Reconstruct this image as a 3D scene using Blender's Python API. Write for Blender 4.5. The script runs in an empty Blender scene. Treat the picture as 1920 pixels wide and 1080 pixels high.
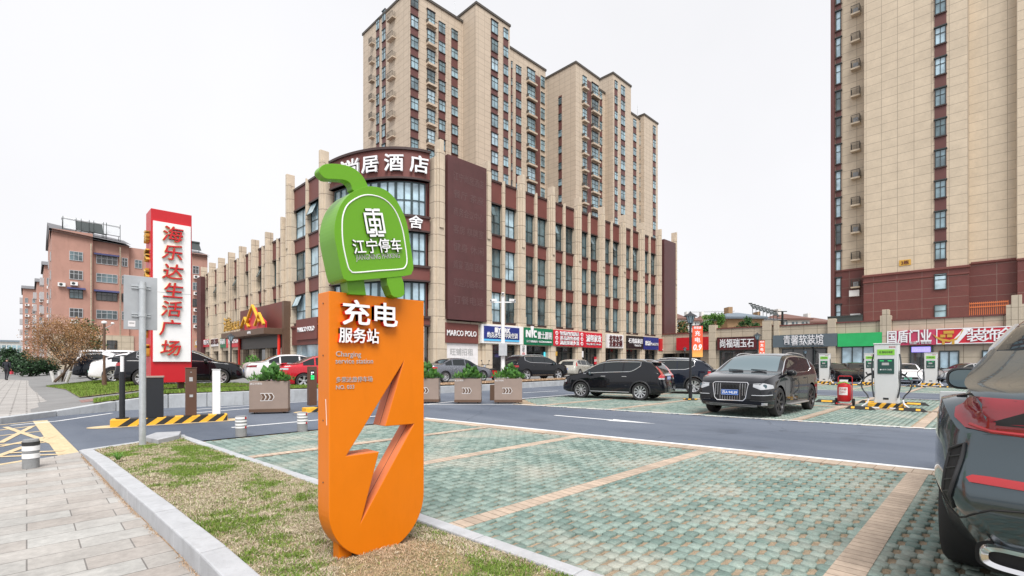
import bpy, bmesh, math, random
import numpy as np
from mathutils import Vector, Matrix
from mathutils.bvhtree import BVHTree
R = math.radians
SC = bpy.context.scene
COL = SC.collection
# ---------------------------------------------------------------- camera
CAMH = 1.45; FPX = 910.0; HORY = 680.0
cd = bpy.data.cameras.new('camera'); cam = bpy.data.objects.new('camera', cd); COL.objects.link(cam)
cam.location = (0, 0, CAMH); cam.rotation_euler = (R(90), 0, R(-45))
cd.sensor_width = 36; cd.lens = FPX / 1920 * 36; cd.shift_y = (HORY - 540) / 1920
cd.clip_start = .05; cd.clip_end = 3000
SC.camera = cam
# ---------------------------------------------------------------- sky, sun, exposure
SUN_EL, SUN_AZ = 58, 235      # azimuth measured from +X towards +Y
w = bpy.data.worlds.new('World'); SC.world = w; w.use_nodes = True
nt = w.node_tree; nt.nodes.clear()
def wn(t, **k):
    n = nt.nodes.new(t)
    for a, b in k.items(): setattr(n, a, b)
    return n
sky = wn('ShaderNodeTexSky', sky_type='NISHITA', sun_disc=False)
sky.sun_elevation = R(SUN_EL); sky.sun_rotation = R(90 - SUN_AZ); sky.dust_density = 4; sky.air_density = 1.2
bw = wn('ShaderNodeRGBToBW'); nt.links.new(sky.outputs[0], bw.inputs[0])
mx = wn('ShaderNodeMix', data_type='RGBA'); mx.inputs[0].default_value = .8
nt.links.new(sky.outputs[0], mx.inputs[6]); nt.links.new(bw.outputs[0], mx.inputs[7])
tc = wn('ShaderNodeTexCoord'); nz = wn('ShaderNodeTexNoise'); nz.inputs['Scale'].default_value = 1.3; nz.inputs['Detail'].default_value = 5
nt.links.new(tc.outputs['Generated'], nz.inputs['Vector'])
rp = wn('ShaderNodeMapRange'); rp.inputs['From Min'].default_value = .3; rp.inputs['From Max'].default_value = .7
rp.inputs['To Min'].default_value = .95; rp.inputs['To Max'].default_value = 1.04
nt.links.new(nz.outputs[0], rp.inputs[0])
# an overcast layer: even white cloud added over the sky's own light
cl = wn('ShaderNodeMix', data_type='RGBA', blend_type='MIX'); cl.inputs[0].default_value = .93
nt.links.new(mx.outputs[2], cl.inputs[6]); cl.inputs[7].default_value = (4.95, 4.95, 5.1, 1)
ml = wn('ShaderNodeMix', data_type='RGBA', blend_type='MULTIPLY'); ml.inputs[0].default_value = 1
nt.links.new(cl.outputs[2], ml.inputs[6]); nt.links.new(rp.outputs[0], ml.inputs[7])
bg = wn('ShaderNodeBackground'); bg.inputs[1].default_value = .12
nt.links.new(ml.outputs[2], bg.inputs[0])
wo = wn('ShaderNodeOutputWorld'); nt.links.new(bg.outputs[0], wo.inputs[0])
sd = bpy.data.lights.new('sun', 'SUN'); sd.energy = 2.6; sd.angle = R(32); sd.color = (1, .97, .93)
so = bpy.data.objects.new('sun', sd); COL.objects.link(so)
sv = Vector((math.cos(R(SUN_AZ)) * math.cos(R(SUN_EL)), math.sin(R(SUN_AZ)) * math.cos(R(SUN_EL)), math.sin(R(SUN_EL))))
so.rotation_euler = sv.to_track_quat('Z', 'Y').to_euler(); so.location = (0, 0, 60)
SC.view_settings.view_transform = 'Standard'; SC.view_settings.look = 'None'
SC.view_settings.exposure = 0.74; SC.view_settings.gamma = 1
SC.cycles.max_bounces = 6; SC.cycles.diffuse_bounces = 3; SC.cycles.glossy_bounces = 3
SC.cycles.use_denoising = True
rnd = random.Random(7)
# ---------------------------------------------------------------- where a ray of the picture meets the place
S2 = math.sqrt(2)
def G(px, py, z=0):
    d = FPX * (CAMH - z) / (py - HORY); a = (px - 960) / FPX
    return (d * (1 + a) / S2, d * (1 - a) / S2, z)
def onV(px, py, v):            # on the wall y = v
    a = (px - 960) / FPX; d = v * S2 / (1 - a); return (d * (1 + a) / S2, CAMH + (HORY - py) / FPX * d)
def onU(px, py, u):            # on the wall x = u
    a = (px - 960) / FPX; d = u * S2 / (1 + a); return (d * (1 - a) / S2, CAMH + (HORY - py) / FPX * d)
def at(px, d, z=0):            # at a depth from the camera
    a = (px - 960) / FPX; return Vector((d * (1 + a) / S2, d * (1 - a) / S2, z))
def ld(lat, dep): return Vector(((dep + lat) / S2, (dep - lat) / S2, 0))
# ---------------------------------------------------------------- objects
ORIG = {}
def tag(o, label=None, cat=None, group=None, kind=None):
    if label: o['label'] = label
    if cat: o['category'] = cat
    if group: o['group'] = group
    if kind: o['kind'] = kind
    return o
def E(name, label, cat, loc=(0, 0, 0), rz=0, group=None, s=1.0):
    o = bpy.data.objects.new(name, None); COL.objects.link(o); o.location = loc; o.rotation_euler = (0, 0, rz)
    o.scale = (s, s, s); o.empty_display_size = .2
    ORIG[o.name] = Vector(loc)
    return tag(o, label, cat, group)
def rootof(o):
    while o.parent: o = o.parent
    return o
def copy_tree(o, parent=None):
    c = o.copy(); COL.objects.link(c); c.parent = parent
    for ch in list(o.children): copy_tree(ch, c)
    return c
class MB:
    def __init__(s): s.v = []; s.f = []; s.m = []
    def add(s, vs, fs, m=0):
        b = len(s.v); s.v += [tuple(p) for p in vs]
        for f in fs: s.f.append([b + i for i in f]); s.m.append(m)
        return s
    def box(s, x0, y0, z0, x1, y1, z1, m=0):
        if x0 > x1: x0, x1 = x1, x0
        if y0 > y1: y0, y1 = y1, y0
        if z0 > z1: z0, z1 = z1, z0
        return s.add([(x0,y0,z0),(x1,y0,z0),(x1,y1,z0),(x0,y1,z0),(x0,y0,z1),(x1,y0,z1),(x1,y1,z1),(x0,y1,z1)],
                     [(3,2,1,0),(4,5,6,7),(0,1,5,4),(1,2,6,5),(2,3,7,6),(3,0,4,7)], m)
    def fbox(s, O, X, Y, Z, x0, x1, y0, y1, z0, z1, m=0):       # box in a frame
        O, X, Y, Z = map(Vector, (O, X, Y, Z)); b = MB().box(x0, y0, z0, x1, y1, z1)
        if X.cross(Y).dot(Z) < 0: b.f = [f[::-1] for f in b.f]
        return s.add([O + X * p[0] + Y * p[1] + Z * p[2] for p in b.v], b.f, m)
    def prism(s, poly, O, X, Y, Z, z0, z1, m=0, mtop=None):       # outline in X,Y, thickness along Z
        O, X, Y, Z = map(Vector, (O, X, Y, Z)); n = len(poly)
        vs = [O + X * p[0] + Y * p[1] + Z * z0 for p in poly] + [O + X * p[0] + Y * p[1] + Z * z1 for p in poly]
        ar = sum(poly[i][0] * poly[(i + 1) % n][1] - poly[(i + 1) % n][0] * poly[i][1] for i in range(n))
        hand = X.cross(Y).dot(Z) * (1 if z1 > z0 else -1) * ar
        sides = [(i, (i + 1) % n, n + (i + 1) % n, n + i) for i in range(n)]
        lo = list(range(n))[::-1]; hi = [n + i for i in range(n)]
        if hand < 0: sides = [t[::-1] for t in sides]; lo = lo[::-1]; hi = hi[::-1]
        s.add(vs, sides + [lo], m)
        b = len(s.v) - 2 * n
        s.f.append([b + i for i in hi]); s.m.append(m if mtop is None else mtop)
        return s
    def cyl(s, p0, p1, r0, r1=None, n=12, m=0, cap=True):
        p0, p1 = Vector(p0), Vector(p1); r1 = r0 if r1 is None else r1; d = (p1 - p0).normalized()
        a = d.orthogonal().normalized(); b = d.cross(a); vs = []
        for p, r in ((p0, r0), (p1, r1)):
            for i in range(n):
                t = 2 * math.pi * i / n; vs.append(p + a * math.cos(t) * r + b * math.sin(t) * r)
        fs = [(i, (i + 1) % n, n + (i + 1) % n, n + i) for i in range(n)]
        if cap: fs += [tuple(range(n))[::-1], tuple(range(n, 2 * n))]
        return s.add(vs, fs, m)
    def tube(s, pts, r, n=6, m=0, closed=False):
        pts = [Vector(p) for p in pts]; vs = []; k = len(pts)
        rs = r if isinstance(r, (list, tuple)) else [r] * k
        up = None
        for i, p in enumerate(pts):
            if closed: d = (pts[(i + 1) % k] - pts[i - 1])
            else: d = (pts[min(i + 1, k - 1)] - pts[max(i - 1, 0)])
            d = d.normalized() if d.length > 1e-9 else Vector((0, 0, 1))
            if up is None: up = d.orthogonal().normalized()
            a = (up - d * up.dot(d)); a = a.normalized() if a.length > 1e-6 else d.orthogonal().normalized()
            up = a; b = d.cross(a)
            for j in range(n):
                t = 2 * math.pi * j / n; vs.append(p + a * math.cos(t) * rs[i] + b * math.sin(t) * rs[i])
        fs = []
        for i in range(k if closed else k - 1):
            i2 = (i + 1) % k
            for j in range(n): fs.append((i * n + j, i * n + (j + 1) % n, i2 * n + (j + 1) % n, i2 * n + j))
        if not closed: fs += [tuple(range(n))[::-1], tuple(range((k - 1) * n, k * n))]
        return s.add(vs, fs, m)
    def lathe(s, prof, c=(0, 0, 0), ax='z', n=24, m=0, closed=False):
        vs = []; c = Vector(c)
        for i in range(n):
            t = 2 * math.pi * i / n
            for r, h in prof:
                if ax == 'z': vs.append(c + Vector((r * math.cos(t), r * math.sin(t), h)))
                elif ax == 'y': vs.append(c + Vector((r * math.sin(t), h, r * math.cos(t))))
                else: vs.append(c + Vector((h, r * math.cos(t), r * math.sin(t))))
        k = len(prof); fs = []
        for i in range(n):
            i2 = (i + 1) % n
            for j in range(k if closed else k - 1):
                j2 = (j + 1) % k; fs.append((i * k + j, i2 * k + j, i2 * k + j2, i * k + j2))
        return s.add(vs, fs, m)
    def ball(s, c, r, n=8, m=0, sq=(1, 1, 1)):
        c = Vector(c); vs = []; fs = []; k = n
        for i in range(1, k):
            ph = math.pi * i / k
            for j in range(2 * n):
                t = math.pi * j / n
                vs.append(c + Vector((r * sq[0] * math.sin(ph) * math.cos(t), r * sq[1] * math.sin(ph) * math.sin(t), r * sq[2] * math.cos(ph))))
        N = 2 * n
        for i in range(k - 2):
            for j in range(N): fs.append((i * N + j, (i + 1) * N + j, (i + 1) * N + (j + 1) % N, i * N + (j + 1) % N))
        vs += [c + Vector((0, 0, r * sq[2])), c - Vector((0, 0, r * sq[2]))]
        for j in range(N):
            fs.append((len(vs) - 2, j, (j + 1) % N)); fs.append((len(vs) - 1, (k - 2) * N + (j + 1) % N, (k - 2) * N + j))
        return s.add(vs, fs, m)
    def text(s, txt, O, X, Y, size, depth=.01, m=0, bold=.0, width=None, shear=0, align='CENTER', fx=1.0):
        if len(txt) and any(ord(q) > 0x3000 for q in txt) and bold > .004:
            k = min(bold, .03) * .55
            for i, (a, b) in enumerate(((-1, -1), (1, -1), (-1, 1), (1, 1))):
                Xn, Yn = Vector(X).normalized(), Vector(Y).normalized()
                s.text(txt, Vector(O) + Xn * a * k * size + Yn * b * k * size, X, Y, size, depth * (1 + .02 * i), m, 0.0, width, shear, align, fx)
            return s
        vs, fs, bb = glyphs(txt, bold, shear)
        if not vs: return s
        O, X, Y = Vector(O), Vector(X).normalized(), Vector(Y).normalized(); Z = X.cross(Y)
        wd = bb[1] - bb[0]; sx = size * fx
        if width: sx = width / wd
        cx = (bb[0] + bb[1]) / 2 if align == 'CENTER' else bb[0]
        cy = .36
        return s.add([O + X * ((p[0] - cx) * sx) + Y * ((p[1] - cy) * size) + Z * (p[2] * depth) for p in vs], fs, m)
    def build(s, name, mats, parent=None, smooth=False, bevel=0, world=True, seg=2, sharp=None):
        me = bpy.data.meshes.new(name)
        vs = s.v
        if parent is not None and world:
            o = ORIG[rootof(parent).name]; ox, oy, oz = o
            vs = [(a - ox, b - oy, c - oz) for a, b, c in vs]
        me.from_pydata(vs, [], s.f)
        if not isinstance(mats, (list, tuple)): mats = [mats]
        for mm in mats: me.materials.append(M[mm] if isinstance(mm, str) else mm)
        if len(mats) > 1: me.polygons.foreach_set('material_index', s.m)
        if smooth:
            me.polygons.foreach_set('use_smooth', [True] * len(me.polygons))
            me.set_sharp_from_angle(angle=R(sharp or 40))
        me.update()
        ob = bpy.data.objects.new(name, me); COL.objects.link(ob); ob.parent = parent
        if bevel:
            b = ob.modifiers.new('bevel', 'BEVEL'); b.width = bevel; b.segments = seg; b.limit_method = 'ANGLE'; b.angle_limit = R(40)
        return ob
_gc = {}
def glyphs(txt, bold=0.0, shear=0):
    k = (txt, bold, shear)
    if k in _gc: return _gc[k]
    c = bpy.data.curves.new('t', 'FONT'); c.body = txt; c.size = 1; c.extrude = .5; c.offset = bold; c.resolution_u = 2; c.shear = shear
    o = bpy.data.objects.new('t', c); COL.objects.link(o)
    dg = bpy.context.evaluated_depsgraph_get(); me = bpy.data.meshes.new_from_object(o.evaluated_get(dg))
    vs = [(v.co.x, v.co.y, v.co.z + .5) for v in me.vertices]; fs = [tuple(p.vertices) for p in me.polygons]
    bpy.data.objects.remove(o); bpy.data.curves.remove(c); bpy.data.meshes.remove(me)
    bb = (min(v[0] for v in vs), max(v[0] for v in vs)) if vs else (0, 1)
    _gc[k] = (vs, fs, bb); return _gc[k]
def T1(name, mb, m, label, cat, group=None, kind=None, **k):     # a thing that is one mesh
    o = mb.build(name, m, None, **k)
    return tag(o, label, cat, group, kind)
def stat(name, mb, m, kind='structure', label=None, **k):
    o = mb.build(name, m, None, **k); o['kind'] = kind
    if label: o['label'] = label
    return o
# ---------------------------------------------------------------- materials
M = {}
def newmat(name):
    m = bpy.data.materials.new(name); m.use_nodes = True; M[name] = m
    n = m.node_tree; b = n.nodes['Principled BSDF']; return m, n, b
def N(n, t, **k):
    x = n.nodes.new(t)
    for a, b in k.items():
        if a in x.bl_rna.properties: setattr(x, a, b)
        else: x.inputs[a.replace('_', ' ')].default_value = b
    return x
def c4(c): return (c[0], c[1], c[2], 1)
def mat(name, col, rough=.6, metal=0, var=.12, vs=3.0, bump=0, bs=40, spec=.5, coat=0, emit=None, dirt=0, alpha=None):
    m, n, b = newmat(name); L = n.links.new
    b.inputs['Roughness'].default_value = rough; b.inputs['Metallic'].default_value = metal
    b.inputs['Specular IOR Level'].default_value = spec
    if coat: b.inputs['Coat Weight'].default_value = coat; b.inputs['Coat Roughness'].default_value = .03
    tc = N(n, 'ShaderNodeTexCoord')
    if var:
        z = N(n, 'ShaderNodeTexNoise', Scale=vs, Detail=6.0, Roughness=.65); L(tc.outputs['Object'], z.inputs['Vector'])
        r = N(n, 'ShaderNodeMapRange'); r.inputs['From Min'].default_value = .25; r.inputs['From Max'].default_value = .75
        r.inputs['To Min'].default_value = 1 - var; r.inputs['To Max'].default_value = 1 + var
        L(z.outputs[0], r.inputs[0])
        x = N(n, 'ShaderNodeMix', data_type='RGBA', blend_type='MULTIPLY'); x.inputs[0].default_value = 1
        x.inputs[6].default_value = c4(col); L(r.outputs[0], x.inputs[7]); out = x.outputs[2]
        if dirt:
            z2 = N(n, 'ShaderNodeTexNoise', Scale=vs * 3.1, Detail=8.0, Roughness=.7); mp = N(n, 'ShaderNodeMapping')
            mp.inputs['Scale'].default_value = (1, 1, .25); L(tc.outputs['Object'], mp.inputs[0]); L(mp.outputs[0], z2.inputs['Vector'])
            r2 = N(n, 'ShaderNodeMapRange'); r2.inputs['From Min'].default_value = .52; r2.inputs['From Max'].default_value = .72
            r2.inputs['To Min'].default_value = 0; r2.inputs['To Max'].default_value = dirt; L(z2.outputs[0], r2.inputs[0])
            y = N(n, 'ShaderNodeMix', data_type='RGBA'); L(r2.outputs[0], y.inputs[0]); L(out, y.inputs[6])
            y.inputs[7].default_value = (col[0] * .45, col[1] * .43, col[2] * .4, 1); out = y.outputs[2]
        L(out, b.inputs['Base Color'])
        rr = N(n, 'ShaderNodeMapRange'); rr.inputs['To Min'].default_value = max(0, rough - .08); rr.inputs['To Max'].default_value = min(1, rough + .1)
        if rough > .15: L(z.outputs[0], rr.inputs[0]); L(rr.outputs[0], b.inputs['Roughness'])
    else: b.inputs['Base Color'].default_value = c4(col)
    if bump:
        z3 = N(n, 'ShaderNodeTexNoise', Scale=float(bs), Detail=4.0); L(tc.outputs['Object'], z3.inputs['Vector'])
        bp = N(n, 'ShaderNodeBump', Strength=bump, Distance=.02); L(z3.outputs[0], bp.inputs['Height']); L(bp.outputs[0], b.inputs['Normal'])
    if emit: b.inputs['Emission Color'].default_value = c4(emit[0]); b.inputs['Emission Strength'].default_value = emit[1]
    return m
def panel(name, col, joint, bw_, rh, mort=.012, off=0.0, var=.05, stain=.15, rough=.6, mode='wall', rot=0, bump=.5, c2=None, squash=1, island=False):
    m, n, b = newmat(name); L = n.links.new; b.inputs['Roughness'].default_value = rough
    tc = N(n, 'ShaderNodeTexCoord'); sp = N(n, 'ShaderNodeSeparateXYZ'); L(tc.outputs['Object'], sp.inputs[0])
    cb = N(n, 'ShaderNodeCombineXYZ')
    if mode == 'wall':
        ad = N(n, 'ShaderNodeMath', operation='ADD'); L(sp.outputs[0], ad.inputs[0]); L(sp.outputs[1], ad.inputs[1])
        L(ad.outputs[0], cb.inputs[0]); L(sp.outputs[2], cb.inputs[1]); vec = cb.outputs[0]
    else:
        mp = N(n, 'ShaderNodeMapping'); mp.inputs['Rotation'].default_value = (0, 0, rot); L(tc.outputs['Object'], mp.inputs[0]); vec = mp.outputs[0]
    k = N(n, 'ShaderNodeTexBrick'); k.offset = off; k.squash = squash
    k.inputs['Scale'].default_value = 1; k.inputs['Brick Width'].default_value = bw_; k.inputs['Row Height'].default_value = rh
    k.inputs['Mortar Size'].default_value = mort; k.inputs['Mortar Smooth'].default_value = .1
    a1 = [c * (1 + var) for c in col]; a2 = [c * (1 - var) for c in (c2 or col)]
    k.inputs['Color1'].default_value = c4(a1); k.inputs['Color2'].default_value = c4(a2); k.inputs['Mortar'].default_value = c4(joint)
    L(vec, k.inputs['Vector'])
    z = N(n, 'ShaderNodeTexNoise', Scale=.9, Detail=8.0, Roughness=.7); L(tc.outputs['Object'], z.inputs['Vector'])
    r = N(n, 'ShaderNodeMapRange'); r.inputs['From Min'].default_value = .3; r.inputs['From Max'].default_value = .7
    r.inputs['To Min'].default_value = 1 - stain; r.inputs['To Max'].default_value = 1 + stain * .6; L(z.outputs[0], r.inputs[0])
    x = N(n, 'ShaderNodeMix', data_type='RGBA', blend_type='MULTIPLY'); x.inputs[0].default_value = 1
    L(k.outputs[0], x.inputs[6]); L(r.outputs[0], x.inputs[7])
    z2 = N(n, 'ShaderNodeTexNoise', Scale=14.0 if mode != 'wall' else 5.0, Detail=6.0, Roughness=.8); L(tc.outputs['Object'], z2.inputs['Vector'])
    r2 = N(n, 'ShaderNodeMapRange'); r2.inputs['From Min'].default_value = .3; r2.inputs['From Max'].default_value = .7
    r2.inputs['To Min'].default_value = 1 - stain * .6; r2.inputs['To Max'].default_value = 1 + stain * .5; L(z2.outputs[0], r2.inputs[0])
    x2 = N(n, 'ShaderNodeMix', data_type='RGBA', blend_type='MULTIPLY'); x2.inputs[0].default_value = 1
    L(x.outputs[2], x2.inputs[6]); L(r2.outputs[0], x2.inputs[7]); L(x2.outputs[2], b.inputs['Base Color'])
    if bump:
        bp = N(n, 'ShaderNodeBump', Strength=bump, Distance=.01, invert=True); L(k.outputs['Fac'], bp.inputs['Height']); L(bp.outputs[0], b.inputs['Normal'])
    return m
def glass(name, col, rough=.03, var=.5, vs=.35):
    m, n, b = newmat(name); L = n.links.new
    b.inputs['Roughness'].default_value = rough; b.inputs['Specular IOR Level'].default_value = .8; b.inputs['IOR'].default_value = 1.6
    tc = N(n, 'ShaderNodeTexCoord'); z = N(n, 'ShaderNodeTexNoise', Scale=vs, Detail=3.0); L(tc.outputs['Object'], z.inputs['Vector'])
    r = N(n, 'ShaderNodeMapRange'); r.inputs['From Min'].default_value = .35; r.inputs['From Max'].default_value = .65
    r.inputs['To Min'].default_value = 1 - var; r.inputs['To Max'].default_value = 1 + var; L(z.outputs[0], r.inputs[0])
    x = N(n, 'ShaderNodeMix', data_type='RGBA', blend_type='MULTIPLY'); x.inputs[0].default_value = 1
    x.inputs[6].default_value = c4(col); L(r.outputs[0], x.inputs[7]); L(x.outputs[2], b.inputs['Base Color'])
    return m
BEI = (.56, .45, .34)
panel('tower_beige', (.53, .44, .345), (.33, .27, .205), 1.27, .85, .025, 0, .03, .08)
panel('tower_beige_right', (.60, .50, .375), (.34, .28, .21), 1.27, .85, .022, 0, .025, .12)
panel('podium_stone', (.58, .49, .38), (.3, .24, .18), 4, 1.25, .03, 0, .04, .12)
panel('shop_stone', (.50, .43, .33), (.22, .18, .13), 1.15, .95, .02, 0, .04, .1)
panel('brown_panel', (.145, .044, .038), (.2, .13, .11), 1.9, .95, .02, 0, .05, .15, rough=.5)
mat('brown_wall', (.155, .046, .038), .55, var=.15, vs=.8)
mat('brown_trim', (.05, .026, .024), .5)
mat('dark_brown_sheet', (.088, .031, .032), .45, var=.2, vs=.6, dirt=.3)
mat('sign_ghost', (.118, .062, .062), .5)
mat('soffit', (.07, .06, .05), .6)
mat('frame_dark', (.035, .045, .045), .4, var=0)
mat('frame_teal', (.03, .055, .06), .4, var=0)
glass('pane_blue', (.22, .33, .38), .04, .55, .5)
glass('pane_dark', (.08, .125, .14), .04, .7, .5)
glass('pane_curtain', (.38, .52, .60), .07, .35, .9)
glass('shop_glass', (.03, .03, .03), .04, .8, .5)
mat('white_wall', (.72, .72, .7), .7, dirt=.2)
mat('white_paint', (.8, .8, .8), .4, var=.04)
mat('white_letter', (.82, .82, .84), .4, var=0, emit=None)
mat('metal_grey', (.5, .52, .54), .4, .3, var=.1, vs=6)
mat('galv', (.55, .58, .60), .38, .55, var=.12, vs=8, dirt=.15)
mat('sign_back', (.42, .44, .46), .5, .5, var=.12, vs=3)
mat('black_metal', (.018, .02, .024), .4, var=0)
mat('rubber', (.02, .02, .02), .75, var=.2, vs=20)
mat('tyre', (.022, .022, .024), .7, var=.15, vs=15)
mat('rim_silver', (.62, .63, .65), .28, .8, var=0)
mat('rim_dark', (.05, .05, .055), .35, .6, var=0)
mat('chrome', (.8, .8, .82), .12, 1, var=0)
mat('plastic_black', (.022, .023, .026), .5, var=.1, vs=10)
mat('dark_hole', (.006, .006, .007), .7, var=0)
mat('carglass', (.014, .018, .021), .02, var=0, spec=.5)
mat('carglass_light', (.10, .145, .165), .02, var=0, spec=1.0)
mat('lamp_red', (.45, .01, .015), .1, var=0, coat=1)
mat('lamp_dark_red', (.20, .008, .016), .08, var=0, coat=1)
mat('lamp_bright_red', (.34, .006, .010), .2, var=0, coat=1)
mat('lamp_clear', (.5, .52, .54), .08, .3, var=0, coat=1)
mat('plate_blue', (.02, .12, .45), .35, var=0)
mat('plate_green', (.2, .6, .45), .35, var=0)
mat('orange', (.68, .175, .003), .38, dirt=.10, var=.05, vs=2, spec=.3)
mat('orange_inner', (.62, .17, .05), .45, var=.05)
mat('green', (.12, .325, .010), .34, var=.03, vs=2, spec=.4)
mat('green_dark', (.03, .13, .03), .5, var=0)
mat('red_letter', (.75, .03, .015), .4, var=0)
mat('red_paint', (.52, .010, .018), .4, var=.06, vs=2)
mat('deep_red', (.10, .012, .014), .45, var=.1)
mat('gold', (.62, .36, .06), .4, .2, var=0)
mat('yellow', (.78, .42, .03), .5, var=.15, vs=9, dirt=.25)
mat('yellow_road', (.56, .44, .27), .75, var=.2, vs=7, dirt=.85)
mat('white_road', (.68, .69, .70), .7, var=.12, vs=9, dirt=.5)
mat('black_paint', (.025, .025, .025), .5, var=.2, vs=12)
mat('grey_text', (.42, .42, .42), .5, var=0)
mat('planter_face', (.28, .215, .18), .5, var=.08, vs=4)
mat('planter_side', (.12, .07, .045), .5, var=.1)
mat('brown_post', (.11, .055, .035), .42, var=.06)
mat('concrete_dark', (.24, .245, .25), .85, var=.2, vs=6, bump=.3, bs=60, dirt=.4)
mat('kerb_stone', (.40, .41, .43), .8, var=.14, vs=5, bump=.3, bs=90, dirt=.3)
mat('concrete', (.40, .42, .44), .85, var=.18, vs=2.5, bump=.3, bs=60, dirt=.35)
mat('soil', (.20, .135, .085), .95, var=.3, vs=7, bump=.8, bs=60)
mat('blue_sign', (.015, .03, .2), .4, var=.03)
mat('blue_light', (.1, .5, .85), .4, var=0)
mat('green_sign', (.0, .16, .07), .4, var=.03)
mat('green_blank', (.02, .42, .12), .5, var=.12, vs=1)
mat('red_sign', (.58, .02, .04), .4, var=.03)
mat('pink_sign', (.52, .05, .12), .4, var=.03)
mat('slate_sign', (.10, .13, .15), .5, var=.05)
mat('black_sign', (.012, .012, .014), .4, var=0)
mat('sky_strip', (.45, .65, .8), .4, var=0)
mat('charger_body', (.60, .62, .63), .4, var=.03)
mat('charger_green', (.22, .55, .06), .4, var=0)
mat('charger_panel', (.02, .07, .06), .3, var=0)
mat('hose', (.03, .035, .04), .5, var=0)
mat('hose_white', (.6, .6, .62), .5, var=0)
mat('tan_paver', (.50, .36, .26), .85)
mat('pink_wall', (.45, .255, .205), .85, var=.10, vs=.5, dirt=.25)
mat('roof_grey', (.14, .14, .15), .8, var=.15)
mat('roof_brown', (.15, .075, .06), .8, var=.2, vs=2)
mat('roof_blue', (.20, .25, .30), .8, var=.15)
mat('ochre_wall', (.45, .29, .16), .8, var=.1)
mat('bark', (.10, .07, .05), .9, var=.3, vs=10, bump=.5)
mat('bark_white', (.6, .6, .58), .8, var=.15, vs=10)
mat('leaf_green', (.06, .17, .03), .6, var=.4, vs=9)
mat('leaf_bright', (.13, .30, .05), .6, var=.4, vs=9)
mat('leaf_dark', (.03, .09, .025), .6, var=.4, vs=9)
mat('leaf_night', (.015, .04, .015), .7, var=.3, vs=9)
mat('leaf_brown', (.30, .165, .07), .8, var=.4, vs=9)
mat('leaf_pale', (.6, .55, .42), .8, var=.2)
mat('sign_awning', (.04, .05, .14), .6, var=.2)
mat('blossom', (.55, .43, .36), .8, var=.2, vs=9)
mat('skin', (.45, .28, .2), .6, var=0)
mat('cloth_dark', (.02, .022, .03), .9, var=.1)
mat('cloth_red', (.55, .05, .08), .9, var=.1)
mat('screen_green', (.02, .5, .12), .5, var=0, emit=((.02, .8, .2), .6))
mat('screen_white', (.7, .7, .7), .5, var=0, emit=((.8, .9, 1), .5))
mat('poster_white', (.75, .73, .74), .5, var=.12, vs=2)
mat('cyan_screen', (.1, .6, .7), .3, var=.2, vs=2, emit=((.1, .7, .85), .5))
mat('led_violet', (.2, .15, .5), .4, var=0, emit=((.35, .3, 1), .8))
def carpaint(name, col, metal=.5, rough=.28):
    m, n, b = newmat(name); b.inputs['Base Color'].default_value = c4(col); b.inputs['Metallic'].default_value = metal
    b.inputs['Roughness'].default_value = rough; b.inputs['Coat Weight'].default_value = .9; b.inputs['Coat Roughness'].default_value = .008; b.inputs['Specular IOR Level'].default_value = .1 if max(col) < .1 else .4
    if max(col) < .05: b.inputs['Metallic'].default_value = metal * .4
    tc = N(n, 'ShaderNodeTexCoord'); z = N(n, 'ShaderNodeTexNoise', Scale=1.6, Detail=3.0); n.links.new(tc.outputs['Object'], z.inputs['Vector'])
    z2 = N(n, 'ShaderNodeTexNoise', Scale=9.0, Detail=5.0); n.links.new(tc.outputs['Object'], z2.inputs['Vector'])
    r = N(n, 'ShaderNodeMapRange'); r.inputs['To Min'].default_value = rough * .5; r.inputs['To Max'].default_value = rough * (.9 if max(col) < .1 else 1.4)
    n.links.new(z2.outputs[0], r.inputs[0]); n.links.new(r.outputs[0], b.inputs['Roughness'])
    return m
carpaint('paint_black', (.005, .006, .009), .3)
carpaint('paint_black_blue', (.007, .011, .022), .3)
carpaint('paint_grey', (.17, .18, .21), .5)
carpaint('paint_gunmetal', (.075, .10, .115), .8, .22)
carpaint('paint_white', (.74, .74, .76), .0)
carpaint('paint_red', (.52, .006, .02), .2)
carpaint('paint_beige', (.46, .45, .40), .3)
carpaint('paint_silver', (.42, .43, .44), .5)
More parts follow.
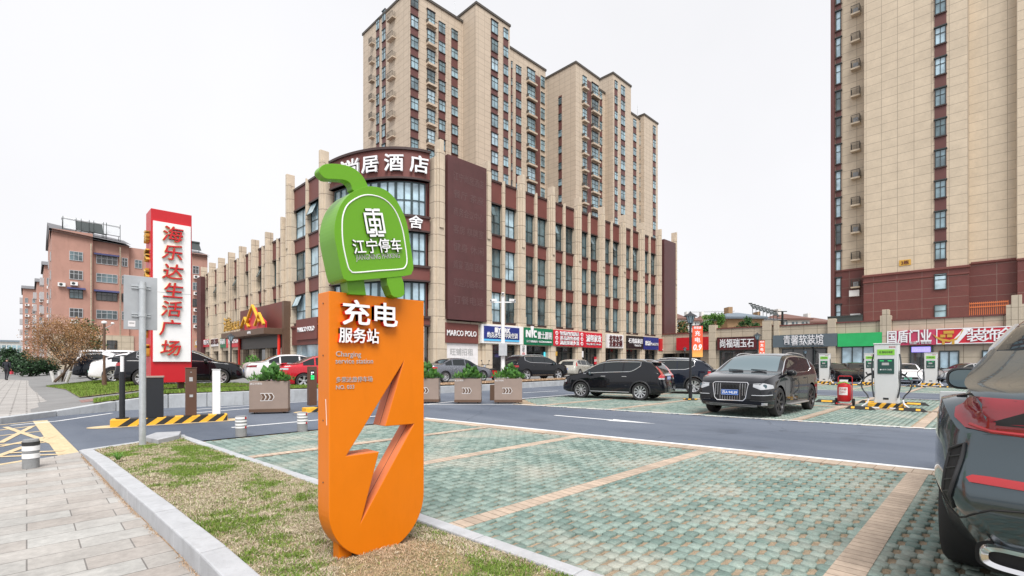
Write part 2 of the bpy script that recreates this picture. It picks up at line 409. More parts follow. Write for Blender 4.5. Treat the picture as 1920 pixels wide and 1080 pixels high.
# ================================================================ THE GROUND
def asphalt():
    m, n, b = newmat('asphalt'); L = n.links.new; b.inputs['Roughness'].default_value = .82; b.inputs['Specular IOR Level'].default_value = .35
    tc = N(n, 'ShaderNodeTexCoord'); z1 = N(n, 'ShaderNodeTexNoise', Scale=.35, Detail=6.0, Roughness=.6); z2 = N(n, 'ShaderNodeTexNoise', Scale=120.0, Detail=2.0)
    mp = N(n, 'ShaderNodeMapping'); mp.inputs['Scale'].default_value = (1.2, .35, 1); L(tc.outputs['Object'], mp.inputs[0]); L(mp.outputs[0], z1.inputs['Vector']); L(tc.outputs['Object'], z2.inputs['Vector'])
    cr = N(n, 'ShaderNodeValToRGB'); e = cr.color_ramp.elements; e[0].position = .36; e[0].color = (.077, .094, .127, 1); e[1].position = .62; e[1].color = (.125, .145, .182, 1)
    L(z1.outputs[0], cr.inputs[0])
    r = N(n, 'ShaderNodeMapRange'); r.inputs['From Min'].default_value = .3; r.inputs['From Max'].default_value = .7; r.inputs['To Min'].default_value = .6; r.inputs['To Max'].default_value = 1.4
    L(z2.outputs[0], r.inputs[0])
    x = N(n, 'ShaderNodeMix', data_type='RGBA', blend_type='MULTIPLY'); x.inputs[0].default_value = 1; L(cr.outputs[0], x.inputs[6]); L(r.outputs[0], x.inputs[7])
    vo = N(n, 'ShaderNodeTexVoronoi', feature='DISTANCE_TO_EDGE', Scale=.22); zw = N(n, 'ShaderNodeTexNoise', Scale=1.5, Detail=6.0); L(tc.outputs['Object'], zw.inputs['Vector'])
    ml_ = N(n, 'ShaderNodeMix', data_type='VECTOR'); ml_.inputs[0].default_value = .35; L(tc.outputs['Object'], ml_.inputs[4]); L(zw.outputs['Color'], ml_.inputs[5]); L(ml_.outputs[1], vo.inputs['Vector'])
    ck = N(n, 'ShaderNodeMapRange'); ck.inputs['From Min'].default_value = .0006; ck.inputs['From Max'].default_value = .0028; ck.inputs['To Min'].default_value = .68; L(vo.outputs['Distance'], ck.inputs[0])
    zs = N(n, 'ShaderNodeTexNoise', Scale=.8, Detail=5.0); L(tc.outputs['Object'], zs.inputs['Vector']); st = N(n, 'ShaderNodeMapRange'); st.inputs['From Min'].default_value = .6; st.inputs['From Max'].default_value = .72; st.inputs['To Min'].default_value = 1; st.inputs['To Max'].default_value = .78; L(zs.outputs[0], st.inputs[0])
    x3 = N(n, 'ShaderNodeMix', data_type='RGBA', blend_type='MULTIPLY'); x3.inputs[0].default_value = 1; L(x.outputs[2], x3.inputs[6]); L(ck.outputs[0], x3.inputs[7])
    x4 = N(n, 'ShaderNodeMix', data_type='RGBA', blend_type='MULTIPLY'); x4.inputs[0].default_value = 1; L(x3.outputs[2], x4.inputs[6]); L(st.outputs[0], x4.inputs[7])
    L(x4.outputs[2], b.inputs['Base Color'])
    bp = N(n, 'ShaderNodeBump', Strength=.5, Distance=.004); L(z2.outputs[0], bp.inputs['Height']); L(bp.outputs[0], b.inputs['Normal'])
asphalt()
mat('ground_mat', (.22, .21, .19), .95, var=.2, vs=.1)
mat('terrace_mat', (.19, .19, .19), .9, var=.2, vs=.6, dirt=.3)
panel('granite_slabs', (.36, .355, .34), (.17, .16, .15), .6, .28, .005, .5, .09, .32, rough=.75, mode='floor', rot=0, bump=.35, c2=(.37, .33, .30))
panel('sidewalk_brick', (.36, .345, .33), (.16, .15, .14), .6, .3, .02, .5, .1, .2, rough=.85, mode='floor', bump=.3)
panel('red_brick_path', (.26, .14, .13), (.16, .12, .1), .22, .11, .015, .5, .12, .2, rough=.85, mode='floor', bump=.3)
panel('tan_bricks_u', (.44, .35, .275), (.2, .15, .11), .105, .5, .005, .0, .12, .3, rough=.85, mode='floor', bump=.7)
panel('tan_bricks_v', (.43, .345, .27), (.22, .15, .1), .5, .2, .004, .0, .1, .3, rough=.85, mode='floor', bump=.6)
def polysheet(name, pts, z, m, kind='structure', grid=0, zf=None):
    bm = bmesh.new(); f = bm.faces.new([bm.verts.new((p[0], p[1], 0)) for p in pts])
    if grid:
        xs = [p[0] for p in pts]; ys = [p[1] for p in pts]
        a = math.floor(min(xs) / grid) * grid
        while a < max(xs):
            bmesh.ops.bisect_plane(bm, geom=bm.verts[:] + bm.edges[:] + bm.faces[:], plane_co=(a, 0, 0), plane_no=(1, 0, 0)); a += grid
        a = math.floor(min(ys) / grid) * grid
        while a < max(ys):
            bmesh.ops.bisect_plane(bm, geom=bm.verts[:] + bm.edges[:] + bm.faces[:], plane_co=(0, a, 0), plane_no=(0, 1, 0)); a += grid
    for v in bm.verts: v.co.z = zf(v.co.x, v.co.y) if zf else z
    bmesh.ops.recalc_face_normals(bm, faces=bm.faces[:])
    if sum(f.normal.z for f in bm.faces) < 0: bmesh.ops.reverse_faces(bm, faces=bm.faces[:])
    me = bpy.data.meshes.new(name); bm.to_mesh(me); bm.free(); me.materials.append(M[m])
    o = bpy.data.objects.new(name, me); COL.objects.link(o)
    if kind: o['kind'] = kind
    return o
polysheet('ground', [(-1500, -1500), (1500, -1500), (1500, 1500), (-1500, 1500)], -.14, 'ground_mat')
def Fu(v): return 8.66 - .128 * v          # near white line
def Eu(v): return 14.1 - .178 * v + .02    # far bays' near line
def Ku(v): return 2.74 - .046 * v
for P in ([(-40, 13.3), (54, 13.3), (54, 26), (24.9, 22), (13, 21), (1, 21), (-40, 21)], [(-40, 10.45), (Fu(10.45), 10.45), (Eu(12) - .1, 11.9), (13.83, 13.3), (-40, 13.3)],
          [(Fu(10.45), 10.45), (Fu(-6), -6), (Eu(-6), -6), (Eu(12) - .1, 11.9)], [(-40, -6), (Ku(-6), -6), (Ku(10.45), 10.45), (-40, 10.45)], [(-40, -45), (54, -45), (54, -6), (-40, -6)],
          [(24.9, 13.3), (25.0, -6), (30.6, -6), (29.9, 13.3)], [(38.6, 13.3), (39.5, -6), (54, -6), (54, 13.3)]): polysheet('road', P, 0, 'asphalt')
def lerp(a, b, t): return a + (b - a) * t
def pw(x, pts):
    if x <= pts[0][0]: return pts[0][1]
    for (a, b), (c, d) in zip(pts, pts[1:]):
        if x <= c: return lerp(b, d, (x - a) / (c - a))
    return pts[-1][1]
def TZ(u): return pw(u, [(.55, .13), (3.2, .42), (5.2, .45), (8, .45), (15, .3)])
BND = [(-9, 11), (-.45, 16.67), (.58, 18.0), (1.9, 18.7), (3.2, 18.75), (5.23, 18.2), (6.8, 18.41), (13.7, 18.5), (16.5, 18.73), (24.9, 19.5), (40, 21), (53.5, 22.4)]
HB = [TZ(p[0]) for p in BND]
def bv(u): return pw(u, BND)
BND2 = []
for i, p in enumerate(BND):
    a, b = BND[max(0, i - 1)], BND[min(len(BND) - 1, i + 1)]; l = math.hypot(b[0] - a[0], b[1] - a[1]); BND2.append((p[0] - (b[1] - a[1]) / l * .17, p[1] + (b[0] - a[0]) / l * .17))
terr = polysheet('pavement', BND2[:] + [(53.5, 130), (-30, 130), (-30, 11)], 0, 'terrace_mat', grid=1.5, zf=lambda x, y: TZ(x))
# retaining kerb wall of the terrace, in stones
mb = MB(); mbw = MB()
for i in range(len(BND) - 1):
    a = Vector((*BND[i], 0)); b = Vector((*BND[i + 1], 0)); d = (b - a); n_ = max(1, int(d.length / 1.0)); nn = Vector((-d.y, d.x, 0)).normalized()
    for k in range(n_):
        p = a + d * (k / n_); q = a + d * ((k + 1) / n_); h0 = lerp(HB[i], HB[i + 1], k / n_) + .012; h1 = lerp(HB[i], HB[i + 1], (k + 1) / n_) + .012
        g = d.normalized() * .006; p2, q2 = p + g, q - g
        vs = [p2 - Vector((0, 0, .1)), q2 - Vector((0, 0, .1)), q2 + nn * .25 - Vector((0, 0, .1)), p2 + nn * .25 - Vector((0, 0, .1))]
        vs += [p2 + Vector((0, 0, h0)), q2 + Vector((0, 0, h1)), q2 + nn * .25 + Vector((0, 0, h1)), p2 + nn * .25 + Vector((0, 0, h0))]
        mb.add(vs, [(3,2,1,0),(4,5,6,7),(0,1,5,4),(1,2,6,5),(2,3,7,6),(3,0,4,7)])
T1('retaining_wall', mb, 'concrete', 'long low grey concrete wall with joints along the edge of the raised car lot', 'wall', bevel=.012)
# pavements at the left
WK = [G(0, 701, .13), G(38, 701, .13), G(60, 720, .13), G(80, 745, .13), G(112, 771, .13), G(0, 789, .13)]
polysheet('sidewalk', [(-.42, 16.95), (.55, 18.25), (1.15, 22.5), (1.0, 30), (.2, 50), (-3.2, 62), (-8, 60), (-8, 11.9)], 0, 'sidewalk_brick', grid=1.5, zf=lambda x, y: TZ(x) + .006 if y > bv(x) + .3 else .13)
polysheet('path', [(.95, 19.9), (1.2, 21.3), (4.0, 22.1), (6.8, 21.9), (6.6, 21.1), (4.0, 21.0)], 0, 'red_brick_path', grid=1.5, zf=lambda x, y: TZ(x) + .012)
polysheet('granite_sidewalk', [(.83, -8), (.83, 3.84), (.78, 5.16), (.73, 6.33), (.66, 8.9), (.60, 10.5), (-.27, 9.93), (-7, 6.0), (-9, -8)], .006, 'granite_slabs')
# white granite kerb between sidewalk and grass
KA = [(.60, 10.55, .03), (.65, 8.9, .11), (.73, 6.33, .15), (.78, 5.16, .155), (.83, 3.84, .155), (.86, 2.0, .155), (.86, -6, .155)]
xk = []
def kerb(name, pts, wdt, base, m, step, label, joint=.004, side=1):
    mb = MB()
    for (x0, y0, z0), (x1, y1, z1) in zip(pts, pts[1:]):
        a = Vector((x0, y0, 0)); b = Vector((x1, y1, 0)); d = b - a; k = max(1, round(d.length / step)); nn = Vector((-d.y, d.x, 0)).normalized() * side
        for i in range(k):
            p = a + d * (i / k) + d.normalized() * joint; q = a + d * ((i + 1) / k) - d.normalized() * joint
            za = lerp(z0, z1, i / k) + rnd.uniform(-.003, .003); zb_ = lerp(z0, z1, (i + 1) / k) + rnd.uniform(-.003, .003)
            vs = [p + Vector((0, 0, base)), q + Vector((0, 0, base)), q + nn * wdt + Vector((0, 0, base)), p + nn * wdt + Vector((0, 0, base)),
                  p + Vector((0, 0, za)), q + Vector((0, 0, zb_)), q + nn * wdt + Vector((0, 0, zb_)), p + nn * wdt + Vector((0, 0, za))]
            fs = [(3,2,1,0),(4,5,6,7),(0,1,5,4),(1,2,6,5),(2,3,7,6),(3,0,4,7)]
            if side < 0: fs = [f[::-1] for f in fs]
            mb.add(vs, fs)
    o = mb.build(name, m, None, bevel=.012); o['kind'] = 'structure'; o['label'] = label
    return o
kerb('kerb', KA, .17, -.1, 'kerb_stone', .75, 'white granite kerb between the granite sidewalk and the grass')
KB = [(2.16, 11.45, .04), (2.34, 8.3, .04), (2.56, 4.9, .04), (2.70, 2.0, .04), (2.86, -1.2, .04), (3.0, -6, .04)]
kerb('kerb', KB, .13, -.15, 'kerb_stone', .9, 'low white kerb between the grass and the green paved bays', side=-1)
kerb('kerb', [(.62, 10.6, .03), (1.35, 10.95, .03), (2.16, 11.45, .03)], .12, -.1, 'kerb_stone', .6, 'low kerb at the far end of the grass', side=-1)
# ---- grass bed
GB = [(.79, 10.5), (1.35, 10.85), (2.10, 11.35), (2.22, 8.3), (2.43, 4.9), (2.56, 2.0), (2.74, -1.2), (2.86, -6), (1.05, -6), (1.03, 3.84), (.96, 5.16), (.91, 6.33), (.83, 8.9)]
def gz(x, y):
    t = min(1, max(0, (x - .9) / 1.6)); s = min(1, max(0, (10.5 - y) / 3))
    return lerp(.02, lerp(.085, .02, t), s) + .012 * math.sin(5 * x + 1.3 * y) * math.sin(2.1 * y) + .05 * math.exp(-((x - 1.85) ** 2 + (y - 3.0) ** 2) / .10)
def grassmat():
    m, n, b = newmat('turf'); L = n.links.new; b.inputs['Roughness'].default_value = .95
    tc = N(n, 'ShaderNodeTexCoord'); z1 = N(n, 'ShaderNodeTexNoise', Scale=1.6, Detail=8.0, Roughness=.7); z2 = N(n, 'ShaderNodeTexNoise', Scale=45.0, Detail=5.0)
    L(tc.outputs['Object'], z1.inputs['Vector']); L(tc.outputs['Object'], z2.inputs['Vector'])
    cr = N(n, 'ShaderNodeValToRGB'); e = cr.color_ramp.elements; e[0].position = .35; e[0].color = (.34, .235, .15, 1); e[1].position = .62; e[1].color = (.20, .19, .08, 1)
    L(z1.outputs[0], cr.inputs[0]); r = N(n, 'ShaderNodeMapRange'); r.inputs['From Min'].default_value = .3; r.inputs['From Max'].default_value = .7; r.inputs['To Min'].default_value = .45; r.inputs['To Max'].default_value = 1.5
    L(z2.outputs[0], r.inputs[0]); x = N(n, 'ShaderNodeMix', data_type='RGBA', blend_type='MULTIPLY'); x.inputs[0].default_value = 1; L(cr.outputs[0], x.inputs[6]); L(r.outputs[0], x.inputs[7])
    L(x.outputs[2], b.inputs['Base Color']); bp = N(n, 'ShaderNodeBump', Strength=.9, Distance=.03); L(z2.outputs[0], bp.inputs['Height']); L(bp.outputs[0], b.inputs['Normal'])
grassmat()
polysheet('soil_bed', GB, 0, 'turf', grid=.25, zf=gz)
def island_mat(name, c1, c2, rough=.9, transl=False):
    m, n, b = newmat(name); L = n.links.new; b.inputs['Roughness'].default_value = rough; b.inputs['Specular IOR Level'].default_value = .2
    g = N(n, 'ShaderNodeNewGeometry'); cr = N(n, 'ShaderNodeValToRGB'); e = cr.color_ramp.elements
    e[0].color = c4(c1); e[1].color = c4(c2); L(g.outputs['Random Per Island'], cr.inputs[0]); L(cr.outputs[0], b.inputs['Base Color'])
    return m
island_mat('blade_green', (.09, .17, .025), (.24, .34, .07))
island_mat('blade_dry', (.30, .25, .175), (.66, .575, .44))
island_mat('blade_tan', (.33, .215, .13), (.58, .43, .30))
rng = np.random.default_rng(5)
def inpoly(P, x, y):
    P = np.array(P); n = len(P); c = np.zeros(len(x), bool); j = n - 1
    for i in range(n):
        xi, yi = P[i]; xj, yj = P[j]
        k = ((yi > y) != (yj > y)) & (x < (xj - xi) * (y - yi) / (yj - yi + 1e-12) + xi); c ^= k; j = i
    return c
def vnoise(x, y, s, seed=0):
    r = np.random.default_rng(seed); out = np.zeros(len(x)); amp = 1
    for o in range(3):
        g = r.random((64, 64)); u = x * s; v = y * s; i = np.floor(u).astype(int); j = np.floor(v).astype(int); fu = u - i; fv = v - j
        fu = fu * fu * (3 - 2 * fu); fv = fv * fv * (3 - 2 * fv)
        a = g[i % 64, j % 64] * (1 - fu) * (1 - fv) + g[(i + 1) % 64, j % 64] * fu * (1 - fv) + g[i % 64, (j + 1) % 64] * (1 - fu) * fv + g[(i + 1) % 64, (j + 1) % 64] * fu * fv
        out += amp * a; amp *= .5; s *= 2.1
    return out / 1.75
def blades(name, label, pos, hgt, wid, lean, m, kind='stuff'):
    n = len(pos); ang = rng.random(n) * 2 * np.pi; h = hgt * (.5 + rng.random(n)); le = lean * (.3 + rng.random(n)); w2 = wid * (.6 + .8 * rng.random(n))
    la = rng.random(n) * 2 * np.pi; dx = np.cos(ang) * w2; dy = np.sin(ang) * w2
    tipx = pos[:, 0] + np.cos(la) * le; tipy = pos[:, 1] + np.sin(la) * le
    V = np.zeros((n, 5, 3)); V[:, 0] = pos - np.stack([dx, dy, dx * 0], 1); V[:, 1] = pos + np.stack([dx, dy, dx * 0], 1)
    mid = pos.copy(); mid[:, 0] += np.cos(la) * le * .35; mid[:, 1] += np.sin(la) * le * .35; mid[:, 2] += h * .7
    V[:, 2] = mid + np.stack([dx, dy, dx * 0], 1) * .7; V[:, 3] = mid - np.stack([dx, dy, dx * 0], 1) * .7
    V[:, 4, 0] = tipx; V[:, 4, 1] = tipy; V[:, 4, 2] = pos[:, 2] + h
    me = bpy.data.meshes.new(name); idx = np.arange(n) * 5
    loops = np.stack([idx, idx + 1, idx + 2, idx + 3, idx + 3, idx + 2, idx + 4], 1).ravel()
    me.vertices.add(n * 5); me.vertices.foreach_set('co', V.ravel()); me.loops.add(n * 7); me.loops.foreach_set('vertex_index', loops)
    me.polygons.add(2 * n); ls = np.stack([np.arange(n) * 7, np.arange(n) * 7 + 4], 1).ravel(); me.polygons.foreach_set('loop_start', ls)
    me.update(calc_edges=True); me.materials.append(M[m]); o = bpy.data.objects.new(name, me); COL.objects.link(o)
    tag(o, label, None, None, kind); return o
def scatter(P, n, zf):
    P_ = np.array(P); lo = P_.min(0); hi = P_.max(0); x = lo[0] + rng.random(n) * (hi[0] - lo[0]); y = lo[1] + rng.random(n) * (hi[1] - lo[1])
    k = inpoly(P, x, y); x, y = x[k], y[k]; return x, y
GBn = [(.79, 10.45), (1.35, 10.8), (2.10, 11.3), (2.22, 8.3), (2.43, 4.9), (2.56, 2.0), (2.62, 1.0), (1.05, 1.0), (1.03, 3.84), (.96, 5.16), (.91, 6.33), (.83, 8.9)]
x, y = scatter(GBn, 330000, None); g = vnoise(x, y * .8, 2.1, 3); g2 = vnoise(x, y, 7, 4); lump = vnoise(x, y, 14, 6)
dens = rng.random(len(x)) < np.clip(1.25 - y * .05, .35, 1)
bare = (((x - 1.85) ** 2 + ((y - 2.95) * .8) ** 2) < .17 * (g2 + .5)) & (rng.random(len(x)) < .93)
x3 = rng.normal(1.85, .32, 9000); y3 = rng.normal(2.95, .36, 9000); k3 = inpoly(GBn, x3, y3); x3, y3 = x3[k3], y3[k3]; blades('dry_grass', 'reddish brown dead grass heaped at the foot of the orange sign', np.stack([x3, y3, np.array([gz(a, b) for a, b in zip(x3, y3)])], 1), .010, .0022, .02, 'blade_tan')
zz = np.array([gz(a, b) for a, b in zip(x, y)])
isg = rng.random(len(x)) < .05 + .90 / (1 + np.exp(-(g + .5 * g2 - .86) * 20))
zz = zz + np.clip(lump - .35, 0, 1) * .035 - .004
pg = dens & isg & ~bare; pd = dens & ~isg & ~bare & (rng.random(len(x)) < .85)
blades('green_grass', 'short green grass patches around the orange sign', np.stack([x, y, zz], 1)[pg], .020, .0026, .020, 'blade_green')
blades('dry_grass', 'straw coloured dead grass around the orange sign', np.stack([x, y, zz], 1)[pd], .012, .0026, .030, 'blade_dry')
# earth heap by the foot of the sign
yk = rng.random(5200) * 8 + 2.2; xk = np.interp(yk, [2, 3.84, 5.16, 6.33, 8.9, 10.5], [.86, .83, .78, .73, .655, .60]) - .004 - np.abs(rng.normal(0, .011, 5200)) * (vnoise(yk, yk * 0, 2.0, 8) > .45) * 1.6
blades('dry_grass', 'dirt and dead grass caught along the foot of the granite kerb', np.stack([xk, yk, xk * 0 + .006], 1), .008, .002, .012, 'blade_tan')
# ---------------------------------------------------------------- green interlocking pavers
def pavermat():
    m, n, b = newmat('green_pavers'); L = n.links.new; b.inputs['Roughness'].default_value = .62; b.inputs['Specular IOR Level'].default_value = .4
    g = N(n, 'ShaderNodeNewGeometry'); cr = N(n, 'ShaderNodeValToRGB'); e = cr.color_ramp.elements
    e[0].color = (.125, .183, .163, 1); e[1].color = (.235, .305, .272, 1); L(g.outputs['Random Per Island'], cr.inputs[0])
    tc = N(n, 'ShaderNodeTexCoord'); z = N(n, 'ShaderNodeTexNoise', Scale=.75, Detail=7.0, Roughness=.65); L(tc.outputs['Object'], z.inputs['Vector'])
    r = N(n, 'ShaderNodeMapRange'); r.inputs['From Min'].default_value = .48; r.inputs['From Max'].default_value = .66; r.inputs['To Max'].default_value = .85; L(z.outputs[0], r.inputs[0])
    x = N(n, 'ShaderNodeMix', data_type='RGBA'); L(r.outputs[0], x.inputs[0]); L(cr.outputs[0], x.inputs[6]); x.inputs[7].default_value = (.36, .36, .31, 1)
    z2 = N(n, 'ShaderNodeTexNoise', Scale=40.0, Detail=4.0, Roughness=.7); L(tc.outputs['Object'], z2.inputs['Vector'])
    r2 = N(n, 'ShaderNodeMapRange'); r2.inputs['From Min'].default_value = .3; r2.inputs['From Max'].default_value = .7; r2.inputs['To Min'].default_value = .78; r2.inputs['To Max'].default_value = 1.2; L(z2.outputs[0], r2.inputs[0])
    y = N(n, 'ShaderNodeMix', data_type='RGBA', blend_type='MULTIPLY'); y.inputs[0].default_value = 1; L(x.outputs[2], y.inputs[6]); L(r2.outputs[0], y.inputs[7]); L(y.outputs[2], b.inputs['Base Color'])
pavermat()
mat('paver_dirt', (.36, .275, .19), .95, var=.35, vs=12, bump=1, bs=120)
PU, PV = .125, .122
def pavers(name, label, P, fine=True, holes=None):
    P_ = np.array(P); lo = P_.min(0); hi = P_.max(0)
    I = np.arange(math.ceil(lo[0] / PU), hi[0] / PU); J = np.arange(math.ceil(lo[1] / PV), hi[1] / PV)
    ii, jj = np.meshgrid(I.astype(int), J.astype(int), indexing='ij'); ii = ii.ravel(); jj = jj.ravel()
    k = inpoly(P, ii * PU, jj * PV); ii, jj = ii[k], jj[k]; n = len(ii)
    up = ((ii + jj) % 2 == 0)
    hu = PU / 2 - .0038
    # outline with the notch on top (mirrored in v when the notch is below)
    o = np.array([(-hu, -.034), (-.032, -.0605), (.032, -.0605), (hu, -.034), (hu, .030), (.026, .035), (-.026, .035), (-hu, .030)])
    ins = np.array([(-hu + .004, -.029), (-.029, -.055), (.029, -.055), (hu - .004, -.029), (hu - .004, .025), (.024, .030), (-.024, .030), (-hu + .004, .025)])
    s = np.where(up, 1.0, -1.0)[:, None]
    cx = (ii * PU)[:, None]; cy = (jj * PV)[:, None]
    zt = (rng.random(n) * .004)[:, None]; tl = (rng.random(n) - .5)[:, None] * .05
    def ring(q, z): return np.stack([cx + q[None, :, 0], cy + s * q[None, :, 1], np.broadcast_to(z + zt + tl * q[None, :, 0], (n, len(q)))], 2)
    rings = [ring(o, -.03), ring(o, -.007), ring(ins, -.0005)] if fine else [ring(o, -.03), ring(ins * 1.02, -.001)]
    V = np.concatenate(rings, 1)
    nr = len(rings); base = (np.arange(n) * 8 * nr)[:, None]
    quads = []
    for a in range(nr - 1):
        for q in range(8): quads.append((a * 8 + q, a * 8 + (q + 1) % 8, (a + 1) * 8 + (q + 1) % 8, (a + 1) * 8 + q))
    Q = np.array(quads); T_ = np.array([(nr - 1) * 8 + q for q in range(8)])
    Qn = Q[:, ::-1]; Tn = T_[::-1]
    loops = []; 
    LQ = np.where(up[:, None, None], base[:, :, None] + Q[None], base[:, :, None] + Qn[None]).reshape(n, -1)
    LT = np.where(up[:, None], base + T_[None], base + Tn[None])
    LL = np.concatenate([LQ, LT], 1); per = LL.shape[1]; nq = len(Q)
    me = bpy.data.meshes.new(name); me.vertices.add(V.shape[0] * V.shape[1]); me.vertices.foreach_set('co', V.ravel())
    me.loops.add(LL.size); me.loops.foreach_set('vertex_index', LL.ravel().astype(np.int32)); me.polygons.add(n * (nq + 1))
    st = (np.arange(n) * per)[:, None] + np.concatenate([np.arange(nq) * 4, [nq * 4]])[None]
    me.polygons.foreach_set('loop_start', st.ravel().astype(np.int32)); me.update(calc_edges=True); me.materials.append(M['green_pavers'])
    ob = bpy.data.objects.new(name, me); COL.objects.link(ob); ob['kind'] = 'structure'; ob['label'] = label
    return ob
divs = [(10.25, 10.45), (8.0, 8.2), (5.74, 5.95), (3.3, 3.5), (.63, .836), (-1.8, -1.6), (-4.2, -4.0)]
polysheet('paving_bed', [(Ku(10.45), 10.45), (Fu(10.45), 10.45), (Fu(-6), -6), (Ku(-6), -6)], -.019, 'paver_dirt')
def strip(name, pts, m, z):
    if m == 'white_road': return polysheet(name, pts, z, m)
    z = z - .029
    mb = MB(); mb.prism([p[:2] for p in pts], (0, 0, 0), (1, 0, 0), (0, 1, 0), (0, 0, 1), -.03, z); o = mb.build(name, m, None); o['kind'] = 'structure'; return o
b0 = .33
for (a, b), (c, d) in zip(divs, divs[1:]):
    pavers('paved_bay', 'green interlocking pavers of one parking bay', [(Ku(a) , a), (Fu(a) - b0, a), (Fu(d) - b0, d), (Ku(d), d)])
    strip('bay_divider', [(Ku(c), c), (Fu(c) - b0, c), (Fu(d) - b0, d), (Ku(d), d)], 'tan_bricks_u', .035)
strip('bay_border', [(Fu(10.45) - b0, 10.45), (Fu(10.45), 10.45), (Fu(-6), -6), (Fu(-6) - b0, -6)], 'tan_bricks_v', .037)
strip('road_line', [(Fu(10.6), 10.6), (Fu(10.6) + .12, 10.6), (Fu(-30) + .12, -30), (Fu(-30), -30)], 'white_road', .0085)
# far bays
FE = 24.9
fdiv = [13.3, 10.95, 8.5, 6.0, 3.62, 1.25, -1.15, -3.6, -6]
polysheet('paving_bed', [(Eu(12) - .1, 11.9), (13.83, 13.3), (FE - .1 * 0, 13.3), (FE + .1, -6), (Eu(-6), -6)], -.019, 'paver_dirt')
for i, (c, d) in enumerate(zip(fdiv, fdiv[1:])):
    a = c - .1; b = d + .1
    for k, (u0, u1) in enumerate(((None, 18.75), (19.0, FE - .15))):
        ua = (Eu(a) + .15 if i else 13.9) if u0 is None else u0; ub = (Eu(b) + .15) if u0 is None else u0
        if i == 0 and u0 is None: ub = 12.4
        pavers('paved_bay', 'green interlocking pavers of one far parking bay', [(ua, a), (u1, a), (u1, b), (ub, b)], fine=False)
    strip('bay_divider', [(Eu(d) + .12 if i else 12.3, d + .1), (FE - .05, d + .1), (FE - .05, d - .1), (Eu(d) + .12 if i else 12.3, d - .1)], 'tan_bricks_u', .035)
strip('bay_divider', [(18.77, 13.2), (18.98, 13.2), (18.98, -6), (18.77, -6)], 'tan_bricks_v', .037)
strip('road_line', [(Eu(12.0), 12.0), (Eu(12) + .12, 12.0), (Eu(-20) + .12, -20), (Eu(-20), -20)], 'white_road', .0085)
strip('road_line', [(11.9, 11.9), (11.98, 11.98), (13.9, 13.45), (13.8, 13.5)], 'white_road', .0085)
strip('road_line', [(13.8, 13.38), (24.9, 13.75), (24.9, 13.87), (13.8, 13.5)], 'white_road', .0125)
strip('road_line', [(FE, 13.3), (FE + .12, 13.3), (FE + .22, -20), (FE + .1, -20)], 'white_road', .0085)
strip('road_line', [(29.7, 13.3), (29.82, 13.3), (30.9, -20), (30.78, -20)], 'white_road', .0085)
polysheet('paving_bed', [(29.9, 13.3), (38.6, 13.3), (39.5, -6), (30.6, -6)], -.019, 'paver_dirt')
tdiv = [13.3, 10.6, 8.1, 5.6, 3.1, .6, -2]
for i, (c, d) in enumerate(zip(tdiv, tdiv[1:])):
    pavers('paved_bay', 'green interlocking pavers of one bay by the second row of chargers', [(30.1, c - .1), (37.6, c - .1), (37.6, d + .1), (30.1 + .03 * i, d + .1)], fine=False)
    strip('bay_divider', [(30.2, d + .1), (37.9, d + .1), (37.9, d - .1), (30.2, d - .1)], 'tan_bricks_u', .035)
# road markings
def gline(px, wd, m='white_road', z=.006, name='road_line'):
    pts = [Vector(G(*p)) for p in px]
    for a, b in zip(pts, pts[1:]):
        d = (b - a); nn = Vector((-d.y, d.x, 0)).normalized() * wd / 2
        polysheet(name, [(a + nn)[:2], (a - nn)[:2], (b - nn)[:2], (b + nn)[:2]], z, m)
gline([(434, 802), (600, 787.5), (760, 777)], .12)
gline([(795, 758.6), (962, 758.2)], .12)
gline([(981, 736.7), (1046, 733)], .12, z=.006)
gline([(366, 768), (576, 753)], .11)
gline([(366, 774.5), (480, 765)], .11, z=.0062)
gline([(20, 798), (107, 790)], .1, z=.0061)
gline([(107, 790), (210, 775)], .1, z=.0063)
gline([(720, 767), (860, 752)], .1, z=.0064)
# direction arrow
A0 = Vector(G(1040, 779)); A1 = Vector(G(1230, 795)); d = (A1 - A0).normalized(); nn = Vector((-d.y, d.x, 0)); L_ = (A1 - A0).length
q = [A0 + nn * .06, A0 + d * (L_ * .6) + nn * .06, A0 + d * (L_ * .58) + nn * .2, A1, A0 + d * (L_ * .58) - nn * .2, A0 + d * (L_ * .6) - nn * .06, A0 - nn * .06]
polysheet('road_arrow', [p[:2] for p in q], .0064, 'white_road')
# yellow box markings
yl = [((75, 789), (130, 853), .26), ((-40, 801), (70, 790), .1), ((-40, 812), (78, 797), .1), ((-40, 822), (85, 808), .1), ((0, 838), (92, 818), .1), ((-40, 836), (85, 830), .1),
      ((-20, 858), (118, 852), .11), ((10, 801), (100, 832), .1), ((0, 831), (60, 800), .1), ((-20, 862), (100, 818), .11), ((-30, 877), (60, 862), .12), ((20, 850), (120, 846), .1)]
for i, (a, b, wd) in enumerate(yl): gline([a, b], wd, 'yellow_road', .005 + .0004 * i, 'yellow_marking')
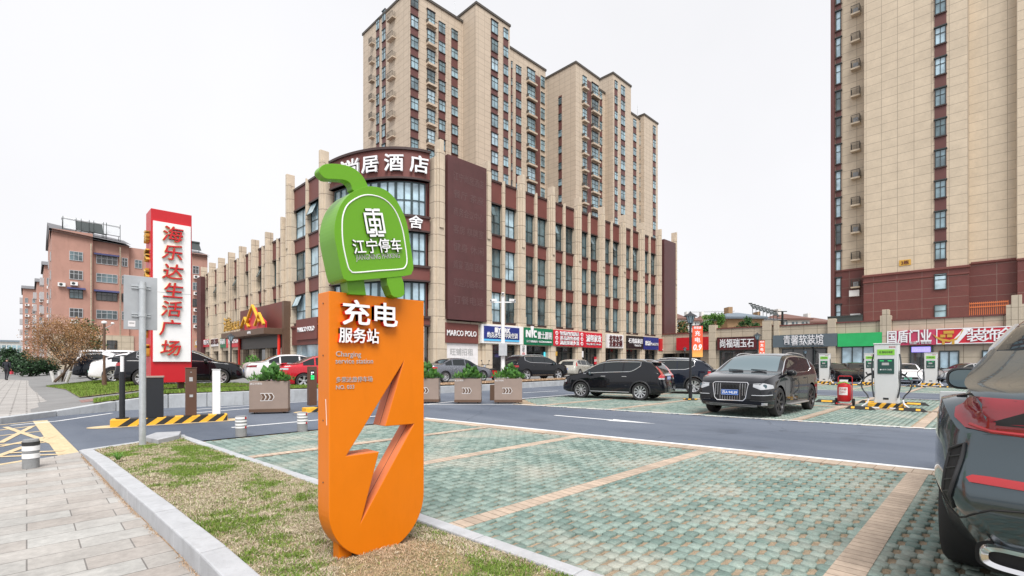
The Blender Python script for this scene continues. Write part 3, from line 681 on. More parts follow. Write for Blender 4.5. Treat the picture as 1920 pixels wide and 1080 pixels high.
# ---------------------------------------------------------------- green and dry strips on the terrace
SG = [(1.3, 22.6), (1.25, 30), (.7, 36), (3.3, 36), (4.6, 26.5), (6.9, 25.0), (6.9, 22.3), (4, 22.5)]
SG2 = [(1.4, 19.0), (3.2, 19.05), (5.3, 18.5), (6.9, 18.7), (9.5, 18.75), (9.5, 20.0), (6.5, 20.4), (3.9, 20.7), (1.5, 20.2)]
SD = [(13.5, 18.95), (16.5, 19.1), (24.9, 19.85), (38, 21.1), (38, 22.0), (24.9, 21.0), (16.5, 20.6), (15, 20.4)]
for P, lab, gr in ((SG, 'grass lawn under the bush on the terrace', .85), (SG2, 'grass strip behind the low wall', .65)):
    polysheet('lawn', P, 0, 'turf', grid=.75, zf=lambda x, y: TZ(x) + .035)
    x, y = scatter(P, 42000 if P is SG else 26000, None); zz = np.array([TZ(a) + .03 for a in x]); g = vnoise(x, y, .8, 9) > 1 - gr - .12
    blades('green_grass', 'rough green ' + lab, np.stack([x, y, zz], 1)[g], .07, .007, .05, 'blade_green')
    blades('dry_grass', 'dry patches in the ' + lab, np.stack([x, y, zz], 1)[~g], .04, .007, .05, 'blade_dry')
polysheet('verge', SD, 0, 'soil', grid=.75, zf=lambda x, y: TZ(x) + .03 + .05 * math.sin((y - bv(x)) * 2))
x, y = scatter(SD, 40000, None); zz = np.array([TZ(a) + .05 for a in x])
blades('dry_grass', 'brown dead grass along the kerb of the raised lot', np.stack([x, y, zz], 1), .07, .01, .06, 'blade_tan')
# ================================================================ BUILDINGS
UZ = (0, 0, 1)
class Wall:                       # a wall plane: s runs along it, n points out of it
    def __init__(s, kind, pos):
        s.kind = kind; s.pos = pos
        if kind == 'V': s.O, s.X, s.N = Vector((0, pos, 0)), Vector((1, 0, 0)), Vector((0, -1, 0))
        else: s.O, s.X, s.N = Vector((pos, 0, 0)), Vector((0, 1, 0)), Vector((-1, 0, 0))
    def box(s, mb, s0, s1, z0, z1, n0, n1, m=0): return mb.fbox(s.O, s.X, s.N, UZ, s0, s1, n0, n1, z0, z1, m)
    def px(s, px, py): return onV(px, py, s.pos) if s.kind == 'V' else onU(px, py, s.pos)
    def right(s): return s.X if s.kind == 'V' else -s.X          # reading direction seen from the camera
    def pt(s, a, z, n): return s.O + s.X * a + s.N * n + Vector((0, 0, z))
def window(wl, par, s0, s1, z0, z1, n=0, cols=2, tr=(.55,), fm='frame_teal', pm='pane_dark', fw=.06, name='window', opened=None, rail=False):
    mb = MB(); wl.box(mb, s0, s1, z0, z0 + fw, n, n + .08); wl.box(mb, s0, s1, z1 - fw, z1, n, n + .08)
    wl.box(mb, s0, s0 + fw, z0 + fw, z1 - fw, n, n + .079); wl.box(mb, s1 - fw, s1, z0 + fw, z1 - fw, n, n + .079)
    for i in range(1, cols):
        c = s0 + (s1 - s0) * i / cols; wl.box(mb, c - fw * .4, c + fw * .4, z0 + fw, z1 - fw, n + .01, n + .072)
    for t in tr:
        c = z0 + (z1 - z0) * t; wl.box(mb, s0 + fw, s1 - fw, c - fw * .45, c + fw * .45, n + .012, n + .074)
    if opened is not None:          # a top-hung sash pushed out at the bottom
        c0 = s0 + (s1 - s0) * opened / cols + .05; c1 = s0 + (s1 - s0) * (opened + 1) / cols - .05; zt = z0 + (z1 - z0) * .97; zb = z0 + (z1 - z0) * .58
        for a, b, p, q in ((c0, c0 + .06, 0, 1), (c1 - .06, c1, 0, 1), (c0, c1, 0, .07), (c0, c1, .93, 1)):
            zz0, zz1 = lerp(zt, zb, p), lerp(zt, zb, q); n0, n1 = lerp(.08, .5, p), lerp(.08, .5, q)
            vs = [wl.pt(a, zz0, n + n0), wl.pt(b, zz0, n + n0), wl.pt(b, zz1, n + n1), wl.pt(a, zz1, n + n1)]
            mb.add(vs + [v + wl.N * .05 for v in vs], [(0,1,2,3),(7,6,5,4),(0,4,5,1),(1,5,6,2),(2,6,7,3),(3,7,4,0)])
    f = mb.build(name, fm, par)
    g = MB(); wl.box(g, s0 + fw * .5, s1 - fw * .5, z0 + fw * .5, z1 - fw * .5, n - .01, n + .03)
    if opened is not None:
        vs = [wl.pt(c0 + .05, zt, n + .10), wl.pt(c1 - .05, zt, n + .10), wl.pt(c1 - .05, zb, n + .52), wl.pt(c0 + .05, zb, n + .52)]
        g.add(vs + [v + wl.N * .01 for v in vs], [(0,1,2,3),(7,6,5,4),(0,4,5,1),(1,5,6,2),(2,6,7,3),(3,7,4,0)])
    g.build('pane', pm, f)
    return f
# ---------------------------------------------------------------- the hotel and shops building
V0, U0 = 30.6, 17.15
WV, WU = Wall('V', V0), Wall('U', U0)
bld = E('commercial_building', 'brown and beige hotel and shop building with stone columns and rounded corner', 'building', (22, 38, 0))
core = MB(); core.box(22.4, V0 + .4, 0, 61.2, 45.9, 16.9); core.box(U0 + .4, 38.3, 0, 22.39, 45.85, 16.85); core.box(U0 + .4, 45.9, 0, 32, 76, 13.2)
core.box(22.0, V0 + .6, 0, 22.39, 38.28, 16.8)
core.build('wall', 'brown_wall', bld)
FL = [(4.95, 7.55), (8.75, 11.3), (12.5, 15.1)]
def pilaster(wl, c, ztop, big=True, w=1.05, step=(5.6, 12.4)):
    mb = MB(); h = w / 2
    wl.box(mb, c - h - .04, c + h + .04, 0, step[0], -.45, .30)
    wl.box(mb, c - h, c + h, step[0], step[1], -.45, .26)
    wl.box(mb, c - h * .82, c + h * .82, step[1], ztop - 1.0, -.45, .24)
    wl.box(mb, c - h * .62, c + h * .62, .8, ztop - .45, .20, .42)
    wl.box(mb, c - h * .30, c + h * .30, step[1] - .6, ztop + .35, -.2, .52)
    wl.box(mb, c - h * .5, c - h * .36, step[0] - .8, ztop - .7, .38, .47); wl.box(mb, c + h * .36, c + h * .5, step[0] - .8, ztop - .7, .38, .47)
    mb.build('column', 'podium_stone', bld, bevel=.02)
def thin(wl, c, z0, z1, w=.34):
    mb = MB(); wl.box(mb, c - w / 2, c + w / 2, z0, z1, -.42, .12); wl.box(mb, c - w * .28, c + w * .28, z0, z1 + .1, .1, .18); mb.build('column', 'podium_stone', bld, bevel=.015)
def bays(wl, a, b, floors, ztop, zsp, pm, opens=(), nb=2, tw=.34, pw_=1.05):
    cs = [a + (b - a) * i / nb for i in range(nb + 1)]
    for i in range(nb):
        l = cs[i] + (pw_ / 2 if i == 0 else tw / 2); r = cs[i + 1] - (pw_ / 2 if i == nb - 1 else tw / 2)
        if l > r: l, r = r, l
        for fi, (z0, z1) in enumerate(floors):
            window(wl, bld, l, r, z0, z1, -.28, 2, (.42,), 'frame_teal', pm if rnd.random() < .75 else 'pane_dark', .07, opened=(0 if (i, fi) in opens else None) if wl.kind == 'V' else (1 if (i, fi) in opens else None))
    l, r = min(a, b) + .4, max(a, b) - .4
    for k, (z0, z1) in enumerate(zsp):
        sp = MB(); wl.box(sp, l, r, z0, z1, -.4, -.04)
        wl.box(sp, l + .05, r - .05, z1 - .12 if k < len(zsp) - 1 else z1 - .16, z1 + .02, -.3, .05, 1)
        if k == len(zsp) - 1: wl.box(sp, l + .05, r - .05, z0, z0 + .13, -.3, .02, 1)
        sp.build('spandrel', ['brown_wall', 'brown_trim'], bld)
    if nb == 2: thin(wl, cs[1], floors[0][0] - .1, ztop)
ZSP = [(4.55, 4.95), (7.55, 8.75), (11.3, 12.5), (15.1, 17.15)]
for k in range(8): pilaster(WV, 27.4 + 4.2 * k, 18.0)
for k in range(7):
    bays(WV, 27.4 + 4.2 * k, 31.6 + 4.2 * k, FL, 17.2, ZSP, 'pane_curtain' if k < 1 else 'pane_dark', opens={(0, 2)} if k == 0 else ({(rnd.randint(0, 1), 2)} if k > 1 else ()))
pilaster(WV, 22.5, 18.2, w=1.2); pilaster(WV, 61.0, 18.4, w=.9)
# brown billboards on the front
def board(s0, s1, z0, z1, ghost, label):
    t = E('billboard', label, 'billboard', WV.pt((s0 + s1) / 2, z0, 0), group='brown billboards on the hotel front')
    mb = MB(); WV.box(mb, s0, s1, z0, z1, .28, .62); WV.box(mb, s0, s1, z0 - .12, z0, .2, .66); mb.build('panel', 'dark_brown_sheet', t)
    if ghost:
        g = MB(); 
        for i, s in enumerate(ghost): g.text(s, WV.pt((s0 + s1) / 2 + .1, z1 - 1.5 - i * 1.38, .625), WV.right(), UZ, .72, .004, width=(s1 - s0) * .78, bold=.01)
        g.build('lettering', 'sign_ghost', t)
board(22.98, 27.0, 4.95, 17.55, ['江宁尚居酒店', '餐厅 茶座', '商务会议中心', '客房 棋牌室', '健身 休闲', '婚宴 酒席 团餐', '欢迎光临本店', '订餐电话'], 'large dark brown billboard with faded ghost lettering beside the rounded corner')
board(57.4, 60.5, 4.6, 17.2, None, 'narrow dark brown billboard at the far right end of the hotel front')
mb = MB(); WV.box(mb, 57.4, 60.5, 0, 17.1, -.2, .1); mb.build('wall', 'podium_stone', bld)
# left fronts
for v in (38.5, 45.6): pilaster(WU, v, 18.2, w=1.1)
bays(WU, 38.5, 45.6, FL, 17.2, ZSP, 'pane_curtain', opens={(1, 0), (0, 2)})
WF = [(4.5, 7.7), (8.9, 11.4)]; WSP = [(4.0, 4.5), (7.7, 8.9), (11.4, 13.35)]
for k in range(8): pilaster(WU, 46.9 + 4.15 * k, 14.0 + (.6 if k == 0 else 0), step=(4.8, 9.2))
for k in range(7): bays(WU, 46.9 + 4.15 * k, 51.05 + 4.15 * k, WF, 13.3, WSP, 'pane_dark', opens={(rnd.randint(0, 1), 1)} if k % 2 else {(0, 0)})
mb = MB(); WU.box(mb, 75.3, 77.4, 2, 13, .2, .7); b_ = mb.build('panel', 'dark_brown_sheet', bld)
# rounded corner
EC = (22.0, 38.3); EA, EB = 4.85, 7.7
def ell(t, off=0):
    t = R(t); nx, ny = -math.cos(t) / EA, -math.sin(t) / EB; l = math.hypot(nx, ny)
    return Vector((EC[0] - EA * math.cos(t) + nx / l * off, EC[1] - EB * math.sin(t) + ny / l * off, 0))
def arcband(mb, t0, t1, z0, z1, n0, n1, m=0, k=12):
    vs = []; fs = []
    for i in range(k + 1):
        t = lerp(t0, t1, i / k)
        for (n, z) in ((n0, z0), (n1, z0), (n1, z1), (n0, z1)): p = ell(t, n); vs.append((p.x, p.y, z))
    for i in range(k):
        for j in range(4): fs.append((i * 4 + j, i * 4 + (j + 1) % 4, (i + 1) * 4 + (j + 1) % 4, (i + 1) * 4 + j))
    fs += [(0, 3, 2, 1), (k * 4, k * 4 + 1, k * 4 + 2, k * 4 + 3)]
    mb.add(vs, fs, m)
for z0, z1 in ((4.2, 4.95), (7.55, 8.75), (11.3, 12.5), (15.2, 17.5)):
    mb = MB(); arcband(mb, 4, 87, z0, z1, -.4, 0, 0, 28); arcband(mb, 4, 87, z1 - .15, z1 + .03, -.3, .14, 1, 28); arcband(mb, 4, 87, z0, z0 + .13, -.3, .09, 1, 28)
    mb.build('spandrel', ['brown_wall', 'brown_trim'], bld)
mb = MB(); arcband(mb, 4, 87, 0, 17.3, -.75, -.45, 0, 28); mb.build('wall', 'brown_wall', bld)
NS = 6
for z0, z1 in FL:
    for i in range(NS):
        t0, t1 = 6 + 78 * i / NS, 6 + 78 * (i + 1) / NS; dt = (t1 - t0)
        mb = MB(); arcband(mb, t0, t1, z0, z0 + .08, -.34, -.22, 0, 3); arcband(mb, t0, t1, z1 - .08, z1, -.34, -.22, 0, 3)
        arcband(mb, t0, t1, lerp(z0, z1, .45), lerp(z0, z1, .45) + .07, -.34, -.23, 0, 3)
        for tt in (t0, (t0 + t1) / 2 - dt * .03, t1 - dt * .08): arcband(mb, tt, tt + dt * .08, z0, z1, -.34, -.225, 0, 1)
        f = mb.build('window', 'frame_teal', bld); g = MB(); arcband(g, t0, t1, z0 + .04, z1 - .04, -.33, -.29, 0, 3)
        g.build('pane', 'pane_curtain' if rnd.random() < .7 else 'pane_blue', f)
for t in (8, 30, 52, 74): mb = MB(); arcband(mb, t, t + 7, 0, 4.2, -.4, .12, 0, 3); mb.build('column', 'podium_stone', bld)
mb = MB(); arcband(mb, 6, 86, .1, 4.2, -.4, -.3, 0, 28); mb.build('shop_window', 'shop_glass', bld)
# hotel letters along the curve
ht = E('hotel_sign', 'large white characters spelling the hotel name along the curved brown top of the corner', 'sign', (18.5, 33, 15.5))
for ch, t in zip('江宁尚居酒店', (10, 18.5, 27.5, 40.5, 57.5, 76.5)):
    p = ell(t, .06); q = ell(t + 1, .06); X = (q - p).normalized(); mb = MB(); mb.text(ch, p + Vector((0, 0, 16.3)), X, UZ, 1.35, .14, bold=.035, fx=1.12); mb.build('letter', 'white_letter', ht)
ht = E('hotel_sign', 'white roof-shaped character on the brown band halfway up the rounded corner', 'sign', (18.5, 33, 11.5))
for ch, t in zip('公舍', (58, 74)):
    p = ell(t, .06); q = ell(t + 1, .06); X = (q - p).normalized(); mb = MB(); mb.text(ch, p + Vector((0, 0, 11.95)), X, UZ, 1.0, .12, bold=.03, fx=1.1); mb.build('letter', 'white_letter', ht)
# ground floor openings along the right front
for k in range(8):
    l, r = 27.4 + 4.2 * k + .56, 31.6 + 4.2 * k - .56
    if k == 7: l, r = 57.5, 60.4
    mb = MB()
    for s in (l, (l + r) / 2 - .05, r - .1): WV.box(mb, s, s + .1, .25, 3.05, -.3, -.12)
    WV.box(mb, l, r, .25, .4, -.3, -.12); WV.box(mb, l, r, 2.4, 2.48, -.3, -.13)
    f = mb.build('shop_front', 'frame_dark', bld); g = MB(); WV.box(g, l, r, .3, 3.1, -.33, -.25); g.build('pane', 'shop_glass', f)
mb = MB(); WV.box(mb, 23.1, 61, 3.0, 4.75, -.1, .22); mb.build('fascia', 'podium_stone', bld)
mb = MB(); WV.box(mb, 23.1, 26.9, 0, 3.0, -.1, .1); mb.build('wall', 'podium_stone', bld)
def shop_sign(wl, px0, px1, y0, y1, m, label, texts, n=.5, th=.25, group='shop signs along the street', border=None, extra=None):
    """texts: (string, fraction across, fraction down, height in m, material, bold, width fraction or None)"""
    W2 = Wall(wl.kind, wl.pos - n)
    sA, zt = W2.px(px0, y0); sB, _ = W2.px(px1, y0); zb = W2.px(px0, y1)[1]
    lo, hi = min(sA, sB), max(sA, sB); t = E('shop_sign', label, 'sign', W2.pt((lo + hi) / 2, zb, 0), group=group)
    mb = MB(); W2.box(mb, lo, hi, zb, zt, -th, 0); mb.build('board', m, t)
    if border:
        mb = MB(); bw_ = .07
        for a, b, c, d in ((lo, hi, zt - bw_, zt), (lo, hi, zb, zb + bw_), (lo, lo + bw_, zb + bw_, zt - bw_), (hi - bw_, hi, zb + bw_, zt - bw_)): W2.box(mb, a, b, c, d, -.02, .03)
        mb.build('frame', border, t)
    wd = hi - lo; h = zt - zb
    def P(fx, fy, nn=.01): return W2.pt(lo + wd * fx if wl.kind == 'V' else hi - wd * fx, zt - h * fy, nn)
    for s, fx, fy, sz, mm, bd, fw in texts:
        mb = MB(); mb.text(s, P(fx, fy), W2.right(), UZ, sz, .05, bold=bd, width=wd * fw if fw else None); mb.build('lettering', mm, t)
    if extra: extra(t, W2, P, wd, h)
    return t
shop_sign(WV, 833, 897, 604, 642, 'brown_wall', 'brown shop sign in serif capitals under the large brown billboard', [('MARCO POLO', .5, .5, .62, 'white_letter', .01, .86)], n=.36, th=.1)
def poster(t0, label, wl, px0, px1, y0, y1, m, texts, n=.2, name='poster', cat='poster'):
    W2 = Wall(wl.kind, wl.pos - n); sA, zt = W2.px(px0, y0); sB, _ = W2.px(px1, y0); zb = W2.px(px0, y1)[1]; lo, hi = min(sA, sB), max(sA, sB)
    t = E(name, label, cat, W2.pt((lo + hi) / 2, zb, 0)); mb = MB(); W2.box(mb, lo, hi, zb, zt, -.05, 0); mb.build('sheet', m, t)
    for s, fx, fy, sz, mm in texts:
        g = MB(); g.text(s, W2.pt(lerp(lo, hi, fx if wl.kind == 'V' else 1 - fx), lerp(zt, zb, fy), .004), W2.right(), UZ, sz, .01, bold=.02); g.build('lettering', mm, t)
poster(None, 'large whitish poster with pink edges covering the shop front below the billboard', WV, 834, 896, 643, 690, 'poster_white', [('旺铺招租', .5, .35, .6, 'grey_text'), ('餐饮旺铺', .5, .65, .5, 'white_letter')], n=.22)
def york(t, W2, P, wd, h):
    mb = MB(); c = P(.47, .43); hw = wd * .42; W2.box(mb, W2.pt(0, 0, 0).x * 0 + c.x - hw, c.x + hw, c.z - h * .34, c.z + h * .34, 0, .06); mb.build('panel', 'blue_sign', t)
    mb = MB(); W2.box(mb, c.x - hw, c.x + hw, c.z - h * .44, c.z - h * .345, 0, .06); mb.build('stripe', 'blue_light', t)
    mb = MB(); mb.text('YORK', P(.50, .28, .07), W2.right(), UZ, .55, .05, bold=.03); mb.build('lettering', 'white_letter', t); mb = MB(); mb.text('约克水生态中央空调', P(.47, .56, .07), W2.right(), UZ, .5, .05, width=wd * .72, bold=.02); mb.build('lettering', 'white_letter', t); mb = MB()
    l = P(.32, .28, .07); W2.box(mb, l.x - .18, l.x + .18, l.z - .22, l.z + .22, .07, .1); mb.build('emblem', 'white_letter', t)
shop_sign(WV, 903, 981, 607, 643, 'white_paint', 'white framed dark blue shop sign with white letters, left of the green lighting shop sign', [], extra=york)
def nvc(t, W2, P, wd, h):
    c = P(.22, .36, .01); mb = MB(); s = h * .30
    w2 = wd * .14
    mb.prism([(-w2 * 1.25, -s * .7), (-w2 * 1.25, s * .7), (-w2 * .9, s * .7), (-w2 * .45, -s * .2), (-w2 * .45, s * .7), (-w2 * .15, s * .7), (-w2 * .15, -s * .7), (-w2 * .5, -s * .7), (-w2 * .95, s * .15), (-w2 * .95, -s * .7)], c, W2.right(), UZ, W2.N, 0, .05)
    mb.prism([(-w2 * .15, s * 1.5), (w2 * .62, s * 1.5), (w2 * .3, -s * .75), (w2 * .12, -s * .75)], c + W2.N * .003, W2.right(), UZ, W2.N, 0, .05)
    mb.prism([(w2 * 1.3, s * .7), (w2 * .7, s * .7), (w2 * .52, 0), (w2 * .7, -s * .7), (w2 * 1.3, -s * .7), (w2 * 1.3, -s * .35), (w2 * .9, -s * .35), (w2 * .8, 0), (w2 * .9, s * .35), (w2 * 1.3, s * .35)], c, W2.right(), UZ, W2.N, 0, .05)
    mb.build('emblem', 'white_letter', t)
shop_sign(WV, 983, 1037, 613.5, 646, 'green_sign', 'green lighting shop sign with a white winged logo and white characters', [('雷士照明', .69, .42, .72, 'white_letter', .03, .50), ('江宁旗舰店 电话:85078678', .5, .80, .2, 'white_letter', .02, .86)], extra=nvc)
def discs(t, W2, P, wd, h):
    for fx in (.09, .91):
        for fy in (.2, .5, .8): mb = MB(); c = P(fx, fy); mb.cyl(c, c + W2.N * .04, .19, n=14); mb.cyl(c + W2.N * .041, c + W2.N * .05, .10, n=10, m=1); mb.build('round_icon', ['white_letter', 'red_sign'], t)
shop_sign(WV, 1038, 1095.5, 618, 648, 'red_sign', 'red shop sign with three lines of white characters and round icons', [('智悦居智能酒店', .5, .2, .42, 'white_letter', .03, .62), ('茶品酒舍茶楼', .5, .5, .42, 'white_letter', .03, .62), ('满居荣聚乡菜', .5, .8, .42, 'white_letter', .03, .62)], extra=discs)
shop_sign(WV, 1096, 1129, 623, 651, 'red_sign', 'plain red shop sign with four large white characters over one small line', [('诚帮家政', .5, .4, .8, 'white_letter', .03, .85), ('保洁 月嫂 电话 13951783', .5, .78, .2, 'white_letter', .01, .8)])
shop_sign(WV, 1139, 1169, 626, 652, 'poster_white', 'white shop sign with two lines of dark red characters', [('北宇布艺', .5, .3, .66, 'deep_red', .06, .8), ('全屋定制', .5, .7, .66, 'deep_red', .06, .8)])
shop_sign(WV, 1176, 1206.5, 629, 653, 'black_sign', 'black shop sign with white characters beside the blue sign', [('石晴森家居', .5, .4, .62, 'white_letter', .03, .85), ('全屋定制', .62, .75, .25, 'white_letter', .01, .4)])
shop_sign(WV, 1207, 1235, 631.5, 655, 'blue_sign', 'dark blue shop sign at the right end of the hotel front', [('欧派', .26, .5, .6, 'white_letter', .03, .36), ('全屋定制', .7, .55, .35, 'white_letter', .01, .5)])
shop_sign(WV, 1237, 1267, 635, 658, 'red_paint', 'plain red sign panel under the narrow brown billboard', [('中国福利彩票', .5, .9, .25, 'white_letter', .0, .7)])
# small things on the fronts
poster(None, 'tall narrow white sign board with two black characters between the shop fronts', WV, 976, 987, 647, 669, 'poster_white', [('公', .5, .18, .36, 'black_paint'), ('牛', .5, .48, .36, 'black_paint'), ('回', .5, .8, .36, 'red_letter')], n=.58, name='sign_board', cat='sign')
poster(None, 'bright cyan advertising screen in the window of the green lighting shop', WV, 1020, 1028, 660, 681, 'cyan_screen', [], n=-.1, name='advertising_screen', cat='screen')
poster(None, 'small bronze plaque on the pillar right of the green lighting shop', WV, 1038, 1045, 659, 667, 'gold', [], n=.33, name='plaque', cat='plaque')
poster(None, 'small pale notice on the pillar below the plain red sign', WV, 1087, 1094, 658, 670, 'poster_white', [], n=.33, name='notice', cat='notice')
poster(None, 'red vertical poster on the glass right of the pillar below the plain red sign', WV, 1114.5, 1119.5, 669, 683, 'red_sign', [('招聘', .5, .5, .3, 'white_letter')], n=-.08, name='poster', cat='poster')
# left ground floor: sign and restaurant entrance
mb = MB(); WU.box(mb, 39.05, 45.05, 3.0, 4.6, -.3, .22); WU.box(mb, 39.05, 45.05, 4.55, 4.7, -.3, .32); mb.build('fascia', 'brown_wall', bld)
mb = MB(); WU.box(mb, 39.05, 45.05, .2, 3.0, -.35, -.2); mb.build('shop_window', 'pane_curtain', bld)
shop_sign(WU, 555, 594, 600, 638, 'brown_wall', 'brown shop sign in serif capitals on the left front behind the orange sign', [('MARCO POLO', .5, .5, .55, 'white_letter', .01, .8)], n=.35, th=.1)
mb = MB(); WU.box(mb, 46.5, 75, 2.9, 4.1, -.2, .2); mb.build('fascia', 'podium_stone', bld)
for k in range(7):
    a = 46.9 + 4.15 * k + .6; mb = MB(); WU.box(mb, a, a + 2.95, .3, 2.9, -.3, -.2); WU.box(mb, a, a + 2.95, 2.0, 2.06, -.2, -.15); mb.build('shop_window', 'shop_glass', bld)
ent = E('restaurant_entrance', 'dark restaurant entrance with flat canopy, gold gables and red board', 'entrance', (U0 - 1.5, 50, .3))
e0 = onU(533, 690, U0 - .8)[0]; e1 = onU(452, 690, U0 - .8)[0]
mb = MB(); WU.box(mb, e0 - .05, e0 + .45, .3, 7.0, 0, .85); mb.build('side_wall', 'planter_side', ent)
mb = MB(); WU.box(mb, e0 + .4, e1 + 1.2, 4.0, 4.55, .4, 2.4); mb.build('canopy', 'planter_side', ent, bevel=.02)
mb = MB(); WU.box(mb, e0 + .45, e1 + .3, 4.55, 7.0, .5, .8); mb.build('back_board', 'brown_wall', ent)
WE = Wall('U', U0 - 1.5)
def gab(c, w, z0, zp, n, th=.13):
    mb = MB(); X = -WE.X; O = WE.pt(c, 0, 0); 
    mb.prism([(-w / 2, z0), (0, zp), (w / 2, z0), (w / 2 - .15, z0 - th), (0, zp - th * 1.25), (-w / 2 + .15, z0 - th)], O, X, Vector(UZ), WE.N, n, n + .22); return mb
g1 = gab(50.3, 4.2, 5.3, 7.0, .3); g1.build('gable', 'yellow', ent); gab(48.2, 2.6, 5.0, 6.1, .36).build('gable', 'yellow', ent); gab(52.8, 2.6, 5.0, 6.0, .24).build('gable', 'yellow', ent)
mb = MB(); mb.prism([(-3.2, 4.56), (2.6, 4.56), (2.6, 5.2), (1.5, 5.7), (.9, 5.4), (-.3, 6.75), (-1.6, 5.5), (-2.3, 5.9), (-3.2, 5.2)], WE.pt(50.0, 0, .05), -WE.X, UZ, WE.N, 0, .2); mb.build('red_board', 'red_sign', ent)
mb = MB()
for i, (ch, sz) in enumerate((('江', 1.6), ('南', 1.5), ('农', .95), ('家', .9), ('菜', .9))): mb.text(ch, WE.pt(e1 + .6 - i * 1.05, 5.2 + (.25 if i < 2 else 0), .55), -WE.X, UZ, sz, .1, bold=.04)
mb.build('lettering', 'gold', ent)
mb = MB(); mb.text('欢迎光临', WE.pt(49.6, 4.27, .92), -WE.X, UZ, .25, .02); mb.build('small_lettering', 'white_letter', ent)
mb = MB(); WU.box(mb, e0 + .5, e1 + .2, .35, 3.2, -.1, .0); mb.build('glass_doors', 'shop_glass', ent)
mb = MB(); WU.box(mb, e0 + .5, e1 + .2, 2.85, 4.0, .2, .9); mb.build('lintel', 'black_sign', ent)
for v in (e0 + .75, e1 - .1):
    mb = MB(); mb.cyl(WU.pt(v, .35, 1.0), WU.pt(v, 4.0, 1.0), .13, n=10); mb.build('post', 'red_letter', ent)
# row of small signs left of the entrance
for px0, px1, y0, y1, m, tx, lab in ((365, 381, 638, 652, 'gold', '烟酒', 'orange brown sign at the far left end of the wing'), (381, 394, 637, 651, 'red_sign', '福利', 'small red sign second from the far left end of the wing'), (394, 412, 636, 650, 'poster_white', '彩票', 'white sign with red characters left of the green sign'), (412, 424, 634, 652, 'green_sign', '药房', 'green sign right of the white sign on the wing'), (424, 470, 632, 652, 'red_sign', '南京农家土菜馆', 'wide red sign beside the restaurant entrance')):
    shop_sign(WU, px0, px1, y0, y1, m, lab, [(tx, .5, .4, .7, 'deep_red' if m == 'poster_white' else 'white_letter', .03, .8)], n=.4)
# ---------------------------------------------------------------- towers
TW = []
def strip_windows(wl, par, s0, s1, zc, h, m_pane='pane_blue', cols=2, n=.02, brown=True, rail=False, shelf=False, zbot=4, sill=True, big=None):
    lo, hi = min(s0, s1), max(s0, s1)
    if brown:
        mb = MB(); wl.box(mb, lo, hi, zbot, max(zc) + h / 2 + (.0 if not brown else .0), -.3, .05); mb.build('window_strip', 'brown_panel_plain', par)
    for z in zc: TW.append((par, wl, lo, hi, z, h, m_pane, cols, n, shelf, sill))
mat('brown_panel_plain', (.125, .045, .04), .5, var=.12, vs=1.5)
def flush_windows(limit=100):
    byp = {}
    for t in TW: byp.setdefault(t[0].name, []).append(t)
    for k, L in byp.items():
        L.sort(key=lambda t: (t[1].pt((t[2] + t[3]) / 2, t[4], 0) - Vector((0, 0, CAMH))).length / math.sqrt(t[5] * (t[3] - t[2])))
        rest = MB()
        for i, (par, wl, lo, hi, z, h, pm, cols, n, shelf, sill) in enumerate(L):
            pmm = rnd.choice([pm, pm, 'pane_dark', 'pane_curtain'])
            if i < limit:
                f = window(wl, par, lo + .03, hi - .03, z - h / 2, z + h / 2, n + .04, cols, (.62,), 'frame_dark', pmm, .06)
                mb = MB()
                if sill: wl.box(mb, lo - .06, hi + .06, z + h / 2, z + h / 2 + .1, 0, .22); mb.build('lintel', 'frame_dark' if wl.kind == 'U' else 'brown_trim', f); mb = MB(); wl.box(mb, lo - .04, hi + .04, z - h / 2 - .08, z - h / 2, 0, .16); mb.build('sill', 'brown_trim', f)
            else:
                wl.box(rest, lo + .03, hi - .03, z - h / 2, z + h / 2, n, n + .06, 0)
                wl.box(rest, (lo + hi) / 2 - .03, (lo + hi) / 2 + .03, z - h / 2, z + h / 2, n + .05, n + .1, 1)
                wl.box(rest, lo, hi, z + .2, z + .26, n + .05, n + .095, 1); wl.box(rest, lo, hi, z + h / 2 - .05, z + h / 2 + .05, n, n + .14, 1); wl.box(rest, lo, hi, z - h / 2 - .05, z - h / 2 + .05, n, n + .14, 1)
        if rest.v: o = rest.build('window', ['pane_blue', 'frame_dark'], L[0][0]); o['kind'] = 'stuff'
tl = E('apartment_tower', 'tall beige apartment tower with brown window strips rising behind the hotel', 'tower', (60, 65, 0))
blocks = [(38.2, 47.7, 58.5, 54.0), (47.7, 54.8, 55.3, 55.3), (54.8, 67.2, 58.5, 54.8), (67.2, 74.1, 51.6, 53.3), (74.1, 78.7, 53.4, 53.1), (78.7, 85.1, 51.6, 56.3), (85.1, 90.2, 52.6, 52.0), (90.2, 95.9, 51.6, 52.6)]
bm_ = MB(); tr = MB()
for i, (a, b, v, z) in enumerate(blocks):
    bm_.box(a + (.002 if i else 0), v, 0, b, 72 + .01 * i, z)
    tr.box(a - .12, v - .15, z, b + .12, 72.2, z + .35)
bm_.build('wall', 'tower_beige', tl); tr.build('parapet', 'soffit', tl)
zc = [52.7 - 2.9 * k - .9 for k in range(14)]
def pxs(wl, a, b): return wl.px(a, 500)[0], wl.px(b, 500)[0]
WA = Wall('V', 58.5); WC = Wall('V', 55.3); WE_ = Wall('V', 51.6); WEF = Wall('V', 53.4); WG = Wall('V', 52.6)
zA = [49.9 + 2.85 - 2.9 * k for k in range(13)]
def z_at(wl, px, ys, step=2.9, n=13):
    z = wl.px(px, ys)[1]; return [z - step * k for k in range(n)]
strip_windows(WA, tl, *pxs(WA, 769.5, 784), z_at(WA, 777, 4), 1.65)
strip_windows(WA, tl, *pxs(WA, 800, 815), z_at(WA, 807, 34), 2.0, brown=False, shelf=True)
strip_windows(WA, tl, *pxs(WA, 822, 834.5), z_at(WA, 828, 53, n=12), 1.55)
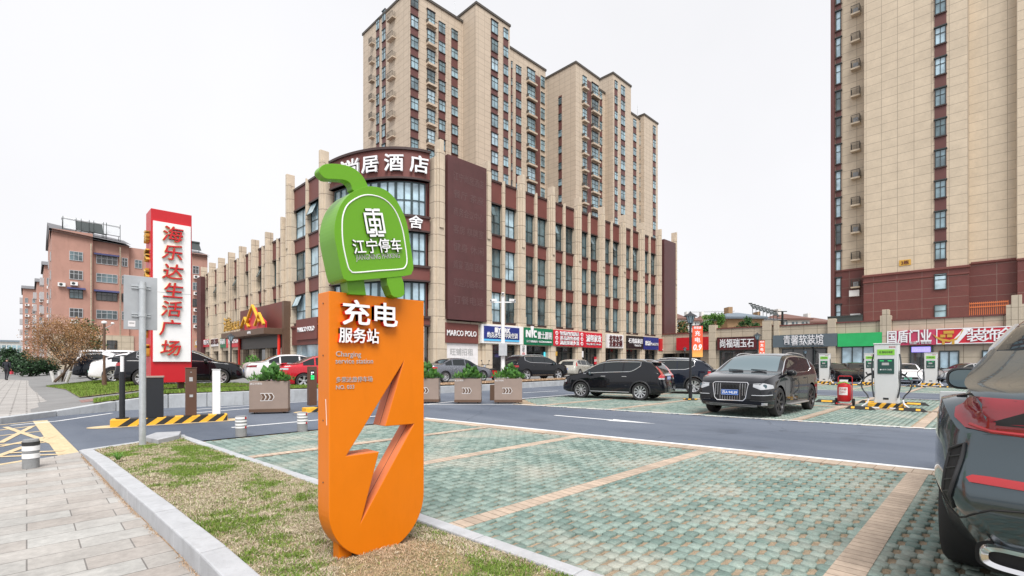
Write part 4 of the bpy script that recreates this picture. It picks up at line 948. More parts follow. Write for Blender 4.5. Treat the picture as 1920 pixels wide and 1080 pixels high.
strip_windows(WA, tl, *pxs(WA, 846, 858), z_at(WA, 852, 66, n=12), 1.45)
strip_windows(WC, tl, *pxs(WC, 920.5, 933), z_at(WC, 927, 52), 1.9)
strip_windows(WC, tl, *pxs(WC, 943.5, 952.5), z_at(WC, 948, 64), 1.6)
strip_windows(WA, tl, *pxs(WA, 958, 960.5), z_at(WA, 959, 122), 1.2, cols=1)
strip_windows(WA, tl, *pxs(WA, 967, 977), z_at(WA, 972, 132), 1.4)
strip_windows(WA, tl, *pxs(WA, 988, 1002.5), z_at(WA, 995, 142), 2.1, brown=False, shelf=True)
strip_windows(WA, tl, *pxs(WA, 1013.5, 1021), z_at(WA, 1017, 154), 1.9, brown=False)
strip_windows(WE_, tl, *pxs(WE_, 1092, 1099.5), z_at(WE_, 1096, 154), 1.9, brown=False, shelf=True)
strip_windows(WE_, tl, *pxs(WE_, 1109, 1121), z_at(WE_, 1115, 169), 2.0, brown=False, shelf=True)
strip_windows(WEF, tl, *pxs(WEF, 1124, 1128.5), z_at(WEF, 1126, 179), 1.5, cols=1)
strip_windows(WE_, tl, *pxs(WE_, 1152, 1157.5), z_at(WE_, 1155, 160), 1.5)
strip_windows(WE_, tl, *pxs(WE_, 1164, 1171.5), z_at(WE_, 1168, 171), 1.8)
strip_windows(WG, tl, *pxs(WG, 1187, 1192.5), z_at(WG, 1190, 232, n=11), 1.6)
strip_windows(WG, tl, *pxs(WG, 1199, 1206), z_at(WG, 1203, 240, n=11), 1.9, brown=False)
strip_windows(WE_, tl, *pxs(WE_, 1224, 1229), z_at(WE_, 1227, 245, n=11), 1.7)
# brown dividers between the bay windows
mb = MB()
for wl, a, b, y in ((WA, 1004, 1012.5, 140), (WE_, 1101, 1108, 150)):
    s0, s1 = pxs(wl, a, b); wl.box(mb, s0, s1, 10, wl.px(a, y)[1], -.1, .05)
WS = Wall('U', 38.2); WS2 = Wall('U', 67.2); WSC = Wall('U', 47.7)
s0, s1 = pxs(WS2, 1047.5, 1053.5); WS2.box(mb, min(s0, s1), max(s0, s1), 10, 49, -.2, .04)
mb.build('window_strip', 'brown_panel_plain', tl)
strip_windows(WS2, tl, s0, s1, [48 - 2.9 * k for k in range(12)], 1.2, cols=1, brown=False)
# left face of the tower
strip_windows(WS, tl, *pxs(WS, 706, 711.5), [53.4 - 2.9 * k for k in range(11)], 1.7, cols=1)
strip_windows(WS, tl, *pxs(WS, 717, 723.5), [53.8 - 2.9 * k for k in range(11)], 1.8, cols=1)
def balcony(wl, par, s0, s1, z, m='tower_beige', ac=True):
    lo, hi = min(s0, s1), max(s0, s1); mb = MB(); wl.box(mb, lo, hi, z - .16, z, 0, .6)
    mb2 = MB()
    for i in range(9): s = lerp(lo + .03, hi - .03, i / 8); mb2.add(*_bx(wl, s - .015, s + .015, z, z + .75, .55, .575))
    for i in range(4): n = .1 + .14 * i; mb2.add(*_bx(wl, lo, lo + .03, z, z + .75, n, n + .03)); mb2.add(*_bx(wl, hi - .03, hi, z, z + .75, n, n + .03))
    wl.box(mb2, lo, hi, z + .75, z + .8, .545, .58)
    b = mb.build('balcony', m, par); mb2.build('railing', 'soffit', b)
    if ac: a = MB(); wl.box(a, lo + .15, hi - .2, z + .02, z + .52, .1, .42); a.build('air_conditioner', 'metal_grey', b)
def _bx(wl, a, b, c, d, e, f): t = MB(); wl.box(t, a, b, c, d, e, f); return t.v, t.f
s0, s1 = pxs(WS, 731, 742)
for k in range(9): balcony(WS, tl, s0, s1, 52.0 - 2.9 * k, ac=False)
s0, s1 = pxs(WS, 697, 703)
for k in range(10): balcony(WS, tl, s0, s1, 51.0 - 2.9 * k, ac=False)
WGs = Wall('U', 90.2); s0, s1 = 51.65, 52.55
WGv = Wall('V', 52.6); s0, s1 = pxs(WGv, 1208.5, 1217)
for k in range(10): balcony(WGv, tl, s0, s1, WGv.px(1213, 254)[1] - 2.9 * k)
for wl, a, b, y, n in ((WA, 799, 816, 43, 12), (WA, 987, 1003.5, 151, 12), (WE_, 1091, 1100, 163, 12), (WE_, 1108, 1122, 177, 12)):
    s0, s1 = pxs(wl, a, b); z = wl.px(a, y)[1]
    for k in range(n): mb = MB(); wl.box(mb, s0, s1, z - 2.9 * k - .3, z - 2.9 * k, 0, .6); wl.box(mb, s0, s0 + .08, z - 2.9 * k, z - 2.9 * k + .5, 0, .55, 1); wl.box(mb, s0, s1, z - 2.9 * k + .42, z - 2.9 * k + .5, .52, .58, 1); mb.build('shelf', ['tower_beige', 'soffit'], tl)
mb = MB(); mb.box(49, 56.5, 55.3, 53.5, 60, 56.6); mb.box(49.3, 57, 56.6, 49.36, 57.06, 58.6); mb.build('rooftop_screen', 'sky_strip', tl)
mb = MB(); mb.box(45, 60, 54.3, 46, 61, 55.3); mb.box(75, 55, 53, 77, 57, 54.4); mb.box(57, 60, 55, 58.5, 62, 56.2); mb.cyl((90, 53, 52), (90, 53, 55), .05, n=5); mb.cyl((46.5, 59, 54), (46.5, 59, 57), .06, n=5); mb.build('rooftop_box', 'metal_grey', tl)
# right tower
trr = E('apartment_tower', 'beige panelled apartment tower on a dark red base at the right side', 'tower', (64, 4, 0))
ZB_ = 10.3
a = MB(); a.box(61, 1.9, ZB_, 76, 9.7, 60); a.box(62.5, 9.7, 11.4, 76, 12.72, 60); a.box(62.3, -1.2, 10.7, 76, 1.898, 60); a.box(61.6, -10, 10.5, 76, -1.202, 60); a.build('wall', 'tower_beige_right', trr)
a = MB(); a.box(60.97, 1.85, 0, 76, 9.75, ZB_ - .02); a.box(62.46, 9.7, 0, 76, 12.75, 11.38); a.box(62.27, -1.25, 0, 76, 1.848, 10.68); a.box(61.57, -10, 0, 76, -1.252, 10.48); a.build('base', 'brown_panel', trr)
a = MB(); a.box(60.85, 1.75, ZB_ - .1, 61.4, 9.85, ZB_ + .12); a.box(60.9, 1.8, ZB_ - .7, 61.4, 9.8, ZB_ - .55); a.box(62.35, 9.852, 11.3, 63, 12.8, 11.5); a.box(62.15, -1.2, 10.6, 62.6, 1.748, 10.8); a.box(61.5, -10, 10.4, 62, -1.202, 10.6); a.build('cornice', 'brown_wall', trr, bevel=.02)
WT = Wall('U', 61); WTL = Wall('U', 62.5)
s0, s1 = onU(1751, 500, 61)[0], onU(1776, 500, 61)[0]
strip_windows(WT, trr, s0 - .05, s1 + .05, [32.3 - 2.9 * k for k in range(-8, 8)], 1.6, zbot=ZB_ + .12, sill=True)
TW += [(trr, WT, s1 + .0, s0 - .0, 9.1, 1.5, 'pane_curtain', 1, .03, False, False), (trr, WT, s1, s0, 6.15, 1.5, 'pane_blue', 1, .03, False, False)]
s0, s1 = onU(1567, 500, 62.5)[0], onU(1578, 500, 62.5)[0]
strip_windows(WTL, trr, s0, s1, [50.2 - 2.9 * k for k in range(16)], 2.1, 'pane_curtain', 1, zbot=4)
mb = MB(); WTL.box(mb, 12.55, 12.9, 0, 60, -.4, .3); mb.build('corner_strip', 'brown_panel_plain', trr)
s0, s1 = onU(1597, 500, 62.5)[0], onU(1614, 500, 62.5)[0]
for k in range(15): balcony(WTL, trr, s1, s0, 50.0 - 2.9 * k + .1, m='tower_beige_right', ac=(k > 3 and k % 2 == 0))
for v, z in ((10.3, 8.5), (10.2, 6.0)): mb = MB(); WTL.box(mb, v, v + .9, z, z + .65, .05, .4); mb.build('air_conditioner', 'white_paint', trr)
mb = MB(); WT.box(mb, *sorted((onU(1686, 488, 61)[0], onU(1708, 488, 61)[0])), 11.0, 11.55, 0, .05); mb.build('plaque', 'gold', trr)
mb = MB(); mb.text('2栋', WT.pt(onU(1697, 488, 61)[0], 11.27, .055), -WT.X, UZ, .42, .02, bold=.03); mb.build('lettering', 'deep_red', trr)
flush_windows()
# ---------------------------------------------------------------- single storey shops at the right
US = 54.0; WR = Wall('U', US)
row = E('shop_row', 'low beige stone row of shops with flat parapet and pillars', 'building', (56, 8, 0))
def vp(px, u=US): return onU(px, 640, u)[0]
mb = MB(); mb.box(US, -14, 0, 60.8, vp(1331), 5.15); mb.box(US + 3.2, vp(1331), 0, 60.8, 30.5, 5.0); mb.build('wall', 'shop_stone', row)
mb = MB(); mb.box(US - .1, -14, 5.15, US + .5, vp(1331), 5.27); mb.box(US + 3.1, vp(1331), 5.0, US + 3.7, 30.4, 5.12); mb.build('coping', 'brown_wall', row)
for px0, px1, z in ((1331, 1344, 5.6), (1431, 1448, 5.75), (1452, 1462, 5.7), (1553, 1568, 5.6), (1655, 1668, 6.1), (1651, 1672, 5.6), (1896, 1916, 6.6), (1886, 1925, 5.9)):
    dd = rnd.random() * .03 + (.04 if z > 6 else 0); mb = MB(); mb.box(US - .32 - dd, vp(px1), 0, US + .3 + dd, vp(px0), z + dd); mb.build('pillar', 'shop_stone', row, bevel=.02)
def opening(px0, px1, z0, z1, cols, name='shop_front', pm='shop_glass', n=.02, white=False):
    lo, hi = sorted((vp(px0), vp(px1))); mb = MB()
    for i in range(cols + 1): s = lerp(lo, hi - .08, i / cols); WR.box(mb, s, s + .08, z0, z1, n, n + .12)
    WR.box(mb, lo, hi, z1 - .1, z1, n, n + .118); WR.box(mb, lo, hi, z0, z0 + .1, n, n + .118)
    f = mb.build(name, 'frame_dark', row); g = MB(); WR.box(g, lo, hi, z0, z1, n - .01, n + .05); g.build('pane', pm, f)
opening(1350, 1421, 0, 2.75, 3); opening(1467, 1550, 0, 2.85, 4); opening(1578, 1640, .4, 2.95, 3, pm='pane_curtain'); opening(1706, 1750, 0, 2.9, 2); opening(1761, 1799, .9, 2.45, 2, pm='pane_curtain'); opening(1841, 1882, .9, 2.45, 2, pm='pane_curtain')
W3 = Wall('U', US + 3.2)
mb = MB(); W3.box(mb, 25.2, 30.0, 0, 2.6, .02, .1); mb.build('shop_front', 'shop_glass', row)
shop_sign(W3, 1268, 1330, 633.5, 657, 'red_paint', 'long blank red sign behind the banner lamp post', [], n=.6, th=.4)
shop_sign(WR, 1344, 1421, 633, 657, 'deep_red', 'dark red jade shop sign with white brush characters', [('尚福瑞玉石', .5, .48, 1.0, 'white_letter', .02, .82)], n=.35, border='brown_trim')
shop_sign(WR, 1449, 1569.5, 629, 651.5, 'slate_sign', 'grey blue shop sign with thin white characters', [('青馨软装馆', .49, .42, .95, 'white_letter', .01, .62), ('—— 窗帘 沙发 墙布 艺术品', .5, .8, .22, 'white_letter', .0, .6)], n=.35)
shop_sign(WR, 1570.5, 1655.5, 625.5, 650, 'green_blank', 'blank bright green shop sign', [('洗衣', .88, .9, .2, 'white_letter', .0, None)], n=.35)
shop_sign(WR, 1656.5, 1754.5, 621, 648, 'pink_sign', 'pinkish red door shop sign with four bold white characters', [('国盾门业', .5, .42, 1.15, 'white_letter', .03, .84), ('防盗门 智能锁', .72, .86, .26, 'white_letter', .01, .4)], n=.35)
def decor(t, W2, P, wd, h):
    hi_ = W2.px(1755.5, 600)[0]
    def Q(px, fy, nn=.01): return W2.pt(W2.px(px, 600)[0], P(0, fy).z, nn)
    mb = MB(); mb.prism([(-.75, -h * .5), (-.25, -h * .5), (.65, h * .5), (.15, h * .5)], Q(1803, .5, .01), W2.right(), UZ, W2.N, 0, .03); mb.build('stripe', 'white_letter', t)
    mb = MB(); pts = [(-.95, .18), (-.75, .02), (-.4, -.2), (.1, -.34), (.5, -.22), (.75, .05), (.85, .42), (.98, .5), (.8, .1), (.55, -.35), (.1, -.5), (-.35, -.42), (-.7, -.18)]
    mb2 = MB(); [mb2.text(ch, Q(px, .5), W2.right(), UZ, 1.1, .05, bold=.02) for ch, px in zip('装饰全屋', (1829.5, 1858, 1886, 1914))]; mb2.build('lettering', 'white_letter', t); O = Q(1777, .48); mb.prism(pts, O, W2.right(), UZ, W2.N, 0, .04)
    for x, z in ((-.3, .0), (.12, .0), (-.1, .3), (.22, .3)): mb.fbox(O, W2.right(), UZ, W2.N, x - .16, x + .16, z - .12, z + .12, .0, .05)
    for x in (-.3, .3): mb.fbox(O, W2.right(), UZ, W2.N, x - .05, x + .12, -.7, -.4, .0, .05)
    mb.build('emblem', 'gold', t)
shop_sign(WR, 1755.5, 1990, 616.5, 645.5, 'red_sign', 'red decoration shop sign with white border, slanted white stripe and gold emblem', [], n=.35, border='white_letter', extra=decor)
mb = MB(); W5 = Wall('U', US - .16); lo, hi = sorted((vp(1707), vp(1748))); W5.box(mb, lo + .1, hi - .1, 2.35, 2.8, -.02, .04)
o = T1('led_sign', mb, 'led_violet', 'violet lit ticker sign above the shop door', 'sign')
mb = MB(); mb.text('全屋定制 智能门锁', W5.pt((lo + hi) / 2, 2.57, .05), -W5.X, UZ, .3, .01, width=(hi - lo) * .7); c = mb.build('lettering', 'white_letter', o, world=False)
# terrace railing above the shops
tr_ = E('wooden_railing', 'orange wooden slatted railing on the terrace below the right tower', 'railing', (US + 2, 0, 5.2))
mb = MB(); WRR = Wall('U', US + 1.0); a, b = sorted((onU(1818, 600, US + 1)[0], onU(1890, 600, US + 1)[0]))
for i in range(20): s = lerp(a, b, i / 19); WRR.box(mb, s - .022, s + .022, 5.1, 6.4, 0, .05)
for z in (5.95, 6.25): WRR.box(mb, a, b, z, z + .09, .05, .1)
mb.build('slats', 'orange_inner', tr_)
mb = MB(); WTT = Wall('U', 61.2); WTT.box(mb, 9.8, 12.9, 4.6, 6.3, .3, .36); WTT.box(mb, 9.8, 12.9, 6.3, 6.4, .25, .42)
T1('dark_railing', mb, 'frame_dark', 'dark metal balcony railing at the left foot of the right tower', 'railing')
# ================================================================ STREET FURNITURE
# ---- the orange charging sign
VF = 3.213; TH = .18
WSG = Wall('V', VF)
def FV(px, py, v=VF): s, z = onV(px, py, v); return (s, z)
def plate(outer, hole, v0, v1, name, m, parent, bevel=.006):
    bm = bmesh.new()
    def loop(pts, v): return [bm.verts.new((p[0], v, p[1])) for p in pts]
    for v, flip in ((v0, 0), (v1, 1)):
        lo = loop(outer, v); es = [bm.edges.new((lo[i], lo[(i + 1) % len(lo)])) for i in range(len(lo))]
        if hole: lh = loop(hole, v); es += [bm.edges.new((lh[i], lh[(i + 1) % len(lh)])) for i in range(len(lh))]
        bmesh.ops.triangle_fill(bm, edges=es, use_beauty=True)
        if not flip: L0 = lo; H0 = lh if hole else None
        else: L1 = lo; H1 = lh if hole else None
    for A, B in ((L0, L1),) + (((H0, H1),) if hole else ()):
        for i in range(len(A)): f = bm.faces.new((A[i], A[(i + 1) % len(A)], B[(i + 1) % len(A)], B[i])); f.material_index = 1 if A is H0 else 0
    bmesh.ops.recalc_face_normals(bm, faces=bm.faces[:])
    me = bpy.data.meshes.new(name); o_ = ORIG[rootof(parent).name]
    for v in bm.verts: v.co -= o_
    bm.to_mesh(me); bm.free()
    for mm in (m if isinstance(m, list) else [m]): me.materials.append(M[mm])
    o = bpy.data.objects.new(name, me); COL.objects.link(o); o.parent = parent
    if bevel: b = o.modifiers.new('bevel', 'BEVEL'); b.width = bevel; b.segments = 2; b.limit_method = 'ANGLE'; b.angle_limit = R(50)
    return o
uL, uR = FV(617, 600)[0], FV(795, 600)[0]; ZT_ = 1.938; rad = (uR - uL) / 2; uc = (uL + uR) / 2; zc_ = .04 + rad
outer = [(uL, ZT_), (uR, ZT_)] + [(uc + rad * math.cos(R(-t)), zc_ + rad * math.sin(R(-t))) for t in range(0, 181, 6)]
bolt = [FV(757, 678), FV(649.7, 854.8), FV(711, 847), FV(677, 979), FV(776, 795), FV(722, 799.5)]
sg = E('charging_sign', 'orange charging station sign with a lightning bolt cut-out, standing in the grass', 'sign', (uc, VF + TH / 2, .03))
body = plate(outer, bolt, VF, VF + TH, 'body', ['orange', 'orange_inner'], sg, .005)
mb = MB()       # dark seam halfway into the cut
for i in range(6):
    a, b = Vector((bolt[i][0], 0, bolt[i][1])), Vector((bolt[(i + 1) % 6][0], 0, bolt[(i + 1) % 6][1])); d = (b - a).normalized(); n_ = Vector((-d.z, 0, d.x))
    cc = Vector((sum(p[0] for p in bolt) / 6, 0, sum(p[1] for p in bolt) / 6))
    mb.fbox(a + Vector((0, VF + TH * .45, 0)), d, (0, 1, 0), n_, .01, (b - a).length - .01, 0, .004, -.0015, .0015)
mb.build('seam', 'planter_side', sg)
mb = MB(); px_ = FV(643, 1000, VF + .09)[0]; mb.box(px_ - .05, VF + .05, -.05, px_ + .05, VF + .14, .5); mb.build('post', 'orange', sg, bevel=.004)
mb = MB(); mb.cyl(WSG.pt(uL + .012, 1.2, 0) - Vector((.013, -.05, 0)), WSG.pt(uL + .012, 1.02, 0) - Vector((.013, -.035, 0)), .002, n=4); mb.build('scratch', 'white_paint', sg)
RX = Vector((1, 0, 0))
def raised(par, txt, px, py, size, width, v=VF, d0=.018, mside='red_letter', mface='white_letter', bold=.03, X=RX, Y=Vector(UZ), two=True):
    s, z = FV(px, py, v); O = Vector((s, v - .0005, z)); Xn = X.normalized(); Yn = (Vector(UZ) - Xn * Xn.z).normalized()
    mb = MB(); mb.text(txt, O, Xn, Yn, size, d0, bold=bold, width=width); f = mb.build('lettering', mside, par)
    if two: mb = MB(); mb.text(txt, O - Vector((0, d0 * 1.066, 0)), Xn, Yn, size, .0015, bold=bold, width=width); mb.build('lettering_face', mface, f)
def wpx(a, b, y=600, v=VF): return FV(b, y, v)[0] - FV(a, y, v)[0]
raised(sg, '充电', 691, 590, .185, wpx(641, 742), bold=.03, d0=.038)
raised(sg, '服务站', 671, 630, .112, wpx(634, 708), bold=.03, d0=.024)
raised(sg, 'Charging', 653.5, 663.5, .052, wpx(630, 677), two=False, mside='grey_text', d0=.004, bold=.0)
raised(sg, 'service station', 665, 676.5, .052, wpx(630, 700), two=False, mside='grey_text', d0=.004, bold=.0)
raised(sg, '多荣达旅停车场', 665, 711.5, .042, wpx(631, 699), two=False, mside='grey_text', d0=.004, bold=.0)
raised(sg, 'NO. 033', 647, 725.5, .040, wpx(630, 664), two=False, mside='grey_text', d0=.004, bold=.0)
for zz in (.62, 1.05, 1.5, 1.86):
    mb = MB(); mb.cyl((uL - .0005, VF + TH * .5, zz), (uL - .004, VF + TH * .5, zz), .006, n=8); mb.build('screw', 'planter_side', sg)
# ---- the green plug
VG = VF - .085; TG = .235
pl = E('plug_sign', 'green plug shaped car park sign tilted on top of the orange sign', 'sign', (uc, VG + TG / 2, ZT_))
c5 = lambda x, y: (560 + x / 2.4536, 280 + y / 2.4536)
def smooth(pts, n=3, closed=True):
    out = []; k = len(pts)
    for i in range(k if closed else k - 1):
        p0, p1, p2, p3 = (pts[(i - 1) % k], pts[i], pts[(i + 1) % k], pts[(i + 2) % k]) if closed else (pts[max(i - 1, 0)], pts[i], pts[i + 1], pts[min(i + 2, k - 1)])
        for j in range(n):
            t = j / n; out.append(tuple(.5 * ((2 * b) + (c - a) * t + (2 * a - 5 * b + 4 * c - d) * t * t + (-a + 3 * b - 3 * c + d) * t ** 3) for a, b, c, d in zip(p0, p1, p2, p3)))
    if not closed: out.append(pts[-1])
    return out
face = [(240, 605), (217, 600), (203, 583), (178, 470), (165, 385), (173, 310), (200, 245), (250, 195), (320, 170), (390, 182), (440, 222), (478, 285), (500, 350), (516, 450), (528, 535), (522, 565), (502, 580), (370, 594)]
FP = smooth([FV(*c5(*p), VG) for p in face], 4)
plate(FP, None, VG, VG + TG, 'body', 'green', pl, .006)
line = [(262, 567), (240, 560), (226, 535), (205, 440), (200, 360), (205, 300), (230, 250), (290, 214), (345, 212), (400, 234), (445, 285), (475, 360), (490, 440), (498, 510), (490, 540), (468, 551), (370, 558)]
mb = MB(); mb.tube([(p[0], VG - .001, p[1]) for p in smooth([FV(*c5(*p), VG) for p in line], 4)], .0048, 6, closed=True); mb.build('outline', 'white_letter', pl)
cab = [(96, 108), (96, 88), (112, 72), (140, 66), (190, 68), (245, 82), (285, 112), (308, 145), (318, 185), (255, 192), (240, 160), (215, 142), (165, 137), (125, 134)]
plate(smooth([FV(*c5(*p), VG + .03) for p in cab], 3), None, VG + .03, VG + .105, 'cable', 'green', pl, .005)
plate([FV(*c5(*p), VG + .05) for p in ((222, 598), (300, 592), (312, 672), (232, 668))], None, VG + .05, VG + .16, 'prong', 'green', pl, .005)
plate(smooth([FV(*c5(*p), VG + .004) for p in ((405, 590), (472, 582), (487, 650), (484, 670), (468, 681), (446, 681), (430, 672), (424, 660))], 2), None, VG + .004, VG + .10, 'prong', 'green', pl, .005)
a_, b_ = FV(*c5(255, 455), VG), FV(*c5(470, 447), VG); TX = Vector((b_[0] - a_[0], 0, b_[1] - a_[1])).normalized(); TY = Vector((-TX.z, 0, TX.x))
raised(pl, '江宁停车', *c5(361, 447), .105, wpx(660, 752, v=VG), v=VG, d0=.014, mside='black_paint', X=TX, bold=.015)
raised(pl, 'JIANGNING PARKING', *c5(366, 492), .052, wpx(667, 751, v=VG), v=VG, d0=.003, mside='grey_text', X=TX, two=False, bold=0)
s, z = FV(*c5(345, 338), VG); O = Vector((s, VG, z)); h = .095; w_ = .075
bars = [(-.75, .82, -.12, 1.0), (.12, .82, .75, 1.0), (-1, .35, -.8, -.62), (.8, .35, 1, -.62), (-1, .52, -.12, .70), (.12, .52, 1, .70), (-1, .28, -.8, .6), (.8, .28, 1, .6), (-.1, -.95, .1, .95),
        (-.6, .12, -.1, .28), (-.6, -.3, -.1, -.14), (.1, .12, .6, .28), (.1, -.3, .6, -.14), (-.6, -.3, -.42, .28), (.42, -.55, .6, .28), (-.6, -.62, .0, -.46), (-1, -.8, -.2, -.62), (.2, -.8, 1, -.62), (-.75, -1.05, -.12, -.88), (.12, -1.05, .75, -.88)]
for nm, m_, d0, d1 in (('emblem', 'black_paint', 0, .014), ('emblem_face', 'white_letter', .014, .017)):
    mb = MB()
    for i, (x0, z0, x1, z1) in enumerate(bars): mb.fbox(O, TX, TY, (0, -1, 0), x0 * w_, x1 * w_, z0 * h, z1 * h, d0, d1 + i * .00004)
    mb.build(nm, m_, pl)
# ---- the tall red and white sign of the plaza
py_ = E('plaza_sign', 'tall red pylon sign with a white panel and seven red characters', 'sign', (3.6, 20.6, .4))
VP = 20.25
def pp(px, py): return onV(px, py, VP)
s0, zt0 = pp(283, 390); s1, _ = pp(359.5, 405); zb0 = pp(283, 718)[1]
DP = .95
mb = MB(); mb.box(s0, VP, zb0, s1, VP + DP, zt0); mb.build('body', 'red_paint', py_, bevel=.01)
p0, zw = pp(284.5, 413.5); p1, _ = pp(357, 426); zwb = pp(284, 678)[1]
mb = MB(); mb.box(p0 + .03, VP - .06, zwb, p1, VP - .001, zw); mb.build('panel', 'white_paint', py_)
mb = MB(); zs = pp(300, 548)[1]; mb.box(p0 + .03, VP - .063, zs - .006, p1, VP - .06, zs + .006); mb.build('seam', 'grey_text', py_)
for ch, (cx, cy) in zip('海乐达生活广场', ((323.5, 441), (322, 475), (323, 511), (323.5, 546), (321, 580), (318, 615), (319, 653))):
    s, z = pp(cx, cy); mb = MB(); mb.text(ch, (s, VP - .06, z), (1, 0, 0), UZ, .57, .07, bold=.02, fx=1.08, shear=.12); f = mb.build('letter', 'gold', py_)
    mb = MB(); mb.text(ch, (s, VP - .13, z), (1, 0, 0), UZ, .57, .01, bold=.012, fx=1.08, shear=.12); mb.build('letter_face', 'red_paint', f)
for i, ch in enumerate('海乐达生活广场'):
    z = lerp(zt0 - .9, zb0 + 1.1, i / 6); mb = MB(); mb.text(ch, (s0, VP + DP / 2, z), (0, -1, 0), UZ, .45, .10, bold=.03, fx=1.1); mb.build('letter', 'gold', py_)
for u_ in (s0 + .25, s1 - .25): mb = MB(); mb.box(u_ - .09, VP + .3, .3, u_ + .09, VP + .5, zb0); mb.build('leg', 'planter_side', py_)
# ---- back of a road sign on a galvanised post
rs = E('road_sign', 'back of a grey road sign on a galvanised post in the grass', 'sign', (1.41, 10.4, .03))
mb = MB(); mb.cyl((1.41, 10.4, 0), (1.41, 10.4, 2.84), .05, n=20); mb.cyl((1.41, 10.4, 0), (1.41, 10.4, .05), .052, n=20); mb.build('post', 'galv', rs, smooth=True)
VS = 10.46
c0, c1 = onV(232, 515, VS), onV(295, 523, VS); z1 = onV(232, 617, VS)[1]
mb = MB(); mb.box(c0[0], VS, z1, c1[0], VS + .03, c0[1]); mb.build('panel', 'sign_back', rs, bevel=.004)
mb = MB()
for zz in (c0[1] - .22, z1 + .22):
    mb.box(c0[0] + .1, VS - .022, zz, c1[0] - .1, VS - .002, zz + .02); mb.box(c0[0] + .1, VS - .022, zz + .04, c1[0] - .1, VS - .002, zz + .06)
    mb.lathe([(.054, zz - .0), (.058, zz), (.058, zz + .05), (.054, zz + .05)], (1.41, 10.4, 0), n=16)
mb.build('clamp', 'galv', rs)
mb = MB(); s, z = onV(247, 607, VS); mb.box(s - .05, VS - .004, z - .05, s + .05, VS - .001, z + .05); st_ = mb.build('sticker', 'poster_white', rs)
mb = MB(); mb.text('拍照举报', (s, VS - .004, z + .01), (1, 0, 0), UZ, .024, .001, width=.07); mb.build('lettering', 'black_paint', st_)

# concrete slab by the post
T1('concrete_slab', MB().prism([(1.62, 10.35), (2.0, 10.75), (2.14, 11.3), (1.75, 11.45), (1.5, 10.95)], (0, 0, 0), (1, 0, 0), (0, 1, 0), (0, 0, 1), .0, .11), 'kerb_stone', 'pale slab set in the end of the grass behind the sign post', 'slab', bevel=.012)
# ---- striped kerb islands of the car park gate
def stripes(mb, O, X, Y, L, H, Wd, pitch=.34, m=1, slant=.22, top=True, lo=.0):
    X, Y = Vector(X), Vector(Y); O = Vector(O)
    x = .12
    while x < L - .05:
        x1 = min(x + pitch * .5, L - .01)
        a = min(x + slant, L - .005); b = min(x1 + slant, L - .004)
        p = [O + X * x + Vector((0, 0, lo)), O + X * x1 + Vector((0, 0, lo)), O + X * b + Vector((0, 0, H)), O + X * a + Vector((0, 0, H))]
        mb.add([q - Y * .002 for q in p] + [q - Y * .0005 for q in p], [(0, 1, 2, 3), (7, 6, 5, 4), (0, 4, 5, 1), (1, 5, 6, 2), (2, 6, 7, 3), (3, 7, 4, 0)], m)
        if top: q = [O + X * a + Vector((0, 0, H + .002)), O + X * b + Vector((0, 0, H + .002)), O + X * b + Y * Wd + Vector((0, 0, H + .002)), O + X * a + Y * Wd + Vector((0, 0, H + .002))]; mb.add(q, [(0, 1, 2, 3)], m)
        x += pitch
def island(p, q, wd, h, label):
    a, b = Vector(p), Vector(q); d = b - a; L = d.length; X = d.normalized(); Y = Vector((-X.y, X.x, 0)); r = math.atan2(X.y, X.x)
    t = E('gate_island', label, 'kerb island', (a + d / 2), group=None); mb = MB()
    mb.fbox(a, X, Y, UZ, 0, L, 0, wd, .0, h); o = mb.build('block', 'yellow', t, bevel=.012)
    mb = MB(); stripes(mb, a, X, Y, L, h, wd, m=0); mb.build('stripes', 'black_paint', t)
    return X, Y
X1, Y1 = island(G(206, 802), G(427, 789), .34, .17, 'long yellow and black striped kerb island carrying the gate posts')
X2, Y2 = island(G(574, 774), G(660, 768), .34, .13, 'short yellow and black striped kerb island partly behind the orange sign')
pts = []
ca, cb_ = Vector(G(206, 802)) + Y1 * .17, Vector(G(427, 789)) + Y1 * .17
for t in range(0, 181, 15): pts.append(cb_ + X1 * (.0 + .42 * math.sin(R(t))) - Y1 * (.30 * math.cos(R(t))))
for t in range(0, 181, 15): pts.append(ca - X1 * (.0 + .42 * math.sin(R(t))) + Y1 * (.30 * math.cos(R(t))))
polysheet('yellow_marking', [p[:2] for p in pts], .0078, 'yellow_road')
ca = Vector(G(574, 774)) + Y2 * .17
polysheet('yellow_marking', [(ca + X2 * (.28 * math.cos(R(t)) * 1.0) + Y2 * .28 * math.sin(R(t)))[:2] for t in range(0, 360, 20)], .0079, 'yellow_road')
def onisl(px, d=0): # base point on the island for a picture column
    A, B = Vector(G(206, 802)), Vector(G(427, 789)); a = (px - 960) / FPX; r = Vector(((1 + a), (1 - a), 0))
    A2 = A + Y1 * .17; dd = B - A; den = dd.x * r.y - dd.y * r.x; t = (A2.y * r.x - A2.x * r.y) / den; return A2 + dd * t
def ztop(p, py): d = (p.x + p.y) / S2; return CAMH + (HORY - py) / FPX * d
p = onisl(229); t = E('camera_post', 'slim black and white post with a camera on the striped island', 'camera post', (p.x, p.y, .17))
mb = MB(); zt = ztop(p, 697); mb.cyl((p.x, p.y, .17), (p.x, p.y, zt), .055, n=16); mb.cyl((p.x, p.y, .17), (p.x, p.y, .2), .12, n=16); mb.build('lower_post', 'black_metal', t, smooth=True)
mb = MB(); mb.cyl((p.x, p.y, zt), (p.x, p.y, ztop(p, 668)), .036, n=14); mb.build('upper_post', 'white_paint', t, smooth=True)
